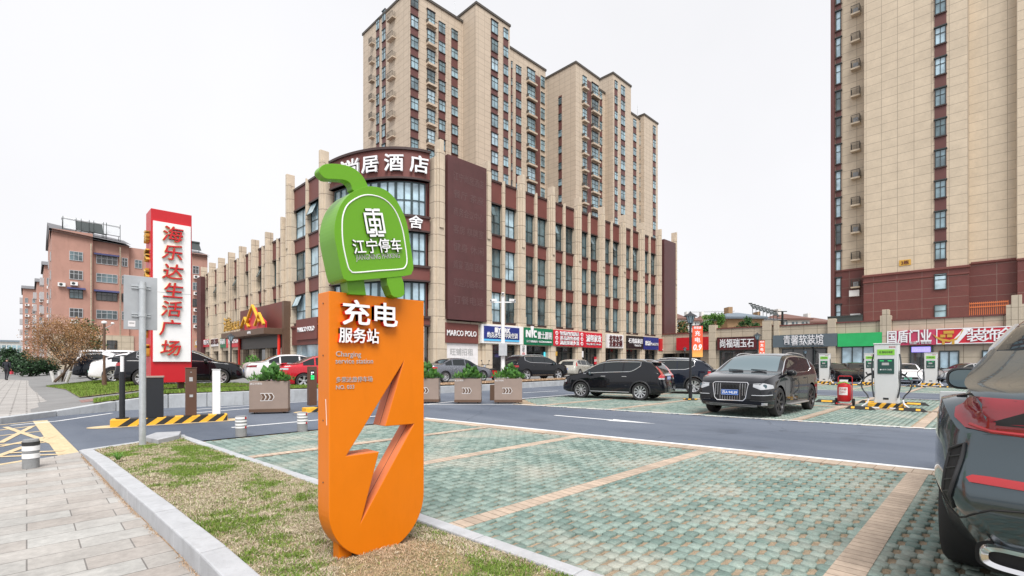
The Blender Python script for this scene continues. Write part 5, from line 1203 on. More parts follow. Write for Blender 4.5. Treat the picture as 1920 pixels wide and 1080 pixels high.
q = Vector((p.x, p.y, ztop(p, 673))); mb = MB(); e_ = ld(-1, .0); mb.tube([q, q + e_ * .2 + Vector((0, 0, .03)), q + e_ * .32 + Vector((0, 0, .0))], .022, 8); mb.build('bracket', 'black_metal', t)
mb = MB(); c = q + e_ * .3 + Vector((0, 0, .1)); X = (ld(-.9, -.3) + Vector((0, 0, .35))).normalized(); Yv = Vector((-X.y, X.x, 0)).normalized(); mb.fbox(c, X, Yv, X.cross(Yv), -.11, .11, -.045, .045, -.04, .04); mb.fbox(c, X, Yv, X.cross(Yv), -.08, .15, -.052, .052, .041, .049); mb.build('camera', 'white_paint', t, bevel=.015)
p = onisl(290) + Y1 * .0; t = E('gate_cabinet', 'dark green-black gate cabinet with a pale top on the striped island', 'cabinet', (p.x, p.y, .17))
zt = ztop(p, 705); mb = MB(); mb.fbox(p, X1, Y1, UZ, -.17, .17, -.13, .15, .17, zt - .04); mb.build('body', 'black_metal', t, bevel=.01); mb = MB(); mb.fbox(p, X1, Y1, UZ, -.185, .185, -.145, .165, zt - .04, zt); mb.build('lid', 'planter_face', t, bevel=.008)
mb = MB(); mb.fbox(p, X1, Y1, UZ, -.15, -.14, -.133, -.13, .2, zt - .08); mb.build('door_seam', 'dark_hole', t)
def gpost(px, top, m, wx, wy, label, sc=None):
    p = onisl(px); t = E('gate_post', label, 'gate post', (p.x, p.y, .17)); zt = ztop(p, top); mb = MB()
    mb.fbox(p, X1, Y1, UZ, -wx, wx, -wy, wy, .17, zt); mb.build('body', m, t, bevel=.012); mb = MB(); mb.fbox(p, X1, Y1, UZ, -wx - .01, wx + .01, -wy - .01, wy + .01, zt, zt + .012); mb.build('cap', m, t)
    if sc:
        mb = MB(); mb.fbox(p, X1, Y1, UZ, -.035, .035, -wy - .004, -wy + .001, zt - .32, zt - .22); mb.fbox(p, X1, Y1, UZ, -.03, .04, -wy - .004, -wy + .001, .62, .68); mb.cyl(p + Vector((0, 0, zt - .1)) - Y1 * (wy + .005), p + Vector((0, 0, zt - .1)) - Y1 * (wy - .005), .012, n=10); mb.build('plates', 'grey_text', t)
    return p, zt
gpost(358, 690, 'brown_post', .115, .13, 'square brown gate post with small plates on the striped island', sc=1)
gpost(405.5, 693, 'white_paint', .085, .09, 'slim white gate post near the right end of the striped island')
# ticket column on the short island
p = Vector(G(585, 766)) ; t = E('ticket_column', 'brown ticket column with a lit green arrow display beside the orange sign', 'gate column', (p.x, p.y, .13))
zt = ztop(p, 687); mb = MB(); mb.fbox(p, X2, Y2, UZ, -.12, .12, -.1, .1, .1, zt); mb.build('body', 'brown_post', t, bevel=.012)
mb = MB(); mb.fbox(p, X2, Y2, UZ, -.085, .03, -.108, -.1, zt - .42, zt - .12); d_ = mb.build('display', 'black_sign', t)
mb = MB()
for i in range(2):
    for j in range(2): mb.fbox(p, X2, Y2, UZ, -.078 + i * .055, -.03 + i * .055, -.1085 - .003, -.1085, zt - .41 + j * .07, zt - .35 + j * .07)
mb.build('display_lights', 'screen_green', d_)
mb = MB(); mb.fbox(p, X2, Y2, UZ, -.072, -.04, -.1115, -.1085, zt - .21, zt - .17); mb.fbox(p, X2, Y2, UZ, -.025, .012, -.1115, -.1085, zt - .21, zt - .17); mb.fbox(p, X2, Y2, UZ, -.072, -.035, -.1115, -.1085, zt - .255, zt - .23); mb.build('display_text', 'screen_white', d_)
# ---- concrete bollards
def bollard(p, label, old, h=.40, r=.10):
    if old: r = .087
    t = E('bollard', label, 'bollard', p, group='low concrete bollards'); mb = MB()
    mb.lathe([(0, 0), (r, 0), (r, h * .93), (r * .93, h), (0, h)], p, n=28); mb.build('body', 'concrete_dark', t, smooth=True)
    mb = MB()
    for z0, z1 in ((h * .55, h * .64), (h * .72, h * .8), (h * .86, h * .96)) if not old else ((h * .36, h * .52), (h * .62, h * .78)): mb.lathe([(r + .001, z0), (r + .004, z0), (r + .004, z1), (r + .001, z1)], p, n=28, closed=True)
    mb.build('band', 'white_paint', t, smooth=True)
    if old: mb = MB(); mb.lathe([(r + .001, h * .8), (r + .005, h * .8), (r + .005, h * .92), (r + .001, h * .92)], p, n=28, closed=True); mb.build('worn_band', 'black_paint', t, smooth=True)
    else:
        for z0 in (.40, .86):
            a0 = math.atan2(-p[1], -p[0]) + R(38); mb = MB(); vs = []
            for k in range(5):
                a = a0 + R(26) * k / 4
                for z in (h * z0, h * (z0 + .1)): vs.append((p[0] + (r + .006) * math.cos(a), p[1] + (r + .006) * math.sin(a), p[2] + z))
            mb.add(vs, [(2 * k, 2 * k + 2, 2 * k + 3, 2 * k + 1) for k in range(4)]); mb.build('reflector', 'red_paint', t)
        mb = MB(); mb.lathe([(r + .001, h * .42), (r + .004, h * .42), (r + .004, h * .5), (r + .001, h * .5)], p, n=28, closed=True); mb.build('band', 'white_paint', t, smooth=True)
bollard(G(58, 878), 'worn concrete bollard with chipped white bands on the granite sidewalk', True)
bollard(G(452, 818), 'round concrete bollard with white bands and red reflectors at the near corner of the bays', False)
bollard(G(567, 808.5), 'round concrete bollard with white bands and red reflectors just left of the orange sign', False)
# ---- leafy plants
def leaf_cluster(name, c, rx, ry, h, n, size, mats, parent=None, stems=0, label=None, cat=None, upright=.4, group=None, shape='dome', seed=1, world=True, leafsh=.35):
    """a clump of separate leaves, each a bent pointed blade"""
    r = np.random.default_rng(seed); out = []
    mb = MB()
    for i in range(n):
        a = r.random() * 2 * math.pi; q = math.sqrt(r.random()); 
        if shape == 'dome': zz = h * (.15 + .85 * r.random()) * (1 - .55 * q * q); 
        else: zz = h * r.random()
        p = Vector((c[0] + rx * q * math.cos(a), c[1] + ry * q * math.sin(a), c[2] + zz))
        dirv = Vector((math.cos(a) * q + (r.random() - .5) * 1.2, math.sin(a) * q + (r.random() - .5) * 1.2, upright + r.random() * .8 - .2)).normalized()
        s = size * (.5 + r.random()); side = dirv.cross(Vector((r.random() - .5, r.random() - .5, 1))).normalized() * s * leafsh
        nn = dirv.cross(side).normalized()
        mb.add([p, p + dirv * s * .45 + side, p + dirv * s - nn * s * .18, p + dirv * s * .45 - side, p + dirv * s * .5 + nn * s * .08], [(0, 1, 4), (1, 2, 4), (2, 3, 4), (3, 0, 4)], int(r.random() * len(mats)))
    return mb
def planter(p, face_dir, wd, dp, h, label, side, seed):
    p = Vector(p); N_ = Vector(face_dir).normalized(); X = Vector((0, 0, 1)).cross(N_) ; X = Vector((-N_.y, N_.x, 0))   # X runs to the viewer's right
    B = -N_; t = E('planter', label, 'planter', p + B * dp / 2, group='taupe planter boxes with arrow marks')
    mb = MB(); mb.fbox(p, X, B, UZ, -wd / 2, wd / 2, 0, dp, .05, h); o = mb.build('box', 'planter_face', t, bevel=.008)
    mb = MB(); mb.fbox(p, X, B, UZ, -wd / 2 - .006, wd / 2 + .006, -.006, dp + .006, .05, .05 + .09); mb.build('skirt', 'planter_side', t)
    for sx in (-1, 1):
        for bb in (.06, dp - .06): mb = MB(); c = p + X * sx * (wd / 2 - .13) + B * bb; mb.cyl(c + X * -.012 + Vector((0, 0, .028)), c + X * .012 + Vector((0, 0, .028)), .027, n=12); mb.build('caster', 'rubber', t)
    for i in range(3):
        for w1, mm, off in ((.0, 'white_paint', .003), (.014, 'planter_side', .0045)):
            mb = MB(); ch = h * .12; cw = wd * .075; cx = -.04 + (i - 1) * wd * .105
            pts = [(-cw + w1, ch - w1), (cw * .25 - w1 * .3, ch - w1), (cw * 1.1 - w1 * 1.2, 0), (cw * .25 - w1 * .3, -ch + w1), (-cw + w1, -ch + w1), (-cw * .15 - w1 * -.3, 0)]
            mb.prism([(cx + a, h * .52 + b) for a, b in pts], p, X, UZ, N_, .0005, off); mb.build('arrow' if w1 == 0 else 'arrow_centre', mm, t)
    mb = MB(); mb.text('▦江宁停车', p + X * (-wd * .32) + Vector((0, 0, h * .93)), X, UZ, .065, .003); mb.build('lettering', 'white_paint', t)
    S = X * side; mb = MB()
    for i, ch in enumerate('江宁停车'): mb.text(ch, p + S * (wd / 2 + .001) + B * dp / 2 + Vector((0, 0, h * .8 - i * h * .16)), (B if side > 0 else N_), UZ, .12, .002)
    mb.build('side_lettering', 'white_paint', t)
    mb = MB(); mb.fbox(p, X, B, UZ, -wd / 2 + .02, wd / 2 - .02, .02, dp - .02, h, h + .004); mb.build('soil', 'soil', t)
    c = p + B * dp / 2 + Vector((0, 0, h - .02)); ang = math.atan2(X.y, X.x)
    mb = MB()
    for k, (dx, hh, sz, nn, ups, mm, ls) in enumerate(((-.33, .22, .12, 90, .9, [0, 1], .16), (-.05, .28, .13, 90, .6, [0, 1], .3), (.28, .22, .12, 110, .6, [0, 1], .35), (.42, .18, .1, 60, .4, [0], .3), (.05, .48, .2, 40, .9, [2], .5))):
        q = leaf_cluster('x', (0, 0, 0), wd * .2, dp * .5, hh, nn, sz, ['a', 'b'], seed=seed + k, upright=ups, leafsh=ls)
        q.v = [tuple(c + X * (v[0] + dx * wd) + B * v[1] + Vector((0, 0, v[2]))) for v in q.v]
        q.m = [mm[i % len(mm)] for i in q.m]; mb.add(q.v, q.f); mb.m[-len(q.f):] = q.m
    lab = label.replace('planter box', 'box').replace('taupe', '').strip()
    tg = T1('potted_plant', mb, ['leaf_green', 'leaf_bright', 'leaf_green'], 'leafy green plants growing in the ' + lab, 'plant', group='plants in the planter boxes')
    return t
FD = lambda px: -ld((px - 960) / FPX, 1).normalized()
p = (Vector(G(467, 777)) + Vector(G(540, 775))) / 2; e = (Vector(G(540, 775)) - Vector(G(467, 777))); nrm = Vector((e.y, -e.x, 0)).normalized()
planter(p, nrm, e.length, .42, .92, 'taupe planter box in front of the white and red cars', -1, 11)
for (a, b, y, lab, side, sd_) in ((770, 822.5, 756, 'taupe planter box half hidden by the orange sign', 1, 21), (852, 902, 757, 'taupe planter box between two others in front of the grey sedan', 1, 31), (927, 979, 757, 'taupe planter box at the right end of the row', 1, 41)):
    A, B2 = Vector(G(a, y)), Vector(G(b, y + (.0))); e = B2 - A; nrm = Vector((e.y, -e.x, 0)).normalized(); planter((A + B2) / 2, nrm, e.length, .42, .88, lab, side, sd_)
p = Vector(G(922, 751)); mb = MB(); X = ld(1, 0); Y = ld(0, 1); mb.fbox(p, X, Y, UZ, -.07, .3, 0, .3, 0, .6); T1('dark_box', mb, 'planter_side', 'dark brown box standing behind the rightmost planter box', 'box', bevel=.01)
# ---- camera pole
p = at(943, 28.5); zg = .3; t = E('camera_pole', 'white surveillance pole carrying three cameras in front of the blue shop sign', 'camera pole', (p.x, p.y, zg))
mb = MB(); mb.cyl((p.x, p.y, zg), (p.x, p.y, 5.35), .13, .10, n=16); mb.build('pole', 'white_paint', t, smooth=True)
X, Y = ld(1, 0), ld(0, 1); q = Vector((p.x, p.y, 5.0)); mb = MB(); mb.fbox(q, X, Y, UZ, -.75, .75, -.03, .03, -.03, .03); mb.build('crossarm', 'white_paint', t)
for i, (s, up, yw) in enumerate(((-.55, .12, -1), (0, .5, 0), (.55, .12, 1))):
    c = q + X * s + Vector((0, 0, up)); d = (ld(yw * .9, -.8) + Vector((0, 0, -.15))).normalized(); sd2 = Vector((-d.y, d.x, 0)).normalized(); mb = MB()
    mb.fbox(c, d, sd2, d.cross(sd2), -.18, .2, -.075, .075, -.07, .07); mb.cyl(c + d * .2, c + d * .215, .05, n=12, m=1); mb.cyl(q + X * s, c, .02, n=8); mb.build('camera', ['white_paint', 'black_metal'], t, bevel=.01)
mb = MB(); q = Vector((p.x, p.y, 1.85)); mb.fbox(q, X, Y, UZ, -.24, .24, -.28, -.1, 0, .75); mb.build('control_box', 'metal_grey', t, bevel=.01)
# ---- lantern lamp posts and banners
def lamp_post(p, label, zt=3.35, base=True, r=.045, s=1.0):
    p = Vector(p); t = E('lamp_post', label, 'lamp post', p, group='black lantern lamp posts'); z0 = p.z
    mb = MB(); mb.cyl(p, p + Vector((0, 0, zt - .42)), r, n=14); mb.cyl(p, p + Vector((0, 0, .55)), r * 1.55, n=14)
    mb.lathe([(r * 1.5, .55), (r * 1.9, .56), (r * 1.9, .6), (r, .62)], p, n=14); mb.build('pole', 'black_metal', t, smooth=True)
    q = p + Vector((0, 0, zt - .42)); mb = MB()
    mb.lathe([(.02, 0), (.12, .02), (.05, .04)], q, n=4 * 3); mb.lathe([(.20, .30), (.27, .285), (.16, .36), (.05, .42), (.02, .48), (0, .49)], q, n=12)
    for i in range(6): a = math.pi * i / 3; mb.cyl(q + Vector((.08 * math.cos(a), .08 * math.sin(a), .02)), q + Vector((.17 * math.cos(a), .17 * math.sin(a), .3)), .008, n=5)
    h_ = mb.build('lantern', 'black_metal', t, smooth=True); mb = MB(); mb.lathe([(.075, .03), (.16, .29), (.0, .29)], q, n=12); mb.build('glass', 'pane_curtain', h_, smooth=True)
    if base:
        mb = MB(); mb.lathe([(0, .005), (.27, .005), (.27, .025), (.2, .06), (0, .06)], p, n=24); b_ = mb.build('foot', 'rubber', t, smooth=True, sharp=30)
        mb = MB()
        for i in range(6):
            a = i * math.pi / 3 + .3; X = Vector((math.cos(a), math.sin(a), -.45)).normalized(); Y = Vector((-math.sin(a), math.cos(a), 0)); mb.fbox(p + Vector((math.cos(a) * .235, math.sin(a) * .235, .046)), X, Y, X.cross(Y), -.03, .03, -.05, .05, -.006, .006)
        mb.build('reflector', 'yellow', b_)
    return t
def banner(p, px0, px1, y0, y1, label):
    """cloth banner in the picture columns px0..px1 beside the post at p"""
    d = (p[0] + p[1]) / S2; A = at(px0, d); B2 = at(px1, d); z1 = CAMH + (HORY - y0) / FPX * d; z0 = CAMH + (HORY - y1) / FPX * d
    t = E('banner', label, 'banner', (A.x, A.y, z0), group='orange charging price banners on the lamp posts'); X = (B2 - A).normalized(); Y = Vector((-X.y, X.x, 0)); L = (B2 - A).length
    mb = MB(); mb.fbox(A, X, Y, UZ, 0, L, -.006, .006, z0, z1); o = mb.build('cloth', 'banner_cloth', t)
    mb = MB(); mb.fbox(A, X, Y, UZ, -.06, L + .02, -.01, .01, z1, z1 + .02); mb.fbox(A, X, Y, UZ, -.06, L + .02, -.01, .01, z0 - .02, z0); mb.build('rod', 'black_metal', t)
    H = z1 - z0; mb = MB()
    for ch, f, sz in (('新能源', .06, .10), ('充', .24, .20), ('电', .45, .20), ('0.9', .68, .30)):
        mb.text(ch, A + X * L / 2 - Y * .007 + Vector((0, 0, z1 - H * f)), X, UZ, sz * H / 1.16, .003, bold=.03, width=L * (.7 if len(ch) > 1 else .5) * (1.2 if ch == '0.9' else 1), shear=.2 if ch == '0.9' else 0)
    mb.build('lettering', 'white_letter', t)
m_, n_, b_ = newmat('banner_cloth'); tc_ = N(n_, 'ShaderNodeTexCoord'); sp_ = N(n_, 'ShaderNodeSeparateXYZ'); n_.links.new(tc_.outputs['Generated'], sp_.inputs[0]); cr_ = N(n_, 'ShaderNodeValToRGB'); e_ = cr_.color_ramp.elements
e_[0].position = .08; e_[0].color = (.85, .42, .10, 1); e_[1].position = .4; e_[1].color = (.80, .10, .04, 1); n_.links.new(sp_.outputs[2], cr_.inputs[0]); n_.links.new(cr_.outputs[0], b_.inputs['Base Color']); b_.inputs['Roughness'].default_value = .7
p = G(1294.5, 750); lamp_post(p, 'black lantern lamp post with a striped rubber foot standing between the two black cars', zt=3.38); banner(p, 1298, 1317.5, 611, 669.5, 'orange 0.9 price banner on the lamp post between the black cars')
p = at(1420, 31.3); lamp_post(p, 'black lantern lamp post behind the roof of the black car with the blue plate', zt=3.34); banner(p, 1423, 1434, 638.5, 676, 'small orange price banner in front of the dark red jade sign')
p = at(1524, 47); lamp_post(p, 'distant black lamp post in front of the grey blue shop sign', zt=3.35, base=False)
p = at(1284, 52); lamp_post((p.x, p.y, 0), 'distant black lamp post in front of the blank red sign', zt=3.1, base=False)
p = at(1510, 46); lamp_post((p.x, p.y, 0), 'distant pale lantern in front of the dark shop entrance', zt=2.7, base=False)
p = at(433, 30, .45); lamp_post(p, 'black lantern lamp post behind the white sedan, left of the restaurant entrance', zt=2.75, base=False)
p = at(195.5, 22, .45); t = E('street_lamp', 'slim grey street lamp with two small white globes among the parked white cars', 'street lamp', p)
mb = MB(); mb.cyl(p, p + Vector((0, 0, 2.75)), .05, n=12); mb.cyl(p, p + Vector((0, 0, .45)), .09, n=12); mb.build('pole', 'planter_side', t, smooth=True); q = p + Vector((0, 0, 2.75)); X = ld(1, 0)
mb = MB(); mb.tube([q - Vector((0, 0, .2)), q + X * .2 - Vector((0, 0, .12)), q + X * .36 - Vector((0, 0, .02))], .018, 6); mb.build('arm', 'metal_grey', t)
for c, r in ((q + Vector((0, 0, .07)), .11), (q + X * .38 + Vector((0, 0, .03)), .07)): mb = MB(); mb.ball(c, r, 8, sq=(1, 1, .7)); mb.build('globe', 'white_paint', t, smooth=True)
# ---- chargers
def charger(p, label, s=1.0, full=True, group='white charging posts'):
    p = Vector(p); t = E('charging_post', label, 'charging post', p, group=group); X = Vector((0, -1, 0)); Nn = Vector((-1, 0, 0)); B = -Nn; Wd, Dp, H = .31, .42, 2.03
    def f(mb, *a): mb.fbox(p, X, B, UZ, *a); return mb
    prof = [(-Wd * 1.0, .16), (Wd * 1.0, .16), (Wd * .94, .5), (Wd * .98, .9), (Wd * 1.0, H), (-Wd * 1.0, H), (-Wd * .98, .9), (-Wd * .94, .5)]
    mb = MB(); mb.prism(prof, p, X, UZ, B, 0, Dp); mb.build('body', 'charger_body', t, bevel=.02)
    f(MB(), -Wd - .012, Wd + .012, -.015, Dp + .015, H, H + .04).build('top', 'charger_body', t, bevel=.01)
    f(MB(), -.22, .22, -.008, 0, H - .34, H - .16).build('label', 'charger_green', t)
    mb = MB(); mb.text('充 国电充电桩', p + Nn * .008 + Vector((0, 0, H - .25)), X, UZ, .075, .002, width=.34, bold=.02); mb.build('label_text', 'black_paint', t)
    mb = MB(); mb.text('国电充电', p + Nn * .0005 + X * .16 + Vector((0, 0, H - .09)), X, UZ, .05, .002, width=.16, bold=.02); mb.build('brand_text', 'red_paint', t)
    d = f(MB(), -.21, .21, -.02, 0, H - .93, H - .46).build('control_panel', 'charger_panel', t, bevel=.015)
    f(MB(), -.1, .08, -.024, -.0205, H - .66, H - .58).build('screen', 'grey_text', d)
    mb = MB()
    for i in (-1, 1): f(mb, i * .1 - .05, i * .1 + .05, -.0235, -.0205, H - .53, H - .515)
    mb.build('status_light', 'screen_green', d)
    mb = MB(); mb.text('● 刷卡 扫码', p + Nn * .0205 + Vector((0, 0, H - .8)), X, UZ, .05, .002, width=.3); mb.build('panel_text', 'white_letter', d)
    f(MB(), -.07, .07, -.004, 0, .28, .34).build('grille', 'black_metal', t)
    f(MB(), -.46, .46, -.1, Dp + .1, 0, .16).build('plinth', 'yellow', t, bevel=.01)
    mb = MB(); stripes(mb, p + X * -.46 + Nn * .1, X, B, .92, .159, .6, pitch=.24, m=0, slant=.12, top=True); mb.build('plinth_stripes', 'black_paint', t)
    if full:
        for sd_ in (-1, 1):
            x = sd_ * (Wd + .02); f(MB(), min(x, x + sd_ * .05), max(x, x + sd_ * .05), .06, .2, .95, 1.2).build('holster', 'black_metal', t)
            pts = [p + X * x + B * .1 + Vector((0, 0, z)) for z in (1.75,)] 
            a = [(x, .12, 1.72), (x + sd_ * .04, .05, 1.4), (x + sd_ * .02, .02, 1.0), (x + sd_ * .02, .0, .7), (x - sd_ * .03, -.03, .35)]
            b = [(x + sd_ * .05, .1, 1.08), (x + sd_ * .18, .05, 1.0), (x + sd_ * .3, .0, .82), (x + sd_ * .27, -.03, .6), (x + sd_ * .14, -.06, .42), (x + sd_ * .1, -.1, .3)]
            for path, mm in ((a, 'hose'), (b, 'hose')):
                mb = MB(); mb.tube(smooth([tuple(p + X * q[0] + B * q[1] + Vector((0, 0, q[2]))) for q in path], 4, False), .021, 8); mb.build('hose', mm, t, smooth=True)
            c = [(x + sd_ * .1, -.1, .3), (x + sd_ * .14, -.14, .16), (x + sd_ * .26, -.2, .05), (x + sd_ * .1, -.28, .03), (x - sd_ * .2, -.26, .03)]
            mb = MB(); mb.tube(smooth([tuple(p + X * q[0] + B * q[1] + Vector((0, 0, q[2]))) for q in c], 4, False), .026, 8); mb.build('hose_sleeve', 'hose_white', t, smooth=True)
            mb = MB(); g = p + X * (x + sd_ * .05) + B * .02 + Vector((0, 0, 1.1)); mb.tube([g, g + X * sd_ * .1 + Vector((0, 0, -.03)), g + X * sd_ * .14 + Vector((0, 0, .05))], [.03, .028, .02], 8); mb.build('connector', 'black_metal', t, smooth=True)
    return t
pc = Vector(G(1661, 766)); charger(pc, 'nearest white charging post with a hose on each side and a striped plinth')
p = Vector((38.4, 8.1, 0)); charger(at(1545, 33.2), 'far white charging post just right of the black suv with the blue plate')
charger(at(1631, 31.8), 'white charging post half hidden behind the nearest one'); charger(at(1745, 30.2), 'far white charging post between the nearest one and the grey car at the edge')
# ---- wheel stops
def wheelstop(p, L, label, tri=False, dirx=(0, -1, 0), grp='rubber wheel stops'):
    p = Vector(p); X = Vector(dirx).normalized(); Y = Vector((-X.y, X.x, 0)); t = E('wheel_stop', label, 'wheel stop', p, group=grp)
    mb = MB(); a = L / 2; mb.add([p + X * q[0] + Y * q[1] + Vector((0, 0, q[2])) for q in ((-a, -.1, 0), (a, -.1, 0), (a, .1, 0), (-a, .1, 0), (-a + .12, -.045, .1), (a - .12, -.045, .1), (a - .12, .045, .1), (-a + .12, .045, .1))], [(3,2,1,0),(4,5,6,7),(0,1,5,4),(1,2,6,5),(2,3,7,6),(3,0,4,7)]); mb.build('body', 'rubber', t, bevel=.006)
    mb = MB(); sl = Vector((0, 0, .1)) + Y * .055; sl = sl.normalized()
    for sgn in (-1,):
        O = p - Y * .1 + Y * .004; 
        parts = ((-a + .16, -a * .35), (a * .35, a - .16)) if tri else ((-a + .22, a - .22),)
        for x0, x1 in parts: mb.fbox(O, X, sl, X.cross(sl) * 1, x0, x1, .025, .09, -.004, .004)
        if tri: mb.prism([(-.07, .02), (.07, .02), (0, .1)], O, X, sl, X.cross(sl), -.0035, .0035)
    mb.build('reflector', 'yellow', t)
for px, py, L, tri, lab in ((1613, 767.5, .78, True, 'rubber wheel stop with triangle reflectors left of the nearest charging post'), (1706, 771, .82, True, 'rubber wheel stop with triangle reflectors right of the nearest charging post'), (1551, 754.5, .78, False, 'rubber wheel stop with one long reflector by the red fire extinguisher cart'),
                            (1714, 759.5, .8, False, 'rubber wheel stop with one long reflector right behind the nearest charging post'), (1632, 756, .7, False, 'rubber wheel stop half hidden by the nearest charging post')):
    wheelstop(Vector(G(px, py)) + Vector((0, 0, .002)), L, lab, tri)
for k, (px, dd) in enumerate(((1562, 31.5), (1603, 31), (1616, 31), (1712, 29.2), (1722, 28.8), (1785, 28.5), (1770, 28.2))):
    wheelstop(at(px, dd, .002), .7, ('small yellow wheel stop in the far row, number %d from the left' % (k + 1)).replace('number 1', 'first').replace('number 2', 'second').replace('number 3', 'third').replace('number 4', 'fourth').replace('number 5', 'fifth').replace('number 6', 'sixth').replace('number 7', 'seventh'), k % 2 == 0)
# ---- fire extinguisher cart
p = Vector(G(1583, 760)); t = E('fire_extinguisher', 'red wheeled fire extinguisher with a white label beside the black car', 'fire extinguisher', p); X = Vector((0, -1, 0)); Nn = Vector((-1, 0, 0)); B = -Nn
mb = MB(); prof = [(0, .12), (.16, .13), (.2, .2), (.2, .64), (.17, .72), (.08, .76), (0, .77)]; mb.lathe(prof, p, n=28); mb.build('tank', 'red_paint', t, smooth=True)
mb = MB(); mb.cyl(p + Vector((0, 0, .76)), p + Vector((0, 0, .84)), .06, n=14); mb.fbox(p, X, B, UZ, -.13, .1, -.06, .06, .78, .86); mb.build('valve', 'poster_white', t, bevel=.012)
mb = MB(); mb.tube([p + X * -.12 + Nn * .05 + Vector((0, 0, .8)), p + X * -.16 + Nn * .1 + Vector((0, 0, .74)), p + X * .05 + Nn * .2 + Vector((0, 0, .80)), p + X * .15 + Nn * .08 + Vector((0, 0, .74))], .018, 8); mb.build('hose', 'charger_green', t, smooth=True)
mb = MB(); hz = [p + X * -.2 + B * .12 + Vector((0, 0, .1)), p + X * -.2 + B * .14 + Vector((0, 0, .95)), p + X * -.17 + B * .14 + Vector((0, 0, .99)), p + X * .17 + B * .14 + Vector((0, 0, .99)), p + X * .2 + B * .14 + Vector((0, 0, .95)), p + X * .2 + B * .12 + Vector((0, 0, .1))]
mb.tube(hz, .014, 8); mb.tube([p + X * -.2 + Vector((0, 0, .1)), p + X * -.2 + Nn * .2 + Vector((0, 0, .06)), p + X * .2 + Nn * .2 + Vector((0, 0, .06)), p + X * .2 + Vector((0, 0, .1))], .012, 8); mb.build('handle', 'red_paint', t, smooth=True)
for s in (-1, 1): mb = MB(); c = p + X * s * .25 + B * .08 + Vector((0, 0, .12)); mb.cyl(c - X * .025, c + X * .025, .12, n=24); mb.build('wheel', 'rubber', t, smooth=True)
mb = MB(); vs = []
for k in range(7):
    a = math.pi + R(-38 + 76 * k / 6)
    for z in (.36, .62): vs.append((p.x + .203 * math.cos(a), p.y + .203 * math.sin(a), p.z + z))
mb.add(vs, [(2 * k, 2 * k + 2, 2 * k + 3, 2 * k + 1) for k in range(6)]); l_ = mb.build('label', 'poster_white', t)
mb = MB(); mb.text('灭火器', p + Nn * .208 + Vector((0, 0, .56)), X, UZ, .07, .003); mb.text('使用方法', p + Nn * .208 + Vector((0, 0, .46)), X, UZ, .04, .003); mb.build('lettering', 'red_paint', l_)
# grey box beside the near car
p = Vector(G(1775, 775)); mb = MB(); mb.fbox(p + Vector((0, -.2, 0)), (0, -1, 0), (1, 0, 0), UZ, -.35, .6, 0, .3, 0, .62); T1('metal_box', mb, 'metal_grey', 'grey metal box behind the grey car at the right edge', 'box', bevel=.01)
# ================================================================ CARS
def curve(pts, x):
    """smooth curve through (x, value) points"""
    if x <= pts[0][0]: return pts[0][1]
    if x >= pts[-1][0]: return pts[-1][1]
    for i in range(len(pts) - 1):
        (x0, y0), (x1, y1) = pts[i], pts[i + 1]
        if x <= x1:
            def slope(j):
                if j <= 0 or j >= len(pts) - 1: return 0 if 0 < j else (pts[1][1] - pts[0][1]) / (pts[1][0] - pts[0][0])
                a = (pts[j][1] - pts[j - 1][1]) / (pts[j][0] - pts[j - 1][0]); b = (pts[j + 1][1] - pts[j][1]) / (pts[j + 1][0] - pts[j][0])
                return 0 if a * b <= 0 else 2 * a * b / (a + b)
            h = x1 - x0; t = (x - x0) / h; m0, m1 = slope(i), slope(i + 1)
            return (2 * t ** 3 - 3 * t ** 2 + 1) * y0 + (t ** 3 - 2 * t ** 2 + t) * h * m0 + (-2 * t ** 3 + 3 * t ** 2) * y1 + (t ** 3 - t ** 2) * h * m1
    return pts[-1][1]
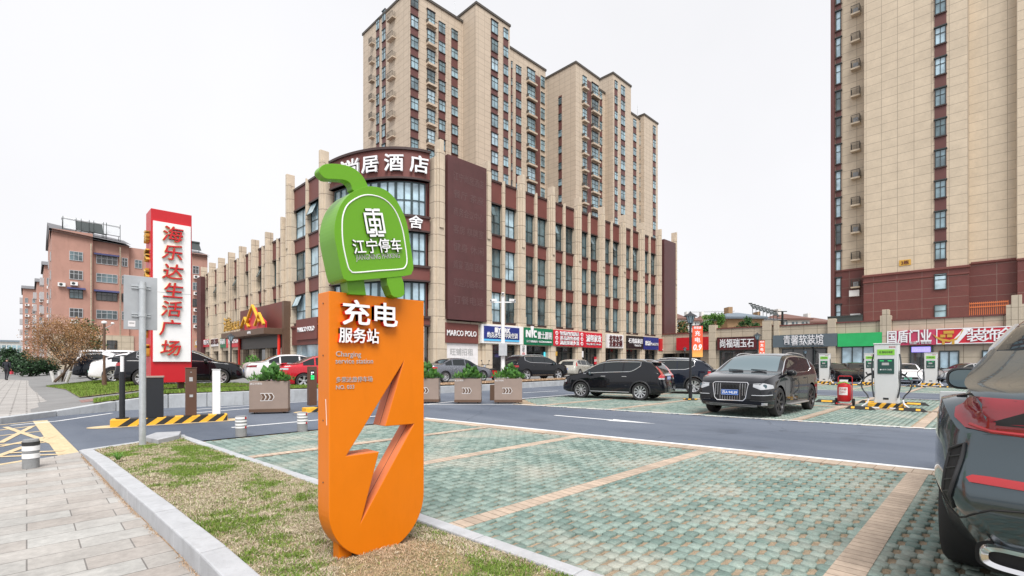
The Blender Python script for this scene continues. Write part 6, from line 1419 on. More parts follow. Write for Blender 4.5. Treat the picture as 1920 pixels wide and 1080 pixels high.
KINDS = {   # x measured from the tail, forward; top line, belt line
 'suv': dict(L=4.65, W=1.84, gc=.24, ra=.98, wb=2.68, R=.36,
     top=[(0, 1.02), (.10, 1.10), (.22, 1.22), (.50, 1.52), (.62, 1.60), (1.1, 1.655), (1.9, 1.675), (2.55, 1.64), (2.85, 1.57), (3.55, 1.17), (3.68, 1.12), (4.1, 1.04), (4.45, .91), (4.62, .76), (4.65, .71)],
     belt=[(0, 1.0), (.5, 1.17), (1.5, 1.13), (3.5, 1.05), (4.1, .95), (4.45, .83), (4.62, .66), (4.65, .64)], roof0=.66, roof1=2.72, cowl=3.58, rg='B'),
 'bigsuv': dict(L=5.05, W=1.98, gc=.23, ra=1.08, wb=3.0, R=.39,
     top=[(0, 1.05), (.12, 1.14), (.28, 1.28), (.62, 1.56), (.80, 1.64), (1.4, 1.715), (2.1, 1.735), (2.75, 1.70), (3.05, 1.62), (3.82, 1.22), (3.95, 1.17), (4.45, 1.10), (4.82, .98), (5.0, .84), (5.05, .78)],
     belt=[(0, 1.02), (.5, 1.16), (1.5, 1.14), (3.8, 1.09), (4.45, 1.0), (4.82, .87), (5.0, .74), (5.05, .70)], roof0=.8, roof1=2.95, cowl=3.85, rg='B'),
 'sedan': dict(L=4.65, W=1.80, gc=.19, ra=1.02, wb=2.70, R=.33,
     top=[(0, .90), (.06, 1.00), (.25, 1.05), (.62, 1.08), (.80, 1.11), (1.45, 1.39), (1.75, 1.44), (2.25, 1.455), (2.65, 1.40), (3.35, 1.02), (3.5, .96), (4.0, .87), (4.4, .76), (4.6, .62), (4.65, .58)],
     belt=[(0, .84), (.25, .96), (.8, .98), (1.5, .97), (3.3, .90), (4.0, .80), (4.4, .70), (4.6, .56), (4.65, .52)], roof0=1.45, roof1=2.6, cowl=3.4, rg='T'),
 'hatch': dict(L=4.34, W=1.80, gc=.18, ra=.86, wb=2.64, R=.32,
     top=[(0, .86), (.10, .98), (.20, 1.07), (.50, 1.31), (.70, 1.40), (1.2, 1.455), (1.9, 1.46), (2.4, 1.41), (3.15, 1.05), (3.3, .98), (3.8, .88), (4.1, .76), (4.3, .60), (4.34, .56)],
     belt=[(0, .82), (.4, .98), (1.5, .96), (3.1, .90), (3.8, .80), (4.1, .70), (4.3, .54), (4.34, .50)], roof0=.7, roof1=2.35, cowl=3.15, rg='B'),
 'coupe_suv': dict(L=4.95, W=2.0, gc=.25, ra=1.06, wb=2.98, R=.40,
     top=[(0, 1.02), (.05, 1.13), (.18, 1.185), (.34, 1.22), (.95, 1.46), (1.5, 1.63), (2.1, 1.69), (2.6, 1.68), (2.95, 1.60), (3.75, 1.15), (3.9, 1.10), (4.4, 1.03), (4.75, .92), (4.92, .78), (4.95, .74)],
     belt=[(0, .96), (.4, 1.13), (1.4, 1.10), (3.7, 1.02), (4.4, .93), (4.75, .83), (4.92, .70), (4.95, .66)], roof0=1.5, roof1=2.85, cowl=3.75, rg='T'),
}
def body_mesh(S, fine=1):
    L, W, gc = S['L'], S['W'], S['gc']; H0 = L / 2
    xs = [0, .012, .03, .055, .09, .13, .18]; n = int(46 * fine); xs += [lerp(.24, L - .24, i / n) for i in range(n + 1)]; xs += [L - q for q in (.18, .13, .09, .055, .03, .012, 0)]
    rings = []
    for x in xs:
        de = x if x < L / 2 else L - x; rear = x < L / 2
        rr = S.get('round', .62); t = max(0, 1 - de / rr)
        w = W / 2 * (1 - (.15 if rear else S.get('nose', .2)) * t ** 2.6) - W / 2 * (.055 * max(0, 1 - de / .055) ** 2)
        w *= (1 - .012 * abs(x - L / 2) / (L / 2))
        tz = curve(S['top'], x); zB = min(curve(S['belt'], x), tz - .03); zb = gc + .10 * t ** 2
        h = tz - zB; tum = .34 if h > .2 else .34 * h / .2 * .6 + .0; g0 = w * .955 * curve(S['gin'], x) if 'gin' in S else w * .955
        gt = g0 - h * .36
        hz = zB - zb
        side = [(0, zb), (w * .7, zb), (w * .93, zb + .015), (w * .975, zb + .06), (w * .992, zb + .13), (w * .998, zb + .28 * hz + .02), (w, zb + .45 * hz), (w * .997, zb + .62 * hz), (w * .993, zb + .76 * hz), (w * .985, zb + .88 * hz), (w * .968, zB - .012), (g0, zB + .012 if h > .05 else zB),
                (g0 - .12 * h * .36, zB + .16 * h), (g0 - .3 * h * .36, zB + .38 * h), (g0 - .62 * h * .36, zB + .66 * h), (gt + .02 + .02, zB + .86 * h), (gt - .015, zB + .94 * h), (gt - .10, tz - .004 - .012 * min(1, h / .3)), (gt * .62, tz + .008), (gt * .3, tz + .016), (0, tz + .018)]
        if rear and 'rtuck' in S:
            tt = max(0, 1 - de / .72) ** .7; side = [(y * (1 - S['rtuck'] * tt * min(1, max(0, .64 - z) / .34)), z) for y, z in side]
        ring = [(x - H0, y, z) for y, z in side]
        rings.append(ring)
    bm = bmesh.new(); K = len(rings[0]); V = []
    def bulge(x, z):
        X = x + H0; out = 0
        for de, sgn, prof in ((X, -1, S.get('rprof', [(.2, -.10), (.34, .0), (.62, .0), (.72, -.045), (.95, -.075), (1.2, -.10)])), (L - X, 1, S.get('fprof', [(.2, -.12), (.32, .0), (.55, -.01), (.8, -.07), (1.0, -.1)]))):
            e = max(0, 1 - de / .30); e = e * e * (3 - 2 * e); out += sgn * e * pw(z, prof)
        return x + out
    for r_ in rings:
        right = [bm.verts.new((bulge(x, z), -y, z)) for x, y, z in r_]
        left = [right[0]] + [bm.verts.new((bulge(x, z), y, z)) for x, y, z in r_[1:-1]] + [right[-1]]
        V.append((right, left))
    for a in range(len(V) - 1):
        for s in (0, 1):
            A, B = V[a][s], V[a + 1][s]
            for k in range(K - 1):
                f = (A[k], B[k], B[k + 1], A[k + 1]); f = f if s == 0 else f[::-1]
                try: bm.faces.new(f)
                except ValueError: pass
    for e, fl in ((0, 0), (len(V) - 1, 1)):
        r_, l_ = V[e]
        for k in range(K - 1):
            q = [r_[k], r_[k + 1], l_[k + 1], l_[k]]; q2 = []
            for v in q:
                if v not in q2: q2.append(v)
            if len(q2) > 2: bm.faces.new(q2 if not fl else q2[::-1])
    bmesh.ops.recalc_face_normals(bm, faces=bm.faces[:])
    me = bpy.data.meshes.new('body'); bm.to_mesh(me); bm.free(); return me
def cut_arches(me, S):
    L, W, Rw = S['L'], S['W'], S['R']; xa = (-L / 2 + S['ra'], -L / 2 + S['ra'] + S['wb']); rc = Rw * 1.13; zc = Rw + .01
    cut = MB()
    for x in xa:
        for s in (1, -1): cut.cyl((x, s * (W / 2 - .34), zc), (x, s * (W / 2 + .3), zc), rc, n=40)
    a = bpy.data.objects.new('a', me); COL.objects.link(a); c = cut.build('c', 'dark_hole', None)
    b = a.modifiers.new('b', 'BOOLEAN'); b.object = c; b.operation = 'DIFFERENCE'; b.solver = 'EXACT'
    dg = bpy.context.evaluated_depsgraph_get(); out = bpy.data.meshes.new_from_object(a.evaluated_get(dg))
    bpy.data.objects.remove(a); bpy.data.objects.remove(c)
    clad = S.get('clad', 0)
    for p in out.polygons:
        p.use_smooth = True; c = p.center; p.material_index = 0
        for x in xa:
            if math.hypot(c.x - x, c.z - zc) < rc + .004 and abs(c.y) < W / 2 - .02 and math.hypot(c.x - x, c.z - zc) > .0 and abs(c.y) > W / 2 - .36: p.material_index = 1
        if p.material_index == 0 and (c.z < S['gc'] + .075 or (clad and c.z < clad)): p.material_index = 2 if clad else (2 if c.z < S['gc'] + .02 else 0)
    out.set_sharp_from_angle(angle=R(38)); return out, xa, rc, zc
class Car:
    def __init__(s, name, label, cat, kind, paint, pos, yaw, sc=.95, near=False, group='parked cars', **ov):
        S = dict(KINDS[kind]); S.update(ov); s.S = S; s.near = near
        s.root = E(name, label, cat, pos, yaw, group, sc)
        me0 = body_mesh(S, 1 if not near else 1.7); s.me0 = me0
        bm = bmesh.new(); bm.from_mesh(me0); s.bvh = BVHTree.FromBMesh(bm); bm.free()
        me, s.xa, s.rc, s.zc = cut_arches(me0, S); me.name = 'body'
        me.materials.clear()
        for m in (paint, 'dark_hole', 'plastic_black'): me.materials.append(M[m])
        o = bpy.data.objects.new('body', me); COL.objects.link(o); o.parent = s.root; s.body = o; s.paint = paint
    def x(s, t): return t - s.S['L'] / 2
    def hit(s, th, a, z):
        if th == 'T': O = Vector((a, z, 5)); d = Vector((0, 0, -1))
        else:
            n = Vector((math.cos(R(th)), math.sin(R(th)), 0)); h = Vector((-math.sin(R(th)), math.cos(R(th)), 0)); O = n * 6 + h * a + Vector((0, 0, z)); d = -n
            if th % 90: O += h * h.dot(Vector((math.copysign(s.S['L'] / 2 - .02, n.x), math.copysign(s.S['W'] / 2 * .93, n.y), 0)))
        loc, nr, i, ds = s.bvh.ray_cast(O, d, 12)
        if loc is None: loc, nr, i, ds = s.bvh.find_nearest(O + d * 5.0)
        return loc, -d
    def patch(s, name, th, poly, m, eps=.006, grid=.07, parent=None, thick=.012, label=None):
        if (sum(poly[i][0] * poly[(i + 1) % len(poly)][1] - poly[(i + 1) % len(poly)][0] * poly[i][1] for i in range(len(poly)))) < 0: poly = poly[::-1]
        bm = bmesh.new(); bm.faces.new([bm.verts.new((p[0], p[1], 0)) for p in poly])
        for ax in (0, 1):
            lo, hi = min(p[ax] for p in poly), max(p[ax] for p in poly); g = max(grid, (hi - lo) / 40); a = lo + g
            while a < hi - g * .3:
                co = [0, 0, 0]; co[ax] = a; no = [0, 0, 0]; no[ax] = 1
                bmesh.ops.bisect_plane(bm, geom=bm.verts[:] + bm.edges[:] + bm.faces[:], plane_co=co, plane_no=no, dist=1e-5); a += g
        nrm = None
        for v in bm.verts:
            loc, n = s.hit(th, v.co.x, v.co.y); v.co = loc + n * eps; nrm = n
        be = [e for e in bm.edges if len(e.link_faces) == 1]
        r = bmesh.ops.extrude_edge_only(bm, edges=be)
        for v in r['geom']:
            if isinstance(v, bmesh.types.BMVert): v.co -= nrm * thick
        bmesh.ops.recalc_face_normals(bm, faces=bm.faces[:])
        c = sum((f.normal * f.calc_area() for f in bm.faces), Vector()); 
        if c.dot(nrm) < 0: bmesh.ops.reverse_faces(bm, faces=bm.faces[:])
        me = bpy.data.meshes.new(name); bm.to_mesh(me); bm.free(); me.materials.append(M[m])
        for p in me.polygons: p.use_smooth = True
        me.set_sharp_from_angle(angle=R(40))
        o = bpy.data.objects.new(name, me); COL.objects.link(o); o.parent = parent or s.root
        if label: o['label'] = label
        return o
    def both(s, name, th, poly, m, **k):
        if 'lamp' in name and min(p[0] for p in poly) < -.3 and th > 140 and not s.near: poly = [(p[0] * .42 if p[0] < 0 else p[0] * 2.2 + .04, p[1]) for p in poly]
        a = s.patch(name, th, poly, m, **k); b = s.patch(name, -th, [(-p[0], p[1]) for p in poly], m, **k); return a, b
    def line(s, name, th, pts, r, m, closed=False, parent=None, eps=.0, dens=.08, n=6):
        out = []; k = len(pts)
        for i in range(k if closed else k - 1):
            a, b = pts[i], pts[(i + 1) % k]; q = max(1, int(math.hypot(b[0] - a[0], b[1] - a[1]) / dens))
            for j in range(q): out.append((lerp(a[0], b[0], j / q), lerp(a[1], b[1], j / q)))
        if not closed: out.append(pts[-1])
        P = []
        for a, z in out: loc, nn = s.hit(th, a, z); P.append(loc + nn * eps)
        mb = MB(); mb.tube(P, r, n, closed=closed); return mb.build(name, m, parent or s.root, smooth=True, world=False)
    def lines(s, name, th, pts, r, m, **k): s.line(name, th, pts, r, m, **k); s.line(name, -th, [(-p[0], p[1]) for p in pts], r, m, **k)
    def wheels(s, rim='ten', dark=False, sides=(1, -1), Wd=.225):
        Rw = s.S['R']; W = s.S['W']; rr = Rw * .70; t = MB(); hw = Wd / 2
        t.lathe([(rr * .96, -hw * .8), (rr, -hw * .95), (Rw * .93, -hw), (Rw * .985, -hw * .82), (Rw, -hw * .45), (Rw, hw * .45), (Rw * .985, hw * .82), (Rw * .93, hw), (rr, hw * .95), (rr * .96, hw * .8)], ax='y', n=44)
        rm = MB(); rm.lathe([(rr * .97, hw * .9), (rr * 1.0, hw * .98), (rr * .955, hw * .93), (rr * .90, hw * .55), (rr * .9, -hw * .5)], ax='y', n=40)
        bk = MB(); bk.lathe([(0, -hw * .1), (rr * .9, -hw * .2)], ax='y', n=30); bk.lathe([(0, hw * .1), (rr * .62, hw * .1), (rr * .62, 0)], ax='y', n=24)
        sp = MB(); ns = {'ten': 10, 'five': 5, 'seven': 7, 'star': 5}[rim]; sw = {'ten': .028, 'five': .055, 'seven': .036, 'star': .04}[rim] * rr / .25
        for i in range(ns):
            for dd in ((0,) if rim != 'star' else (-.13, .13)):
                a = 2 * math.pi * i / ns; d = Vector((math.sin(a + dd * .2), 0, math.cos(a + dd * .2))); d2 = Vector((math.sin(a + dd * 2), 0, math.cos(a + dd * 2))); q = Vector((math.cos(a), 0, -math.sin(a)))
                A, B = d * rr * .18, d2 * rr * .95; X = (B - A).normalized(); Q = Vector((X.z, 0, -X.x))
                w0, w1 = sw * .62, sw * 1.0; y0, y1 = hw * .74, hw * .88
                vs = [A - Q * w0 + Vector((0, y0, 0)), A + Q * w0 + Vector((0, y0, 0)), B + Q * w1 + Vector((0, y1, 0)), B - Q * w1 + Vector((0, y1, 0))]
                vs += [v - Vector((0, .035, 0)) + (Q * .006 if i2 in (0, 3) else -Q * .006) for i2, v in enumerate(vs)]
                fs = [(0,1,2,3),(7,6,5,4),(0,4,5,1),(1,5,6,2),(2,6,7,3),(3,7,4,0)]; sp.add(vs, fs)
        sp.lathe([(0, hw * .82), (rr * .13, hw * .82), (rr * .23, hw * .74), (rr * .23, hw * .5)], ax='y', n=20)
        mr = 'rim_dark' if dark else 'rim_silver'; rm.add(sp.v, sp.f)
        mt, mrm, mbk = None, None, None
        for x in s.xa:
            for sd_ in sides:
                if mt is None: o = t.build('wheel', 'tyre', s.root, smooth=True, world=False); mt = o.data; o2 = rm.build('rim', mr, o, smooth=True, world=False, sharp=30); mrm = o2.data; o3 = bk.build('brake', 'dark_hole', o, world=False); mbk = o3.data
                else:
                    o = bpy.data.objects.new('wheel', mt); o2 = bpy.data.objects.new('rim', mrm); o3 = bpy.data.objects.new('brake', mbk)
                    for q in (o, o2, o3): COL.objects.link(q)
                    o.parent = s.root; o2.parent = o; o3.parent = o
                o.location = (x, sd_ * (W / 2 - Wd / 2 - .015), Rw); o.rotation_euler = (0, x * 3, 0 if sd_ > 0 else math.pi)
    def flares(s, m='plastic_black', wd=.055):
        for x in s.xa:
            for sd_ in (1, -1):
                mb = MB(); vs = []; n = 26; yo = s.S['W'] / 2
                for i in range(n + 1):
                    a = R(-8 + 196 * i / n)
                    for rr, y in ((s.rc - .004, yo - .10), (s.rc - .004, yo + .012), (s.rc + wd * .6, yo + .010), (s.rc + wd, yo - .02)): vs.append((x + rr * math.cos(a), sd_ * y, s.zc + rr * math.sin(a)))
                fs = []
                for i in range(n):
                    for j in range(3): f = (i * 4 + j, i * 4 + j + 1, i * 4 + j + 5, i * 4 + j + 4); fs.append(f)
                mb.add(vs, fs); mb.build('wheel_arch', m, s.root, smooth=True, world=False)
    def side_glass(s, x0, x1, cuts, m='carglass', chrome=True, up=.86, lo=.07, rearup=0):
        """x0..x1 from the tail; cuts = pillar positions"""
        S = s.S
        def zl(x): b = curve(S['belt'], x); t = curve(S['top'], x); return b + lo * (t - b) + .015
        def zu(x): b = curve(S['belt'], x); t = curve(S['top'], x); return b + up * (t - b)
        ed = [x0] + cuts + [x1]; outline_b = []; outline_t = []
        for i in range(len(ed) - 1):
            a, b = ed[i] + (.035 if i else 0), ed[i + 1] - (.035 if i < len(ed) - 2 else 0); n = 8
            bot = [(lerp(a, b, k / n), zl(lerp(a, b, k / n))) for k in range(n + 1)]; top = [(lerp(a, b, k / n), zu(lerp(a, b, k / n))) for k in range(n + 1)]
            if i == 0 and rearup: bot = [(x, z + rearup * max(0, 1 - (x - a) / .45) ** 1.5) for x, z in bot]; top = [(x, max(z, zl(x) + .0)) for x, z in top]
            top = [(x, max(z, bz + .004)) for (x, z), (_, bz) in zip(top, bot)]
            pts = bot + top[::-1]; P = []
            for p in pts:
                if not P or math.hypot(p[0] - P[-1][0], p[1] - P[-1][1]) > .006: P.append(p)
            outline_b += bot; outline_t += top
            s.both('side_window', 90, [(-s.x(p[0]), p[1]) for p in P], m, eps=.004)
        loop = [(-s.x(p[0]), p[1]) for p in outline_b + outline_t[::-1]]
        s.glass_loop = loop
        if chrome: s.lines('window_trim', 90, loop, .013 if s.near else .016, 'chrome' if chrome is True else chrome, closed=True, eps=.004, dens=.15)
    def top_glass(s, name, x0, x1, m='carglass', inset=.05, f=.90):
        S = s.S; pts = []
        def hw(x):
            b = curve(S['belt'], x); t = curve(S['top'], x); de = min(x, S['L'] - x); return (S['W'] / 2 * .945 - (t - b) * .36) * f - inset
        n = 8; A = [(s.x(lerp(x0, x1, k / n)), hw(lerp(x0, x1, k / n))) for k in range(n + 1)]
        poly = A + [(a, -b) for a, b in A[::-1]]
        return s.patch(name, 'T', poly, m, eps=.005, grid=.1)
    def mirrors(s, xc, z, size=1.0, m=None, chrome=False):
        for sd_ in (1, -1):
            y = s.S['W'] / 2 - .03; c = Vector((s.x(xc), sd_ * (y + .13), z)); mb = MB(); n = 10; rings = []
            for k, (dx, w_, h_) in enumerate(((-.055, .105, .075), (-.05, .12, .088), (0, .125, .09), (.05, .11, .078), (.085, .07, .045))):
                for i in range(n * 2):
                    a = math.pi * i / n; ca, sa = math.cos(a), math.sin(a); ca = math.copysign(abs(ca) ** .7, ca); sa = math.copysign(abs(sa) ** .7, sa)
                    mb.v.append(tuple(c + Vector((dx * size, ca * w_ * size, sa * h_ * size)))); 
            N = n * 2
            for k in range(4):
                for i in range(N): mb.f.append([k * N + i, k * N + (i + 1) % N, (k + 1) * N + (i + 1) % N, (k + 1) * N + i]); mb.m.append(0)
            mb.f.append(list(range(4 * N, 5 * N))); mb.m.append(0)
            o = mb.build('mirror', m or s.paint, s.root, smooth=True, world=False)
            g = MB(); vs = []
            for i in range(N):
                a = math.pi * i / n; ca, sa = math.cos(a), math.sin(a); ca = math.copysign(abs(ca) ** .7, ca); sa = math.copysign(abs(sa) ** .7, sa); vs.append(tuple(c + Vector((-.056 * size, ca * .1 * size, sa * .07 * size))))
            g.add(vs, [tuple(range(N))[::-1]]); g.build('mirror_glass', 'carglass_light', o, world=False)
            k_ = MB(); k_.tube([c + Vector((.0, -sd_ * .2 * size, -.05)), c + Vector((.01, 0, -.04))], .025, 8); k_.build('mirror_arm', 'plastic_black', o, world=False)
    def handles(s, xs, z, m=None):
        for sd_ in (1, -1):
            for x in xs:
                loc, n = s.hit(90 * sd_, -s.x(x) * sd_, z); mb = MB(); mb.tube([loc + Vector((-.1, sd_ * .0, 0)), loc + Vector((-.07, sd_ * .03, 0)), loc + Vector((.07, sd_ * .03, 0)), loc + Vector((.1, 0, 0))], .014, 8); mb.build('door_handle', m or s.paint, s.root, smooth=True, world=False)
    def seams(s, xs, z0, top=True):
        for x in xs:
            zt = curve(s.S['belt'], x); s.lines('door_seam', 90, [(-s.x(x + .02), zt), (-s.x(x), zt - .2), (-s.x(x), z0 + .06), (-s.x(x - .02), z0)], .0045, 'dark_hole', eps=-.001, n=5)
        s.lines('door_seam', 90, [(-s.x(xs[0] - .02), z0), (-s.x(xs[-1] - .02), z0)], .0045, 'dark_hole', eps=-.001, n=5, dens=.2)
    def rails(s, x0, x1, m='rim_silver'):
        S = s.S
        for sd_ in (1, -1):
            P = []
            for k in range(13):
                x = lerp(x0, x1, k / 12); b, t = curve(S['belt'], x), curve(S['top'], x); y = S['W'] / 2 * .95 - (t - b) * .36 - .03; z = b + .965 * (t - b) + (.045 * min(1, min(k, 12 - k) / 1.2)); P.append((s.x(x), sd_ * y, z))
            mb = MB(); mb.tube(P, .017, 8); mb.build('roof_rail', m, s.root, smooth=True, world=False)
    def plate(s, th, a, z, txt, m='plate_blue', mt='white_letter', w=.44, h=.14, eps=.012):
        loc, n = s.hit(th, a, z); hd = Vector((-math.sin(R(th)), math.cos(R(th)), 0)); c = loc + n * eps; mb = MB(); mb.fbox(c, hd, n, UZ, -w / 2, w / 2, -.006, .006, -h / 2, h / 2); o = mb.build('number_plate', m, s.root, world=False, bevel=.004)
        mb = MB(); mb.text(txt, c + n * .006, hd, UZ, h * .68, .002, bold=.02, width=w * .88); mb.build('number_lettering', mt, o, world=False)
        mb = MB(); mb.tube([c + n * .007 + hd * (w * .485 * q[0]) + Vector((0, 0, h * .46 * q[1])) for q in ((-1, -1), (1, -1), (1, 1), (-1, 1))], .003, 4, closed=True); mb.build('plate_rim', mt, o, world=False)
    def spoiler(s, x, z, hw_, ln=.22, m=None):
        mb = MB(); n = 12; vs = []
        for i in range(n + 1):
            y = lerp(-hw_, hw_, i / n); bend = .06 * (1 - (y / hw_) ** 2)
            vs += [(s.x(x + .12), y, z + .01), (s.x(x - ln) - bend, y, z - .03), (s.x(x - ln) - bend, y, z - .05), (s.x(x + .05), y, z - .05)]
        fs = []
        for i in range(n):
            for j in range(4): fs.append((i * 4 + j, i * 4 + (j + 1) % 4, (i + 1) * 4 + (j + 1) % 4, (i + 1) * 4 + j))
        fs += [(3, 2, 1, 0), tuple(n * 4 + q for q in range(4))]; mb.add(vs, fs); bmo = mb.build('rear_spoiler', m or s.paint, s.root, world=False, bevel=.006)
def yaw_from(lat, dep): v = ld(lat, dep); return math.atan2(v.y, v.x)
def place_by_wheel(kind, side, front, contact, yaw, sc, **ov):
    """ground position of the car so that the given wheel's outer foot stands on contact"""
    S = dict(KINDS[kind]); S.update(ov); x = -S['L'] / 2 + S['ra'] + (S['wb'] if front else 0); y = side * (S['W'] / 2 - .1)
    c, s_ = math.cos(yaw), math.sin(yaw); return (contact[0] - sc * (x * c - y * s_), contact[1] - sc * (x * s_ + y * c), contact[2])
def hw_top(S, x): return S['W'] / 2 * .95 - (curve(S['top'], x) - curve(S['belt'], x)) * .36
def std(c, cuts, x0, x1, rear=True, front=True, chrome=True, rim='ten', dark=False, handle=None, rails=False, flare=None, m='carglass', hz=None, wind=True, rearup=0, mir=True, ws='carglass', near=None, seam=True, sides=(1, -1)):
    S = c.S; c.wheels(rim, dark, sides); c.side_glass(x0, x1, cuts, m, chrome, rearup=rearup)
    if wind: c.top_glass('windscreen', S['roof1'] + .02, S['cowl'] - .02, ws, inset=.02, f=.93)
    if S['rg'] == 'T': c.top_glass('rear_window', S.get('rw0', .82), S['roof0'] - .03, 'carglass', inset=.04, f=.92)
    if hz is None: hz = curve(S['belt'], S['L'] / 2) - .12
    if seam: c.seams([S['ra'] + .45, S['ra'] + .45 + .92, S['ra'] + S['wb'] - .42][0:3], S['gc'] + .18)
    c.handles([S['ra'] + .68, S['ra'] + 1.62], hz, handle)
    if mir: c.mirrors(S['cowl'] - .35, curve(S['belt'], S['cowl']) + .07)
    if rails: c.rails(S['roof0'] + .1, S['roof1'] - .15)
    if flare: c.flares(flare)
def rear_glass(c, z0, z1, w0, w1, m='carglass'): c.patch('rear_window', 180, [(-w0, z0), (w0, z0), (w1, z1), (-w1, z1)], m, eps=.006)
# ---- black compact suv parked side on
yaw = yaw_from(-1.97, 1.34)
c = Car('parked_car', 'black compact suv seen from its left side, with tall red tail lamps', 'car', 'suv', 'paint_black', place_by_wheel('suv', 1, False, G(1201, 751), yaw, .93), yaw, .93, near=True, clad=.40)
std(c, [1.72, 2.6], .98, 3.52, rim='ten', handle='chrome', rails=True, flare='plastic_black', rearup=.22)
rear_glass(c, 1.16, 1.46, .62, .52)
c.both('tail_lamp', 148, [(-.12, .93), (.22, .90), (.26, 1.0), (.24, 1.14), (.12, 1.30), (-.02, 1.42), (-.07, 1.42), (-.03, 1.26), (0.0, 1.10), (-.10, 1.0)], 'lamp_red', eps=.012, grid=.04)
c.both('tail_lamp_base', 148, [(-.1, .88), (.22, .87), (.24, .93), (-.12, .94)], 'lamp_clear', eps=.014, grid=.04)
c.spoiler(.62, 1.60, .56, .22); c.plate(180, 0, .93, '苏A·3L758', w=.42)
c.patch('trunk_trim', 180, [(-.42, 1.03), (.42, 1.03), (.42, 1.07), (-.42, 1.07)], 'chrome', eps=.014, grid=.1)
c.lines('sill_trim', 90, [(-c.x(1.45), .33), (-c.x(3.2), .33)], .014, 'rim_silver', eps=.0)
c.both('headlight', 38, [(-.28, .74), (.16, .70), (.16, .80), (-.30, .86)], 'lamp_clear', eps=.01, grid=.05)
# ---- dark suv behind it
yaw = yaw_from(-.96, .42)
c = Car('parked_car', 'dark blue black suv half hidden behind the banner lamp post', 'car', 'bigsuv', 'paint_black_blue', place_by_wheel('bigsuv', 1, False, G(1301, 739), yaw, .95), yaw, .95, clad=.36)
std(c, [1.85, 2.9], 1.05, 3.78, rim='star', rails=True, flare='plastic_black', rearup=.18)
rear_glass(c, 1.2, 1.52, .72, .6); c.spoiler(.8, 1.64, .6, .25)
c.both('tail_lamp', 150, [(-.25, .98), (.36, .95), (.36, 1.06), (.0, 1.12), (-.25, 1.1)], 'lamp_red', eps=.012, grid=.05)
# ---- the black suv with the blue plate facing the camera
yaw = math.pi; scq = .97
pos = place_by_wheel('bigsuv', 1, True, (14.30, 4.20, .0), yaw + R(-1), scq)
c = Car('parked_car', 'glossy black suv facing the camera with a tall chrome framed grille', 'car', 'bigsuv', 'paint_black', pos, yaw + R(-1), scq, near=True, round=.70, nose=.13, R=.405, fprof=[(.2, -.14), (.30, -.03), (.40, .02), (.55, .015), (.85, -.01), (1.0, -.04), (1.1, -.08)], belt=[(0, 1.02), (.5, 1.17), (1.5, 1.16), (3.8, 1.13), (4.3, 1.06), (4.72, .97), (4.98, .84), (5.05, .80)], top=[(0, 1.08), (.12, 1.17), (.30, 1.32), (.68, 1.58), (.88, 1.67), (1.4, 1.745), (2.1, 1.77), (2.75, 1.735), (3.05, 1.66), (3.80, 1.26), (3.95, 1.215), (4.45, 1.15), (4.82, 1.07), (5.0, .98), (5.05, .92)])
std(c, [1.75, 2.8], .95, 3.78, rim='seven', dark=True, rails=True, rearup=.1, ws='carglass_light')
gr = [(-.44, .955), (.44, .955), (.48, .91), (.42, .53), (.35, .46), (-.35, .46), (-.42, .53), (-.48, .91)]
g = c.patch('grille', 0, gr, 'dark_hole', eps=.008, grid=.06); c.line('grille_frame', 0, gr, .013, 'chrome', closed=True, eps=.012, parent=g)
for i in range(13):
    y = -.40 + .80 * i / 12; zt = .93; zb_ = .48 if abs(y) < .32 else .60
    if abs(y) < .2: c.line('grille_bar', 0, [(y, .48), (y, .58)], .006, 'chrome', eps=.014, parent=g)
    else: c.line('grille_bar', 0, [(y, zb_), (y, zt)], .006, 'chrome', eps=.014, parent=g)
mb = MB()
for i in range(4):
    loc, n = c.hit(0, -.135 + .09 * i, .84); mb.lathe([(.052, .012), (.062, .012), (.062, .022), (.052, .022)], (loc.x + .01, loc.y, loc.z), ax='x', n=20, closed=True)
mb.build('badge', 'black_metal', g, world=False)
c.plate(0, 0, .68, '苏A·94L89', w=.46, h=.15, eps=.03)
hl = [(-.34, .80), (.10, .77), (.25, .84), (.24, .925), (.0, .945), (-.30, .885)]
a, b = c.both('headlight', 36, [(-p[0] - .02, p[1]) for p in hl][::-1], 'lamp_clear', eps=.008, grid=.04)
for th in (34, -34):
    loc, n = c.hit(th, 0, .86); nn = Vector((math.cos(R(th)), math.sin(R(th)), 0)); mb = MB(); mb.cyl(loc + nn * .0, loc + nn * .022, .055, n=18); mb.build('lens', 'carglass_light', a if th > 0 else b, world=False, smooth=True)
c.both('air_intake', 30, [(-.35, .50), (.22, .50), (.24, .60), (-.35, .60)], 'dark_hole', eps=.007, grid=.05)
c.lines('running_light', 30, [(-.32, .615), (.22, .625)], .012, 'lamp_clear', eps=.01)
c.lines('bumper_trim', 30, [(-.36, .47), (.30, .47)], .012, 'plastic_black', eps=.012)
c.patch('lower_bumper', 0, [(-.62, .26), (.62, .26), (.7, .35), (.55, .36), (-.55, .36), (-.7, .35)], 'metal_grey', eps=.012, grid=.06)
c.both('fog_lamp', 36, [(-.1, .35), (.08, .35), (.08, .42), (-.1, .42)], 'lamp_clear', eps=.008, grid=.04)
for sd_ in (1, -1): mb = MB(); mb.box(c.x(1.75), sd_ * .96, .30, c.x(3.5), sd_ * 1.08, .335); mb.build('side_step', 'rim_silver', c.root, world=False, bevel=.012)
for sd_ in (-.55, .1): mb = MB(); mb.tube([(c.x(3.86), sd_ + .45, 1.275), (c.x(3.78), sd_, 1.30)], .01, 5); mb.build('wiper', 'black_metal', c.root, world=False)
c.lines('bonnet_crease', 'T' if 0 else 25, [(-.30, .93), (-.18, .96)], .003, 'dark_hole', eps=-.001) if 0 else None
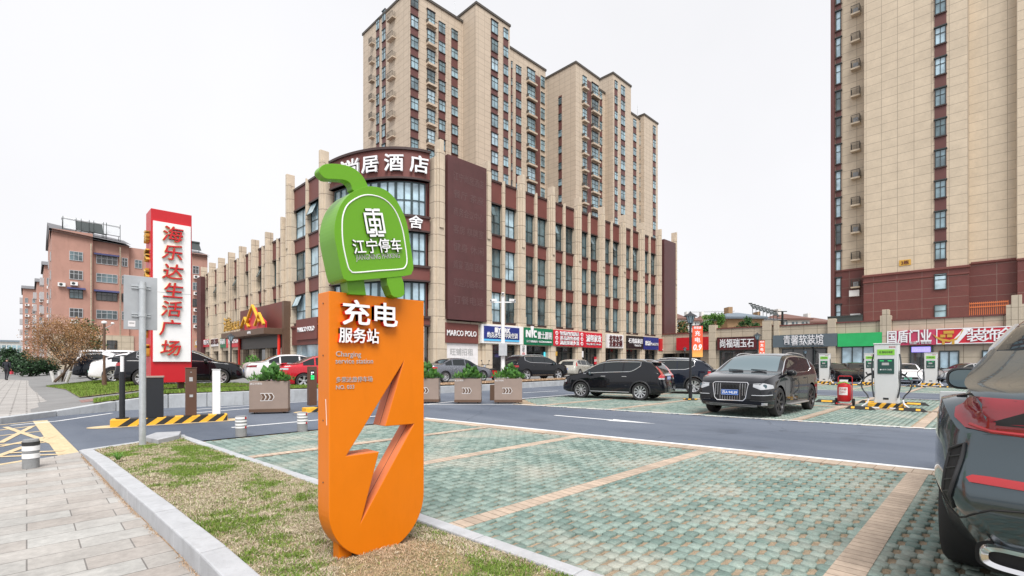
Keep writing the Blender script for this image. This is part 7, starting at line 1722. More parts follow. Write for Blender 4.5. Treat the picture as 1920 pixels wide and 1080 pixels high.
# ---- cars on the raised lot by the hotel
def lot(name_label, kind, paint, px, d, zg, lat, dep, sc=.95, side=-1, front=False, **k):
    yaw = yaw_from(lat, dep); p = at(px, d, zg); return Car('parked_car', name_label, 'car', kind, paint, place_by_wheel(kind, side, front, p, yaw, sc, **k), yaw, sc, **k)
c = lot('grey saloon with white spoked wheels in front of the poster shop front', 'sedan', 'paint_grey', 834, 27.6, .33, 1, .78, .95)
std(c, [1.55, 2.45], 1.05, 3.28, rim='ten', chrome=False); c.both('tail_lamp', 158, [(-.5, .80), (.06, .78), (.10, .86), (-.2, .93), (-.5, .92)], 'lamp_red', eps=.012, grid=.05); c.plate(180, 0, .72, '苏A·8K63')
c = lot('black suv with silver five spoke wheels in front of the green lighting shop', 'suv', 'paint_black', 986.5, 31.5, .30, 1, .66, .98)
std(c, [1.5, 2.5], .9, 3.5, rim='five', rails=True, rearup=.12); rear_glass(c, 1.16, 1.46, .62, .5); c.both('tail_lamp', 155, [(-.42, .88), (.1, .86), (.12, .98), (-.4, 1.0)], 'lamp_bright_red', eps=.012, grid=.05); c.plate(180, 0, .8, '苏A·D5178', m='plate_green', mt='black_paint'); c.lines('sill_trim', 90, [(-c.x(1.45), .34), (-c.x(3.2), .34)], .016, 'chrome', eps=.0)
c = lot('beige hatchback parked right of the black suv in front of the plain red shop sign', 'hatch', 'paint_beige', 1086, 38.5, .30, .62, .9, .97)
std(c, [1.2, 2.2], .65, 3.05, rim='seven', chrome=False, rearup=.1); rear_glass(c, .98, 1.30, .6, .5); c.both('tail_lamp', 160, [(-.42, .92), (-.2, .90), (-.1, 1.25), (-.2, 1.27)], 'lamp_red', eps=.012, grid=.05); c.plate(180, 0, .66, '苏A·2R07')
c = lot('white saloon behind the leftmost planter box', 'sedan', 'paint_white', 505, 22.8, .44, .82, .60, .97)
std(c, [1.5, 2.4], 1.0, 3.28, rim='five'); c.both('tail_lamp', 160, [(-.45, .82), (.12, .83), (.02, .90), (-.45, .93)], 'lamp_dark_red', eps=.012, grid=.05); c.plate(180, 0, .62, '苏A·71Q5'); c.patch('rear_diffuser', 180, [(-.6, .24), (.6, .24), (.65, .36), (-.65, .36)], 'plastic_black', eps=.012)
c = lot('red saloon left of the orange sign', 'sedan', 'paint_red', 569, 20.7, .35, .84, .56, .97)
std(c, [1.5, 2.4], 1.0, 3.28, rim='five', chrome=False); c.both('tail_lamp', 155, [(-.45, .82), (.1, .83), (.0, .90), (-.45, .91)], 'lamp_clear', eps=.012, grid=.05); c.spoiler(.3, 1.12, .6, .18)
c = lot('black suv with chrome window trim behind the tall red and white sign', 'bigsuv', 'paint_black', 268, 20.4, .44, .85, .42, .93)
std(c, [1.75, 2.85], .85, 3.78, rim='star', rearup=.1); rear_glass(c, 1.2, 1.52, .72, .6); c.both('tail_lamp', 150, [(-.4, .95), (.3, .93), (.3, 1.06), (-.4, 1.1)], 'lamp_bright_red', eps=.012, grid=.05); c.plate(180, 0, .75, '苏A·F6K2')
for lab, kind, paint, px, d, u_, rim in (('white electric car with a smooth tail next to the black suv behind the sign post', 'coupe_suv', 'paint_white', 214, 23.6, .45, 'star'), ('white electric car with a dark lamp strip left of the street lamp', 'coupe_suv', 'paint_white', 156, 24.6, .45, 'star')):
    yaw = yaw_from(.72, .62); c = Car('parked_car', lab, 'car', kind, paint, tuple(at(px, d, u_) + ld(1.9, 1.5)), yaw, .9); std(c, [1.9, 2.9], 1.0, 3.7, rim=rim, chrome=False, flare='plastic_black')
    c.patch('lamp_strip', 180, [(-.8, .93), (.8, .93), (.8, .98), (-.8, .98)], 'lamp_dark_red', eps=.014); c.plate(180, 0, .62, '苏A·D%d' % (px * 37), m='plate_green', mt='black_paint')
yaw = yaw_from(.75, .6); c = Car('parked_car', 'dark blue suv with a light wheel beside the brown bush', 'car', 'suv', 'paint_black_blue', tuple(at(146, 28.0, .45) + ld(1.6, 1.2)), yaw, .95); std(c, [1.52, 2.5], .62, 3.5, rim='star', rearup=.1)
yaw = yaw_from(.8, .6); c = Car('parked_van', 'white van behind the dark blue suv', 'van', 'bigsuv', 'paint_white', tuple(at(150, 34, .45) + ld(2, 1.2)), yaw, 1.0, top=[(0, 1.2), (.06, 1.5), (.12, 1.75), (.3, 1.86), (1.4, 1.9), (2.9, 1.88), (3.4, 1.80), (4.3, 1.18), (4.5, 1.1), (4.8, .98), (5.0, .8), (5.05, .78)], roof0=.3, roof1=3.4, cowl=4.3); std(c, [1.5, 2.9], .4, 4.1, rim='ten', chrome=False)
# ---- cars in front of the shops at the right
def far(lab, kind, paint, px, d, lat, dep, sc=.95, cuts=(1.52, 2.45), x0=1.0, x1=3.28, rim='five', **k):
    yaw = yaw_from(lat, dep); c = Car('parked_car', lab, 'car', kind, paint, tuple(at(px, d, 0)), yaw, sc, **k); std(c, list(cuts), x0, x1, rim=rim, chrome=False, seam=False); return c
c = far('black electric saloon with a blue plate between the first two chargers', 'sedan', 'paint_black', 1603, 38.5, -.25, -.97, 1.0); c.plate(0, 0, .42, '苏A·52H8'); c.both('headlight', 30, [(-.2, .60), (.2, .58), (.2, .66), (-.2, .70)], 'lamp_clear', eps=.01)
c = far('white saloon with a slim dark grille right of the nearest charging post', 'sedan', 'paint_white', 1695, 34.5, -.55, -.83, .95); c.patch('grille', 0, [(-.6, .36), (.6, .36), (.55, .5), (-.55, .5)], 'dark_hole', eps=.008); c.both('headlight', 30, [(-.25, .58), (.2, .56), (.2, .64), (-.25, .67)], 'lamp_clear', eps=.01); c.plate(0, 0, .4, '苏A·D1946', m='plate_green', mt='black_paint')
c = far('black saloon partly behind the leftmost charging post', 'sedan', 'paint_black', 1556, 38.5, .1, -1, .98)
c = far('pale silver car seen from the side behind the mirror of the grey car', 'sedan', 'paint_silver', 1815, 36, -1, .15, .98, rim='ten')
c = far('pale silver saloon with only its roof showing behind the black suv', 'sedan', 'paint_silver', 1395, 33, -.3, .95, .95)
# ---- the large grey car at the right edge, seen from behind
yawn = R(-3.4); scn = 1.10; ov = dict(rtuck=.26, round=.80, gin=[(0, .93), (.5, .90), (1.2, .885), (2.4, .93), (3.4, .97), (3.8, 1.0), (4.95, 1.0)], rprof=[(.2, -.30), (.30, -.16), (.42, -.05), (.52, .015), (.62, .02), (.72, -.0), (.78, -.045), (.9, -.08), (1.04, -.055), (1.12, -.03), (1.2, .02)])
c = Car('parked_car', 'large dark grey coupe suv cut off by the right edge', 'car', 'coupe_suv', 'paint_gunmetal', (3.62 + 2.475 * scn, -.91, .0), yawn, scn, near=True, **ov)
S = c.S
std(c, [2.05, 3.0], .95, 3.70, rim='star', chrome='rim_silver', rearup=.06, mir=False, hz=.95)
c.mirrors(3.35, 1.16, 1.25, m='plastic_black')
# tail lamp: a long lens that wraps round the corner, with a lit red band below
lens = [(-.03, 1.08), (.0, 1.03), (.07, .985), (.35, .945), (.95, .925), (.95, 1.07), (.60, 1.105), (.30, 1.135), (.10, 1.145), (.0, 1.13)]
a, b = c.both('tail_lamp', 152, lens, 'lamp_dark_red', eps=.012, grid=.03)
c.lines('tail_lamp_band', 152, [(.08, 1.0), (.18, .975), (.5, .955), (.94, .945)], .011, 'lamp_bright_red', eps=.008, n=8, dens=.04)
c.both('tail_lamp_core', 152, [(.16, 1.01), (.75, .985), (.6, 1.035), (.28, 1.075)], 'dark_hole', eps=.014, grid=.04)
c.both('reflector', 160, [(.13, .742), (.15, .722), (.7, .695), (.7, .728), (.21, .757), (.15, .757)], 'lamp_bright_red', eps=.010, grid=.03)
c.both('bumper_vent', 146, [(.0, .865), (.065, .90), (.07, .73), (.045, .60), (-.01, .55), (-.015, .68)], 'dark_hole', eps=.008, grid=.03)
c.lines('vent_rim', 146, [(.0, .865), (.065, .90), (.07, .73), (.045, .60), (-.01, .55), (-.015, .68)], .009, 'plastic_black', closed=True, eps=.008, dens=.03, n=8)
for z in (.66, .72, .78, .84): c.lines('vent_slat', 146, [(-.005, z - .02), (.06, z)], .004, 'plastic_black', eps=.010, n=5, dens=.03)
c.lines('bumper_seam', 152, [(-.30, .62), (-.12, .50), (-.03, .475), (.10, .53), (.22, .60), (.4, .625), (.95, .62)], .0055, 'dark_hole', eps=.0, dens=.03)
c.lines('tailgate_seam', 152, [(.42, 1.10), (.48, 1.00), (.52, .88), (.60, .80), (.95, .79)], .005, 'dark_hole', eps=.0, dens=.03)
c.lines('rear_wing_crease', 152, [(-.1, 1.13), (0, 1.15), (.5, 1.10), (.95, 1.075)], .006, 'dark_hole', eps=.0, dens=.04)
c.lines('fuel_flap_seam', 90, [(-c.x(1.3), 1.0), (-c.x(1.5), 1.0), (-c.x(1.5), .86), (-c.x(1.3), .86)], .004, 'dark_hole', closed=True, eps=.0)
for sd_ in (1, -1):    # exhaust tips: wide rounded chrome frames
    y = sd_ * .585; loc, n = c.hit(180, -y, .37); mb = MB(); pr = []
    for k in range(24):
        t = 2 * math.pi * k / 24; pr.append((math.copysign(abs(math.cos(t)) ** .55, math.cos(t)), math.copysign(abs(math.sin(t)) ** .55, math.sin(t))))
    x0 = loc.x - .03; vs = []; rings = [(.165, .062, 0.12), (.165, .062, -.01), (.158, .056, -.022), (.132, .034, -.016), (.120, .028, .10)]
    for w_, h_, dx in rings:
        for a1, b1 in pr: vs.append((x0 + dx, y + a1 * w_, (.348) + b1 * h_ + a1 * sd_ * .008))
    fs = []
    for k in range(len(rings) - 1):
        for i in range(24): fs.append((k * 24 + i, k * 24 + (i + 1) % 24, (k + 1) * 24 + (i + 1) % 24, (k + 1) * 24 + i))
    mb.add(vs, fs); o = mb.build('exhaust', 'chrome', c.root, smooth=True, world=False)
    mb = MB(); mb.add([(x0 + .05, y + a1 * .12, (.348) + b1 * .028 + a1 * sd_ * .008) for a1, b1 in pr], [tuple(range(24))]); mb.build('exhaust_core', 'dark_hole', o, world=False)
    mb = MB()
    mb.add([(x0 + .035, y + a1 * .185, (.348) + b1 * .078) for a1, b1 in pr], [tuple(range(24))]); mb.build('exhaust_recess', 'dark_hole', o, world=False)
# treads of the near tyre
# ================================================================ FAR BUILDINGS, TREES, PEOPLE
pk = E('apartment_building', 'salmon pink six storey apartment block with solar heaters on its roof', 'building', (12, 104, 0), group=None)
VK = 100.0; WK_ = Wall('V', VK); PK = lambda px, py: onV(px, py, VK)
uA, uB = PK(97, 500)[0], PK(389, 500)[0]; uM = PK(243, 500)[0]
a = MB(); a.box(uA, VK, 5.8, PK(174, 500)[0], 118, 21.6); a.box(PK(174, 500)[0], VK + .5, 5.8, uM, 118, 20.6); a.box(uM, VK + .9, 5.8, uB, 118, 20.4)
a.box(PK(360, 500)[0], VK, 5.8, uB, VK + .9, 20.8)
a.build('wall', 'pink_wall', pk)
a = MB(); a.box(uA - .1, VK - .5, .3, PK(250, 500)[0], 118.1, 5.8); a.build('base', 'shop_stone', pk); a = MB(); a.box(PK(250, 500)[0], VK - .3, .3, uB + .1, 118.1, 5.8); a.build('base', 'pink_wall', pk)
# grey pitched roof, higher at the left gable
a = MB(); vs = [(uA - .3, VK - .4, 21.5), (uM + .2, VK - .4, 20.6), (uM + .2, 109, 23.0), (uA - .3, 109, 24.2), (uA - .3, 118.4, 21.5), (uM + .2, 118.4, 20.6)]
a.add(vs, [(0, 1, 2, 3), (3, 2, 5, 4)]); a.add([(x, y, z - .35) for x, y, z in vs], [(3, 2, 1, 0), (4, 5, 2, 3)]); a.add([vs[0], vs[3], (uA - .3, 109, 21.2), (uA - .3, 100, 21.2)], [(0, 1, 2, 3)])
a.build('roof', 'roof_grey', pk)
a = MB(); a.add([(uA, VK + .01, 21.4), (uA, 109, 24.0), (uA, 117.9, 21.4)], [(0, 1, 2)]); a.build('gable', 'pink_wall', pk)
a = MB(); vs = [(PK(358, 500)[0], VK - .4, 20.6), (uB + .3, VK - .4, 20.6), (uB + .3, 109, 23), (PK(358, 500)[0], 109, 23)]; a.add(vs, [(0, 1, 2, 3)]); a.add([(x, y, z - .3) for x, y, z in vs], [(3, 2, 1, 0)]); a.build('roof', 'roof_grey', pk)
zr = [CAMH + (HORY - y) / FPX * (VK * S2 / (1 - (150 - 960) / FPX)) for y in (484, 518, 553, 588)]
zr = [17.75, 14.85, 11.95, 9.05, 7.2]
def aircon(par, wl, s, z, n=.1):
    a = MB(); wl.box(a, s, s + .85, z, z + .55, n, n + .35); o = a.build('air_conditioner', 'white_paint', par); c = wl.pt(s + .35, z + .28, n + .355)
    a = MB(); a.lathe([(.0, 0), (.21, 0)], (c.x, c.y, c.z), ax='y' if wl.kind == 'V' else 'x', n=14); a.build('fan', 'frame_dark', o)
for i, z in enumerate(zr[:4]):
    for px0, px1, n, kind in ((130, 155.5, 0, 3), (181, 221, -.5, 4), (229, 240, -.5, 2), (254, 268, -.9, 2), (361, 373, 0, 2)):
        s0, s1 = PK(px0, 500)[0], PK(px1, 500)[0]
        window(WK_, pk, s0, s1, z - .65, z + .75, n + .01, kind, (.62,), 'metal_grey' if (i + px0) % 3 else 'frame_dark', 'pane_pink' if 0 else 'shop_glass' if (i + px0) % 2 else 'pane_dark', .07)
        if px0 == 130 and i: aircon(pk, WK_, s0 + .1 - (1.4 if i == 2 else 0), z + (-1.6 if i != 2 else 1.0))
        if px0 == 361: aircon(pk, WK_, s0 + .1, z - 1.5)
        if px0 in (130, 181) and i in (2, 0, 1)[:(3 if px0 == 130 else 2)]:
            if not (px0 == 130 and i < 2): a = MB(); a.add([tuple(WK_.pt(s0 - .3, z + 1.05, n)), tuple(WK_.pt(s1 + .3, z + 1.05, n)), tuple(WK_.pt(s1 + .3, z + .75, n + .7)), tuple(WK_.pt(s0 - .3, z + .75, n + .7))] + [tuple(WK_.pt(s0 - .3, z + .98, n)), tuple(WK_.pt(s1 + .3, z + .98, n)), tuple(WK_.pt(s1 + .3, z + .68, n + .7)), tuple(WK_.pt(s0 - .3, z + .68, n + .7))], [(0, 1, 2, 3), (7, 6, 5, 4), (3, 2, 6, 7), (0, 3, 7, 4), (1, 0, 4, 5), (2, 1, 5, 6)]); a.build('awning', 'sign_awning', pk)
mat('sign_awning', (.04, .05, .14), .6, var=.2) if 'sign_awning' not in M else None
for px in (170.5, 225): s = PK(px, 500)[0]; a = MB(); a.cyl(WK_.pt(s, .5, .3), WK_.pt(s, 20, .3), .09, n=6); a.build('drain_pipe', 'shop_stone', pk)
s0, s1 = PK(199.5, 640)[0], PK(219, 640)[0]; window(WK_, pk, s0, s1, 3.6, 5.0, .52, 2, (.5,), 'frame_dark', 'shop_glass', .08)
aircon(pk, WK_, PK(208, 640)[0], 2.4, .5)
a = MB(); WK_.box(a, PK(165, 640)[0], PK(196, 640)[0], .4, 2.6, .51, .6); a.build('shop_window', 'shop_glass', pk)
# side face
WKS = Wall('U', uA)
for z in zr[:4]:
    for v in (103, 112): window(WKS, pk, v, v + 1.4, z - .6, z + .8, .02, 2, (.6,), 'metal_grey', 'pane_dark', .08)
for i, px in enumerate((119, 144, 169, 196)):
    s = PK(px, 440)[0]; hs = E('solar_heater', 'solar water heater on the pink roof, %s of four from the left' % ('first', 'second', 'third', 'fourth')[i], 'solar heater', (s, VK + 3, 22.5), group='solar water heaters on the pink roof')
    a = MB(); X = Vector((1, 0, 0)); a.add([(s, VK + 1.5, 22.2), (s + 2.1, VK + 1.5, 22.1), (s + 2.1, VK + 3.2, 23.9), (s, VK + 3.2, 24.0)] + [(s, VK + 1.6, 22.1), (s + 2.1, VK + 1.6, 22.0), (s + 2.1, VK + 3.3, 23.8), (s, VK + 3.3, 23.9)], [(0, 1, 2, 3), (7, 6, 5, 4), (0, 4, 5, 1), (2, 6, 7, 3), (1, 5, 6, 2), (3, 7, 4, 0)]); a.build('collector', ['metal_grey', 'frame_dark', 'frame_dark', 'metal_grey'][i], hs)
    a = MB(); a.cyl((s - .1, VK + 3.4, 24.1), (s + 2.2, VK + 3.4, 24.0), .28, n=12); a.build('tank', 'metal_grey', hs)
    a = MB(); [MB().cyl((x, y, 21.3), (x, y, 24), .04, n=5).build('stand_leg', 'frame_dark', hs) for x in (s, s + 2.1) for y in (VK + 1.5, VK + 3.4)]
s = PK(362, 440)[0]; hs = E('solar_heater', 'solar water heater on the right end of the pink roof', 'solar heater', (s, VK + 3, 21.5)); a = MB(); a.add([(s, VK + 1.5, 21.6), (s + 1.6, VK + 1.5, 21.6), (s + 1.6, VK + 3.2, 23.2), (s, VK + 3.2, 23.2)], [(0, 1, 2, 3)]); a.cyl((s, VK + 3.3, 23.3), (s + 1.7, VK + 3.3, 23.3), .25, n=10); [a.cyl((x, VK + 3.3, 21), (x, VK + 3.3, 23.2), .05, n=5) for x in (s, s + 1.6)]; a.build('collector', 'frame_dark', hs)
# further pink blocks behind
for lab, px0, px1, vv, dep, zt in (('second salmon pink block set back behind the first one', 83, 98, 135, 14, 21.0), ('third salmon pink block further back, between two others', 69, 84, 160, 16, 20.5), ('farthest pink block with awnings at the left', 42.5, 70, 186, 18, 21.5)):
    W_ = Wall('V', vv); s0, s1 = onV(px0, 500, vv)[0], onV(px1, 500, vv)[0]; t = E('apartment_building', lab, 'building', ((s0 + s1) / 2, vv, 0), group='pink apartment blocks')
    a = MB(); a.box(s0, vv, 0, s1 + 1.5, vv + dep, zt); a.build('wall', 'pink_wall', t); a = MB(); a.add([(s0 - .3, vv - .5, zt), (s1 + 1.8, vv - .5, zt), (s1 + 1.8, vv + dep / 2, zt + 1.8), (s0 - .3, vv + dep / 2, zt + 1.8), (s1 + 1.8, vv + dep + .5, zt), (s0 - .3, vv + dep + .5, zt)], [(0, 1, 2, 3), (3, 2, 4, 5), (0, 3, 5)]); a.build('roof', 'roof_grey', t)
    k = 2 if px1 - px0 > 20 else 1
    for i in range(6):
        z = zt - 3.2 - 2.9 * i
        for j in range(k): w0 = lerp(s0, s1, (j + .3) / k); window(W_, t, w0, w0 + (s1 - s0) / k * .42, z - .6, z + .7, .02, 2, (), 'metal_grey', 'pane_dark', .08); aircon(t, W_, w0, z - 1.5)
        a = MB(); wl = Wall('U', s0); a2 = MB(); wl.box(a2, vv + 2, vv + 5, z - .6, z + .9, 0, .6); a2.build('window_cage', 'metal_grey', t)
# pale building far at the left
t = E('office_building', 'pale grey far building with a flat roof at the left edge', 'building', (-12, 250, 0)); VW = 250; a = MB(); x0, x1 = onV(-60, 640, VW)[0], onV(41, 640, VW)[0]; z0 = onV(20, 641, VW)[1]; a.box(x0, VW, 0, x1, VW + 20, z0); a.build('wall', 'white_wall', t)
Wf = Wall('V', VW); a = MB()
for i in range(10): s = lerp(x0, x1, (i + .5) / 10); a = MB(); Wf.box(a, s - .5, s + .5, 1.5, z0 - 1.2, .0, .1); a.build('window', 'pane_blue', t)
a = MB(); a.box(x0 - .5, VW - .6, z0, x1 + .5, VW + 20.5, z0 + .6); a.build('roof', 'roof_blue', t)
# ---- houses beyond the shops at the right
def house(lab, px0, px1, yE, yR, D, wallm, roofm, nwin, base=0, grp='houses beyond the shops', depth=10):
    A, B = at(px0, D), at(px1, D); X = (B - A).normalized(); Y = Vector((-X.y, X.x, 0)); L = (B - A).length; zE = CAMH + (HORY - yE) / FPX * D; zR = CAMH + (HORY - yR) / FPX * D
    t = E('house', lab, 'house', A + X * L / 2, 0, grp); mb = MB(); mb.fbox(A, X, Y, UZ, 0, L, 0, depth, 0, zE); mb.build('wall', wallm, t)
    e = .5; ov_ = [(-e, -e), (L + e, -e), (L + e, depth + e), (-e, depth + e)]; r0, r1 = min(L * .35, depth / 2), max(L * .65, L - depth / 2)
    P = [A + X * x + Y * y + Vector((0, 0, zE)) for x, y in ov_] + [A + X * x + Y * depth / 2 + Vector((0, 0, zR)) for x in (r0, r1)] + [A + X * x + Y * y + Vector((0, 0, zE - .35)) for x, y in ov_]
    mb = MB(); mb.add(P, [(0, 1, 5, 4), (1, 2, 5), (2, 3, 4, 5), (3, 0, 4), (6, 7, 1, 0), (7, 8, 2, 1), (8, 9, 3, 2), (9, 6, 0, 3), (9, 8, 7, 6)]); rf = mb.build('roof', roofm, t)
    mb = MB(); mb.fbox(A + X * L * .3, X, Y, UZ, 0, L * .12, depth * .4, depth * .6, zR - 1, zR + 1.0); mb.build('chimney', wallm, rf)
    for i in range(nwin):
        for zz in (zE - 1.0, zE - 4.0):
            s = L * (i + .5) / nwin; mb = MB(); mb.fbox(A, X, -Y, UZ, s - L / nwin * .28, s + L / nwin * .28, 0, .08, zz - 1.2, zz + .3); f = mb.build('window', 'pane_dark', t); mb = MB(); mb.fbox(A, X, -Y, UZ, s - L / nwin * .28, s + L / nwin * .28, .08, .12, zz - .45, zz - .35); mb.fbox(A, X, -Y, UZ, s - .08, s + .08, .08, .13, zz - 1.2, zz + .3); mb.build('frame', 'white_paint', f)
    return t, A, X, Y, L, zE, zR
house('white house with brown roof at the left, right beside the brown billboard', 1262, 1289, 597, 584, 130, 'white_wall', 'roof_brown', 2)
house('white house with brown roof second from the brown billboard', 1290, 1312, 600, 588, 140, 'white_wall', 'roof_brown', 2)
house('long white house with brown roof behind the bright green tree', 1313, 1352, 603, 588, 150, 'white_wall', 'roof_brown', 4)
house('low white house with brown roof just left of the ochre house', 1345, 1372, 607, 594, 155, 'white_wall', 'roof_brown', 2)
t, A, X, Y, L, zE, zR = house('ochre house with blue grey roof and solar collectors', 1364, 1432, 594, 581, 88, 'ochre_wall', 'roof_blue', 0, grp=None)
house('dark roofed wing of the ochre house', 1430, 1468, 600, 590, 92, 'ochre_wall', 'roof_grey', 3, grp=None)
for i in range(8):
    D = 92; p = at(1411 + i * 6.6, D); z = CAMH + (HORY - (575 + i * 2.1)) / FPX * D; r = ld(1, 0); hs = E('solar_heater', 'one of a slanting row of dark solar collectors beyond the jade sign', 'solar heater', p + Vector((0, 0, z - 1)), group='solar collectors beyond the shops')
    mb = MB(); q = p + Vector((0, 0, z)); mb.fbox(q, r, (ld(0, 1) + Vector((0, 0, .8))).normalized(), Vector(UZ), -.2, .2, -.7, .7, -.05, .05); mb.cyl(q + ld(-.3, .8) + Vector((0, 0, .7)), q + ld(.3, .8) + Vector((0, 0, .7)), .14, n=8); mb.cyl(q - Vector((0, 0, 1.8)), q, .05, n=5); mb.build('collector', 'frame_dark', hs)
house('white house with brown roof behind the grey blue shop sign', 1462, 1518, 597, 584, 100, 'white_wall', 'roof_brown', 3)
house('smaller white house with brown roof next to the right tower', 1519, 1566, 603, 592, 120, 'white_wall', 'roof_brown', 4)
# power pole and wires
p = at(1467, 75); zt = CAMH + (HORY - 584) / FPX * 75; t = E('power_pole', 'dark power pole with two crossarms behind the shops', 'power pole', p); mb = MB(); mb.cyl(p, p + Vector((0, 0, zt)), .16, n=8); mb.build('pole', 'frame_dark', t)
for dz in (0, 1.4): mb = MB(); mb.fbox(p + Vector((0, 0, zt - dz)), ld(1, 0), ld(0, 1), UZ, -.7, .7, -.05, .05, -.06, .06); mb.build('crossarm', 'frame_dark', t)
p = at(1341, 400); t = E('crane', 'tiny distant tower crane on the skyline', 'crane', p); z = CAMH + (HORY - 584) / FPX * 400; mb = MB(); mb.cyl(p, p + Vector((0, 0, z)), .9, n=4); mb.build('mast', 'metal_grey', t); mb = MB(); q = p + Vector((0, 0, z)); mb.cyl(q + ld(-24, 0) + Vector((0, 0, -.3)), q + ld(16, 0) + Vector((0, 0, .5)), .6, n=4); mb.build('jib', 'metal_grey', t)
# ---- trees
def tree(name, lab, base, h, rx, rz_, n, mats, size, seed, trunk=.12, trunk_h=.35, cat='tree', group=None, clumps=14, bare=False, stems=1, white=False):
    r = np.random.default_rng(seed); t = E(name, lab, cat, base, 0, group); b = Vector(base); mb = MB(); tips = []
    for sidx in range(stems):
        o = b + Vector(((r.random() - .5) * .5 * (stems > 1), (r.random() - .5) * .5 * (stems > 1), 0)); top = b + Vector(((r.random() - .5) * rx * (.2 if stems == 1 else .9), (r.random() - .5) * rx * .3, h * trunk_h))
        mb.tube([o, lerp(o, top, .5) + Vector((.04, .02, 0)), top], [trunk, trunk * .8, trunk * .6], 8)
        for i in range(clumps // stems):
            a = r.random() * 2 * math.pi; q = math.sqrt(r.random()) * .95; zz = h * trunk_h + (h * (1 - trunk_h)) * (.15 + .85 * r.random()) ; f = 1 - ((zz / h - .55) / .6) ** 2 * .8
            c = b + Vector((rx * q * math.cos(a) * max(.3, f), rx * q * math.sin(a) * max(.3, f), zz)); m = lerp(top, c, .5) + Vector((0, 0, -.05 * h)); mb.tube([top, m, c], [trunk * .4, trunk * .22, trunk * .08], 5); tips.append(c)
    mb.build('trunk', 'bark', t, smooth=True)
    if white: w_ = MB(); [w_.cyl(b + Vector((dx, dy, -.02)), b + Vector((dx * 1.6, dy * 1.6, .55)), trunk * 1.12, n=10) for dx, dy in ((.25, -.25), (-.2, .2), (0, .02))]; w_.build('whitewashed_trunk', 'bark_white', t, smooth=True)
    cr = MB(); per = n // len(tips)
    for c in tips:
        cs = rz_ * (.6 + .6 * r.random())
        for i in range(per):
            v = Vector(r.normal(size=3)); v = v / max(.3, v.length) * (r.random() ** .5) * cs; p = c + Vector((v.x, v.y, v.z * .75)); d = Vector(r.normal(size=3)).normalized(); s = size * (.5 + r.random()); e = d.cross(Vector(r.normal(size=3))).normalized() * s * .45
            if bare and r.random() < .55: cr.add([p - d * s * 2.2, p - d * s * 2.2 + e * .06, p + d * s * 2.2], [(0, 1, 2)], 0)
            else: cr.add([p, p + d * s * .5 + e, p + d * s, p + d * s * .5 - e], [(0, 1, 2, 3)], int(r.random() ** 1.6 * len(mats)))
    cr.build('crown', mats, t)
    return t
pb = at(112, 25.5, .45); tree('cherry_tree', 'brown leafed blossoming bush with whitewashed stems on the lawn', tuple(pb), 3.15, 1.55, .8, 30000, ['leaf_brown', 'leaf_brown', 'leaf_brown', 'leaf_brown', 'leaf_brown', 'blossom'], .045, 3, .07, .28, clumps=42, bare=True, stems=3, white=True)
tree('tree', 'small dark green tree behind the brown bush, right side', tuple(at(150, 34, .45)), 3.6, 1.3, .7, 3500, ['leaf_dark', 'leaf_brown'], .12, 5, .08)
for px, D, h, rx, lab in ((22, 60, 2.7, 1.9, 'dark green tree at the far left behind the walker'), (38, 52, 1.9, 1.5, 'dark green shrub beside the path left of the brown bush'), (58, 46, 1.5, 1.8, 'low dark green shrub behind the lawn')):
    tree('shrub', lab, tuple(at(px, D, .12)), h, rx, .8, 4500, ['leaf_night', 'leaf_night', 'leaf_dark'], .16, int(px), .08, .2, cat='shrub', clumps=18)
for px, D, zt, rx, lab, mm in ((1338, 70, 592, 1.9, 'bright green tree above the blank red sign', ['leaf_bright', 'leaf_bright', 'leaf_green']), (1322, 66, 607, 1.0, 'small dark tree left of the bright green tree', ['leaf_dark', 'leaf_green']), (1279, 66, 606, 1.3, 'dark shrub beside the brown billboard', ['leaf_dark', 'leaf_brown']), (1404, 64, 600, 1.6, 'small dark green tree on the parapet in front of the ochre house', ['leaf_dark', 'leaf_green'])):
    z = CAMH + (HORY - zt) / FPX * D; b = at(px, D, 0); tree('tree', lab, tuple(b), z, rx, .6, 3000, mm, .16, int(px), .09, .72, clumps=16)
# small plant pots and weed tuft
mb = leaf_cluster('x', tuple(at(473, 34, .45)), .5, .5, 1.5, 260, .22, ['a', 'b'], seed=4); T1('potted_plant', mb, ['leaf_green', 'leaf_bright'], 'green round plant by the restaurant entrance', 'plant')
g = G(222, 862, .1); mb = MB(); r = np.random.default_rng(8)
for i in range(60):
    a = r.random() * 6.28; d = Vector((math.cos(a), math.sin(a), 0)); h = .06 + r.random() * .08; p = Vector(g) + d * .02 * r.random(); w_ = Vector((-d.y, d.x, 0)) * .004; mb.add([p - w_, p + w_, p + d * .04 + w_ * .8 + Vector((0, 0, h * .7)), p + d * .1 + Vector((0, 0, h * .9)), p + d * .04 - w_ * .8 + Vector((0, 0, h * .7))], [(0, 1, 2, 4), (4, 2, 3)])
T1('weed_tuft', mb, 'leaf_bright', 'tuft of long green blades beside the granite kerb', 'plant')
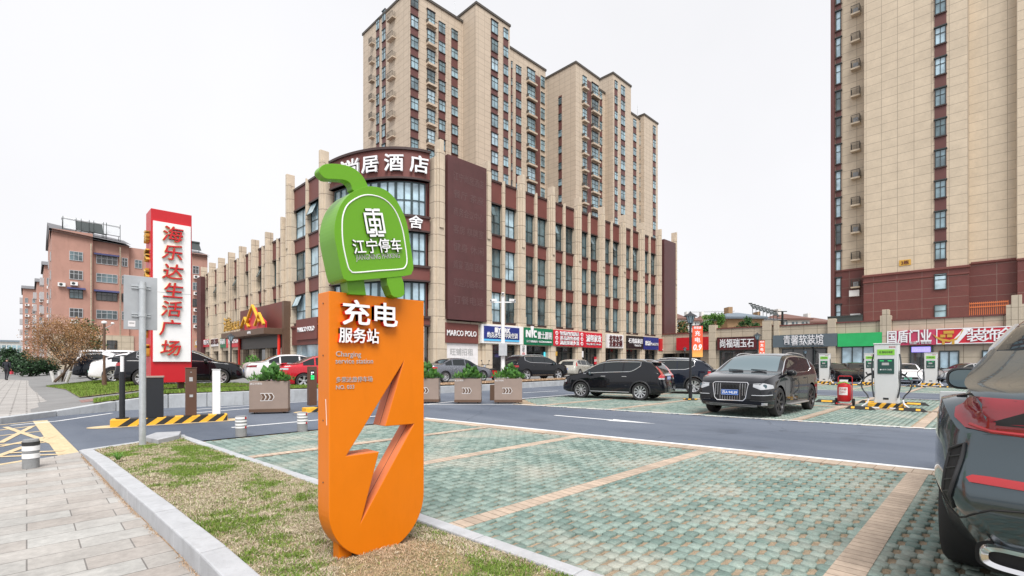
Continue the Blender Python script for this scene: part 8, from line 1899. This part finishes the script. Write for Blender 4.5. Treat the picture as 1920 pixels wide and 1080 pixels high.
# ---- the walker
def person(base, h, head_dir, lab, jacket, trousers, pose=None, bag=None):
    b = Vector(base); F = Vector(head_dir).normalized(); Rr = Vector((F.y, -F.x, 0)); t = E('person', lab, 'person', b)
    P = lambda r_, f_, z_: b + Rr * r_ * h + F * f_ * h + Vector((0, 0, z_ * h))
    J = {'pel': (0, 0, .53), 'waist': (0, .0, .60), 'chest': (0, .01, .72), 'neck': (0, .01, .83), 'head0': (0, .02, .88), 'head1': (0, .025, .94), 'head2': (0, .02, .985),
         'lh': (-.05, 0, .51), 'lk': (-.055, .05, .28), 'la': (-.055, .02, .05), 'lt': (-.055, .09, .02), 'rh': (.05, 0, .51), 'rk': (.055, -.0, .28), 'ra': (.055, -.08, .06), 'rt': (.055, -.02, .015),
         'ls': (-.105, .01, .80), 'le': (-.13, -.03, .64), 'lw': (-.12, .04, .52), 'lf': (-.12, .06, .47), 'rs': (.105, .01, .80), 're': (.13, -.01, .64), 'rw': (.14, .03, .50), 'rf': (.14, .04, .455)}
    rad = {'pel': .075, 'waist': .068, 'chest': .085, 'neck': .03, 'head0': .04, 'head1': .05, 'head2': .032, 'lh': .05, 'lk': .033, 'la': .022, 'lt': .018, 'rh': .05, 'rk': .033, 'ra': .022, 'rt': .018, 'ls': .038, 'le': .028, 'lw': .018, 'lf': .014, 'rs': .038, 're': .028, 'rw': .018, 'rf': .014}
    Ed = [('pel', 'waist'), ('waist', 'chest'), ('chest', 'neck'), ('neck', 'head0'), ('head0', 'head1'), ('head1', 'head2'), ('pel', 'lh'), ('lh', 'lk'), ('lk', 'la'), ('la', 'lt'), ('pel', 'rh'), ('rh', 'rk'), ('rk', 'ra'), ('ra', 'rt'), ('chest', 'ls'), ('ls', 'le'), ('le', 'lw'), ('lw', 'lf'), ('chest', 'rs'), ('rs', 're'), ('re', 'rw'), ('rw', 'rf')]
    ks = list(J); me = bpy.data.meshes.new('body'); me.from_pydata([tuple(P(*J[k]) - b) for k in ks], [(ks.index(a), ks.index(c)) for a, c in Ed], []); o = bpy.data.objects.new('b', me); COL.objects.link(o)
    sk = o.modifiers.new('s', 'SKIN'); ly = me.skin_vertices[0].data
    for i, k in enumerate(ks): ly[i].radius = (rad[k] * h, rad[k] * h * (.8 if k in ('waist', 'chest', 'pel') else 1)); ly[i].use_root = (k == 'pel')
    ss = o.modifiers.new('ss', 'SUBSURF'); ss.levels = 2; dg = bpy.context.evaluated_depsgraph_get(); m2 = bpy.data.meshes.new_from_object(o.evaluated_get(dg)); bpy.data.objects.remove(o); m2.name = 'body'
    for m_ in ('skin', jacket, trousers, 'black_paint'): m2.materials.append(M[m_])
    for p in m2.polygons:
        z = p.center.z / h; q = p.center; lat = abs((q.x * Rr.x + q.y * Rr.y) / h); p.use_smooth = True
        p.material_index = 3 if z < .045 or z > .955 or (z > .9 and (q.x * F.x + q.y * F.y) < .01 * h) else 0 if z > .845 or (lat > .1 and z < .51) else 1 if z > .5 else 2
    o = bpy.data.objects.new('body', m2); COL.objects.link(o); o.parent = t
    if bag: mb = MB(); c = P(.16, .03, .36); mb.fbox(c, Rr, F, UZ, -.03 * h, .03 * h, -.07 * h, .07 * h, -.09 * h, .04 * h); mb.tube([c + Vector((0, 0, .04 * h)) + F * .04 * h, P(.14, .035, .455), c + Vector((0, 0, .04 * h)) - F * .04 * h], .008, 5); tag(mb.build('shopping_bag', bag, None, bevel=.02), 'red shopping bag held by the walker', 'bag')
    return t
person(tuple(at(12.5, 36, .13)), 1.68, ld(-.3, 1), 'person in dark clothes walking away along the brick pavement', 'cloth_dark', 'cloth_dark', bag='cloth_red')
# ---- scooter
p = at(917, 30.5, .3); X = ld(-.5, -.85).normalized(); Y = Vector((-X.y, X.x, 0)); t = E('scooter', 'electric scooter parked between the grey saloon and the black suv', 'scooter', p)
def F_(x, y, z): return p + X * x + Y * y + Vector((0, 0, z))
for x in (-.6, .6): mb = MB(); c = F_(x, 0, .23); mb.cyl(c - Y * .05, c + Y * .05, .23, n=18); w_ = mb.build('wheel', 'tyre', t, smooth=True); mb = MB(); mb.cyl(c - Y * .055, c + Y * .055, .12, n=12); mb.build('rim', 'rim_silver', w_)
mb = MB(); mb.tube([F_(.6, 0, .23), F_(.5, 0, .6), F_(.42, 0, 1.02)], .035, 8); mb.tube([F_(.42, -.3, 1.06), F_(.43, 0, 1.0), F_(.42, .3, 1.06)], .018, 8); mb.build('fork', 'black_metal', t, smooth=True)
mb = MB(); mb.prism([(-.75, .45), (-.8, .62), (-.3, .72), (-.1, .62), (-.05, .3), (.35, .28), (.45, .75), (.52, .75), (.5, .22), (-.2, .18), (-.4, .35)], p, X, UZ, Y, -.13, .13); mb.build('body', 'red_paint', t, bevel=.04)
mb = MB(); mb.prism([(-.75, .64), (-.72, .74), (-.35, .78), (-.1, .72), (-.12, .66)], p, X, UZ, Y, -.14, .14); mb.build('seat', 'black_paint', t, bevel=.03)
for s_ in (-1, 1): mb = MB(); mb.tube([F_(.42, s_ * .2, 1.05), F_(.42, s_ * .26, 1.22)], .01, 5); mb.ball(F_(.42, s_ * .28, 1.27), .06, 5, sq=(1, .4, .7)); mb.build('mirror', 'black_metal', t)
mb = MB(); mb.ball(F_(.5, 0, .92), .08, 6); mb.build('headlight', 'lamp_clear', t)
# small litter: fallen leaves and a red cap on the grass
for i in range(46):
    x_, y_ = rnd.uniform(1.0, 2.45), rnd.uniform(1.9, 9.5); a = rnd.random() * 6.28; s_ = rnd.uniform(.008, .02); z_ = gz(x_, y_) + .022; c, n2 = math.cos(a), math.sin(a)
    mb = MB(); mb.add([(x_ - c * s_, y_ - n2 * s_, z_), (x_ - n2 * s_ * .4, y_ + c * s_ * .4, z_ + .004), (x_ + c * s_, y_ + n2 * s_, z_ + .002), (x_ + n2 * s_ * .4, y_ - c * s_ * .4, z_ + .003)], [(0, 1, 2, 3)])
    if i == 0: LV = MB()
    LV.add(mb.v, mb.f, 0)
stat('leaf_litter', LV, 'leaf_pale', 'stuff', 'small pale dead leaves scattered on the grass') if 'leaf_pale' in M else None
p_ = Vector(FV(727, 1068)[0:1] + (0, 0)) if 0 else Vector(G(727, 1066, .03)); mb = MB(); mb.ball(p_ + Vector((0, 0, .012)), .03, 6, sq=(1.3, .8, .4)); T1('plastic_scrap', mb, 'orange_inner', 'small reddish plastic scrap on the grass at the foot of the orange sign', 'litter', smooth=True)
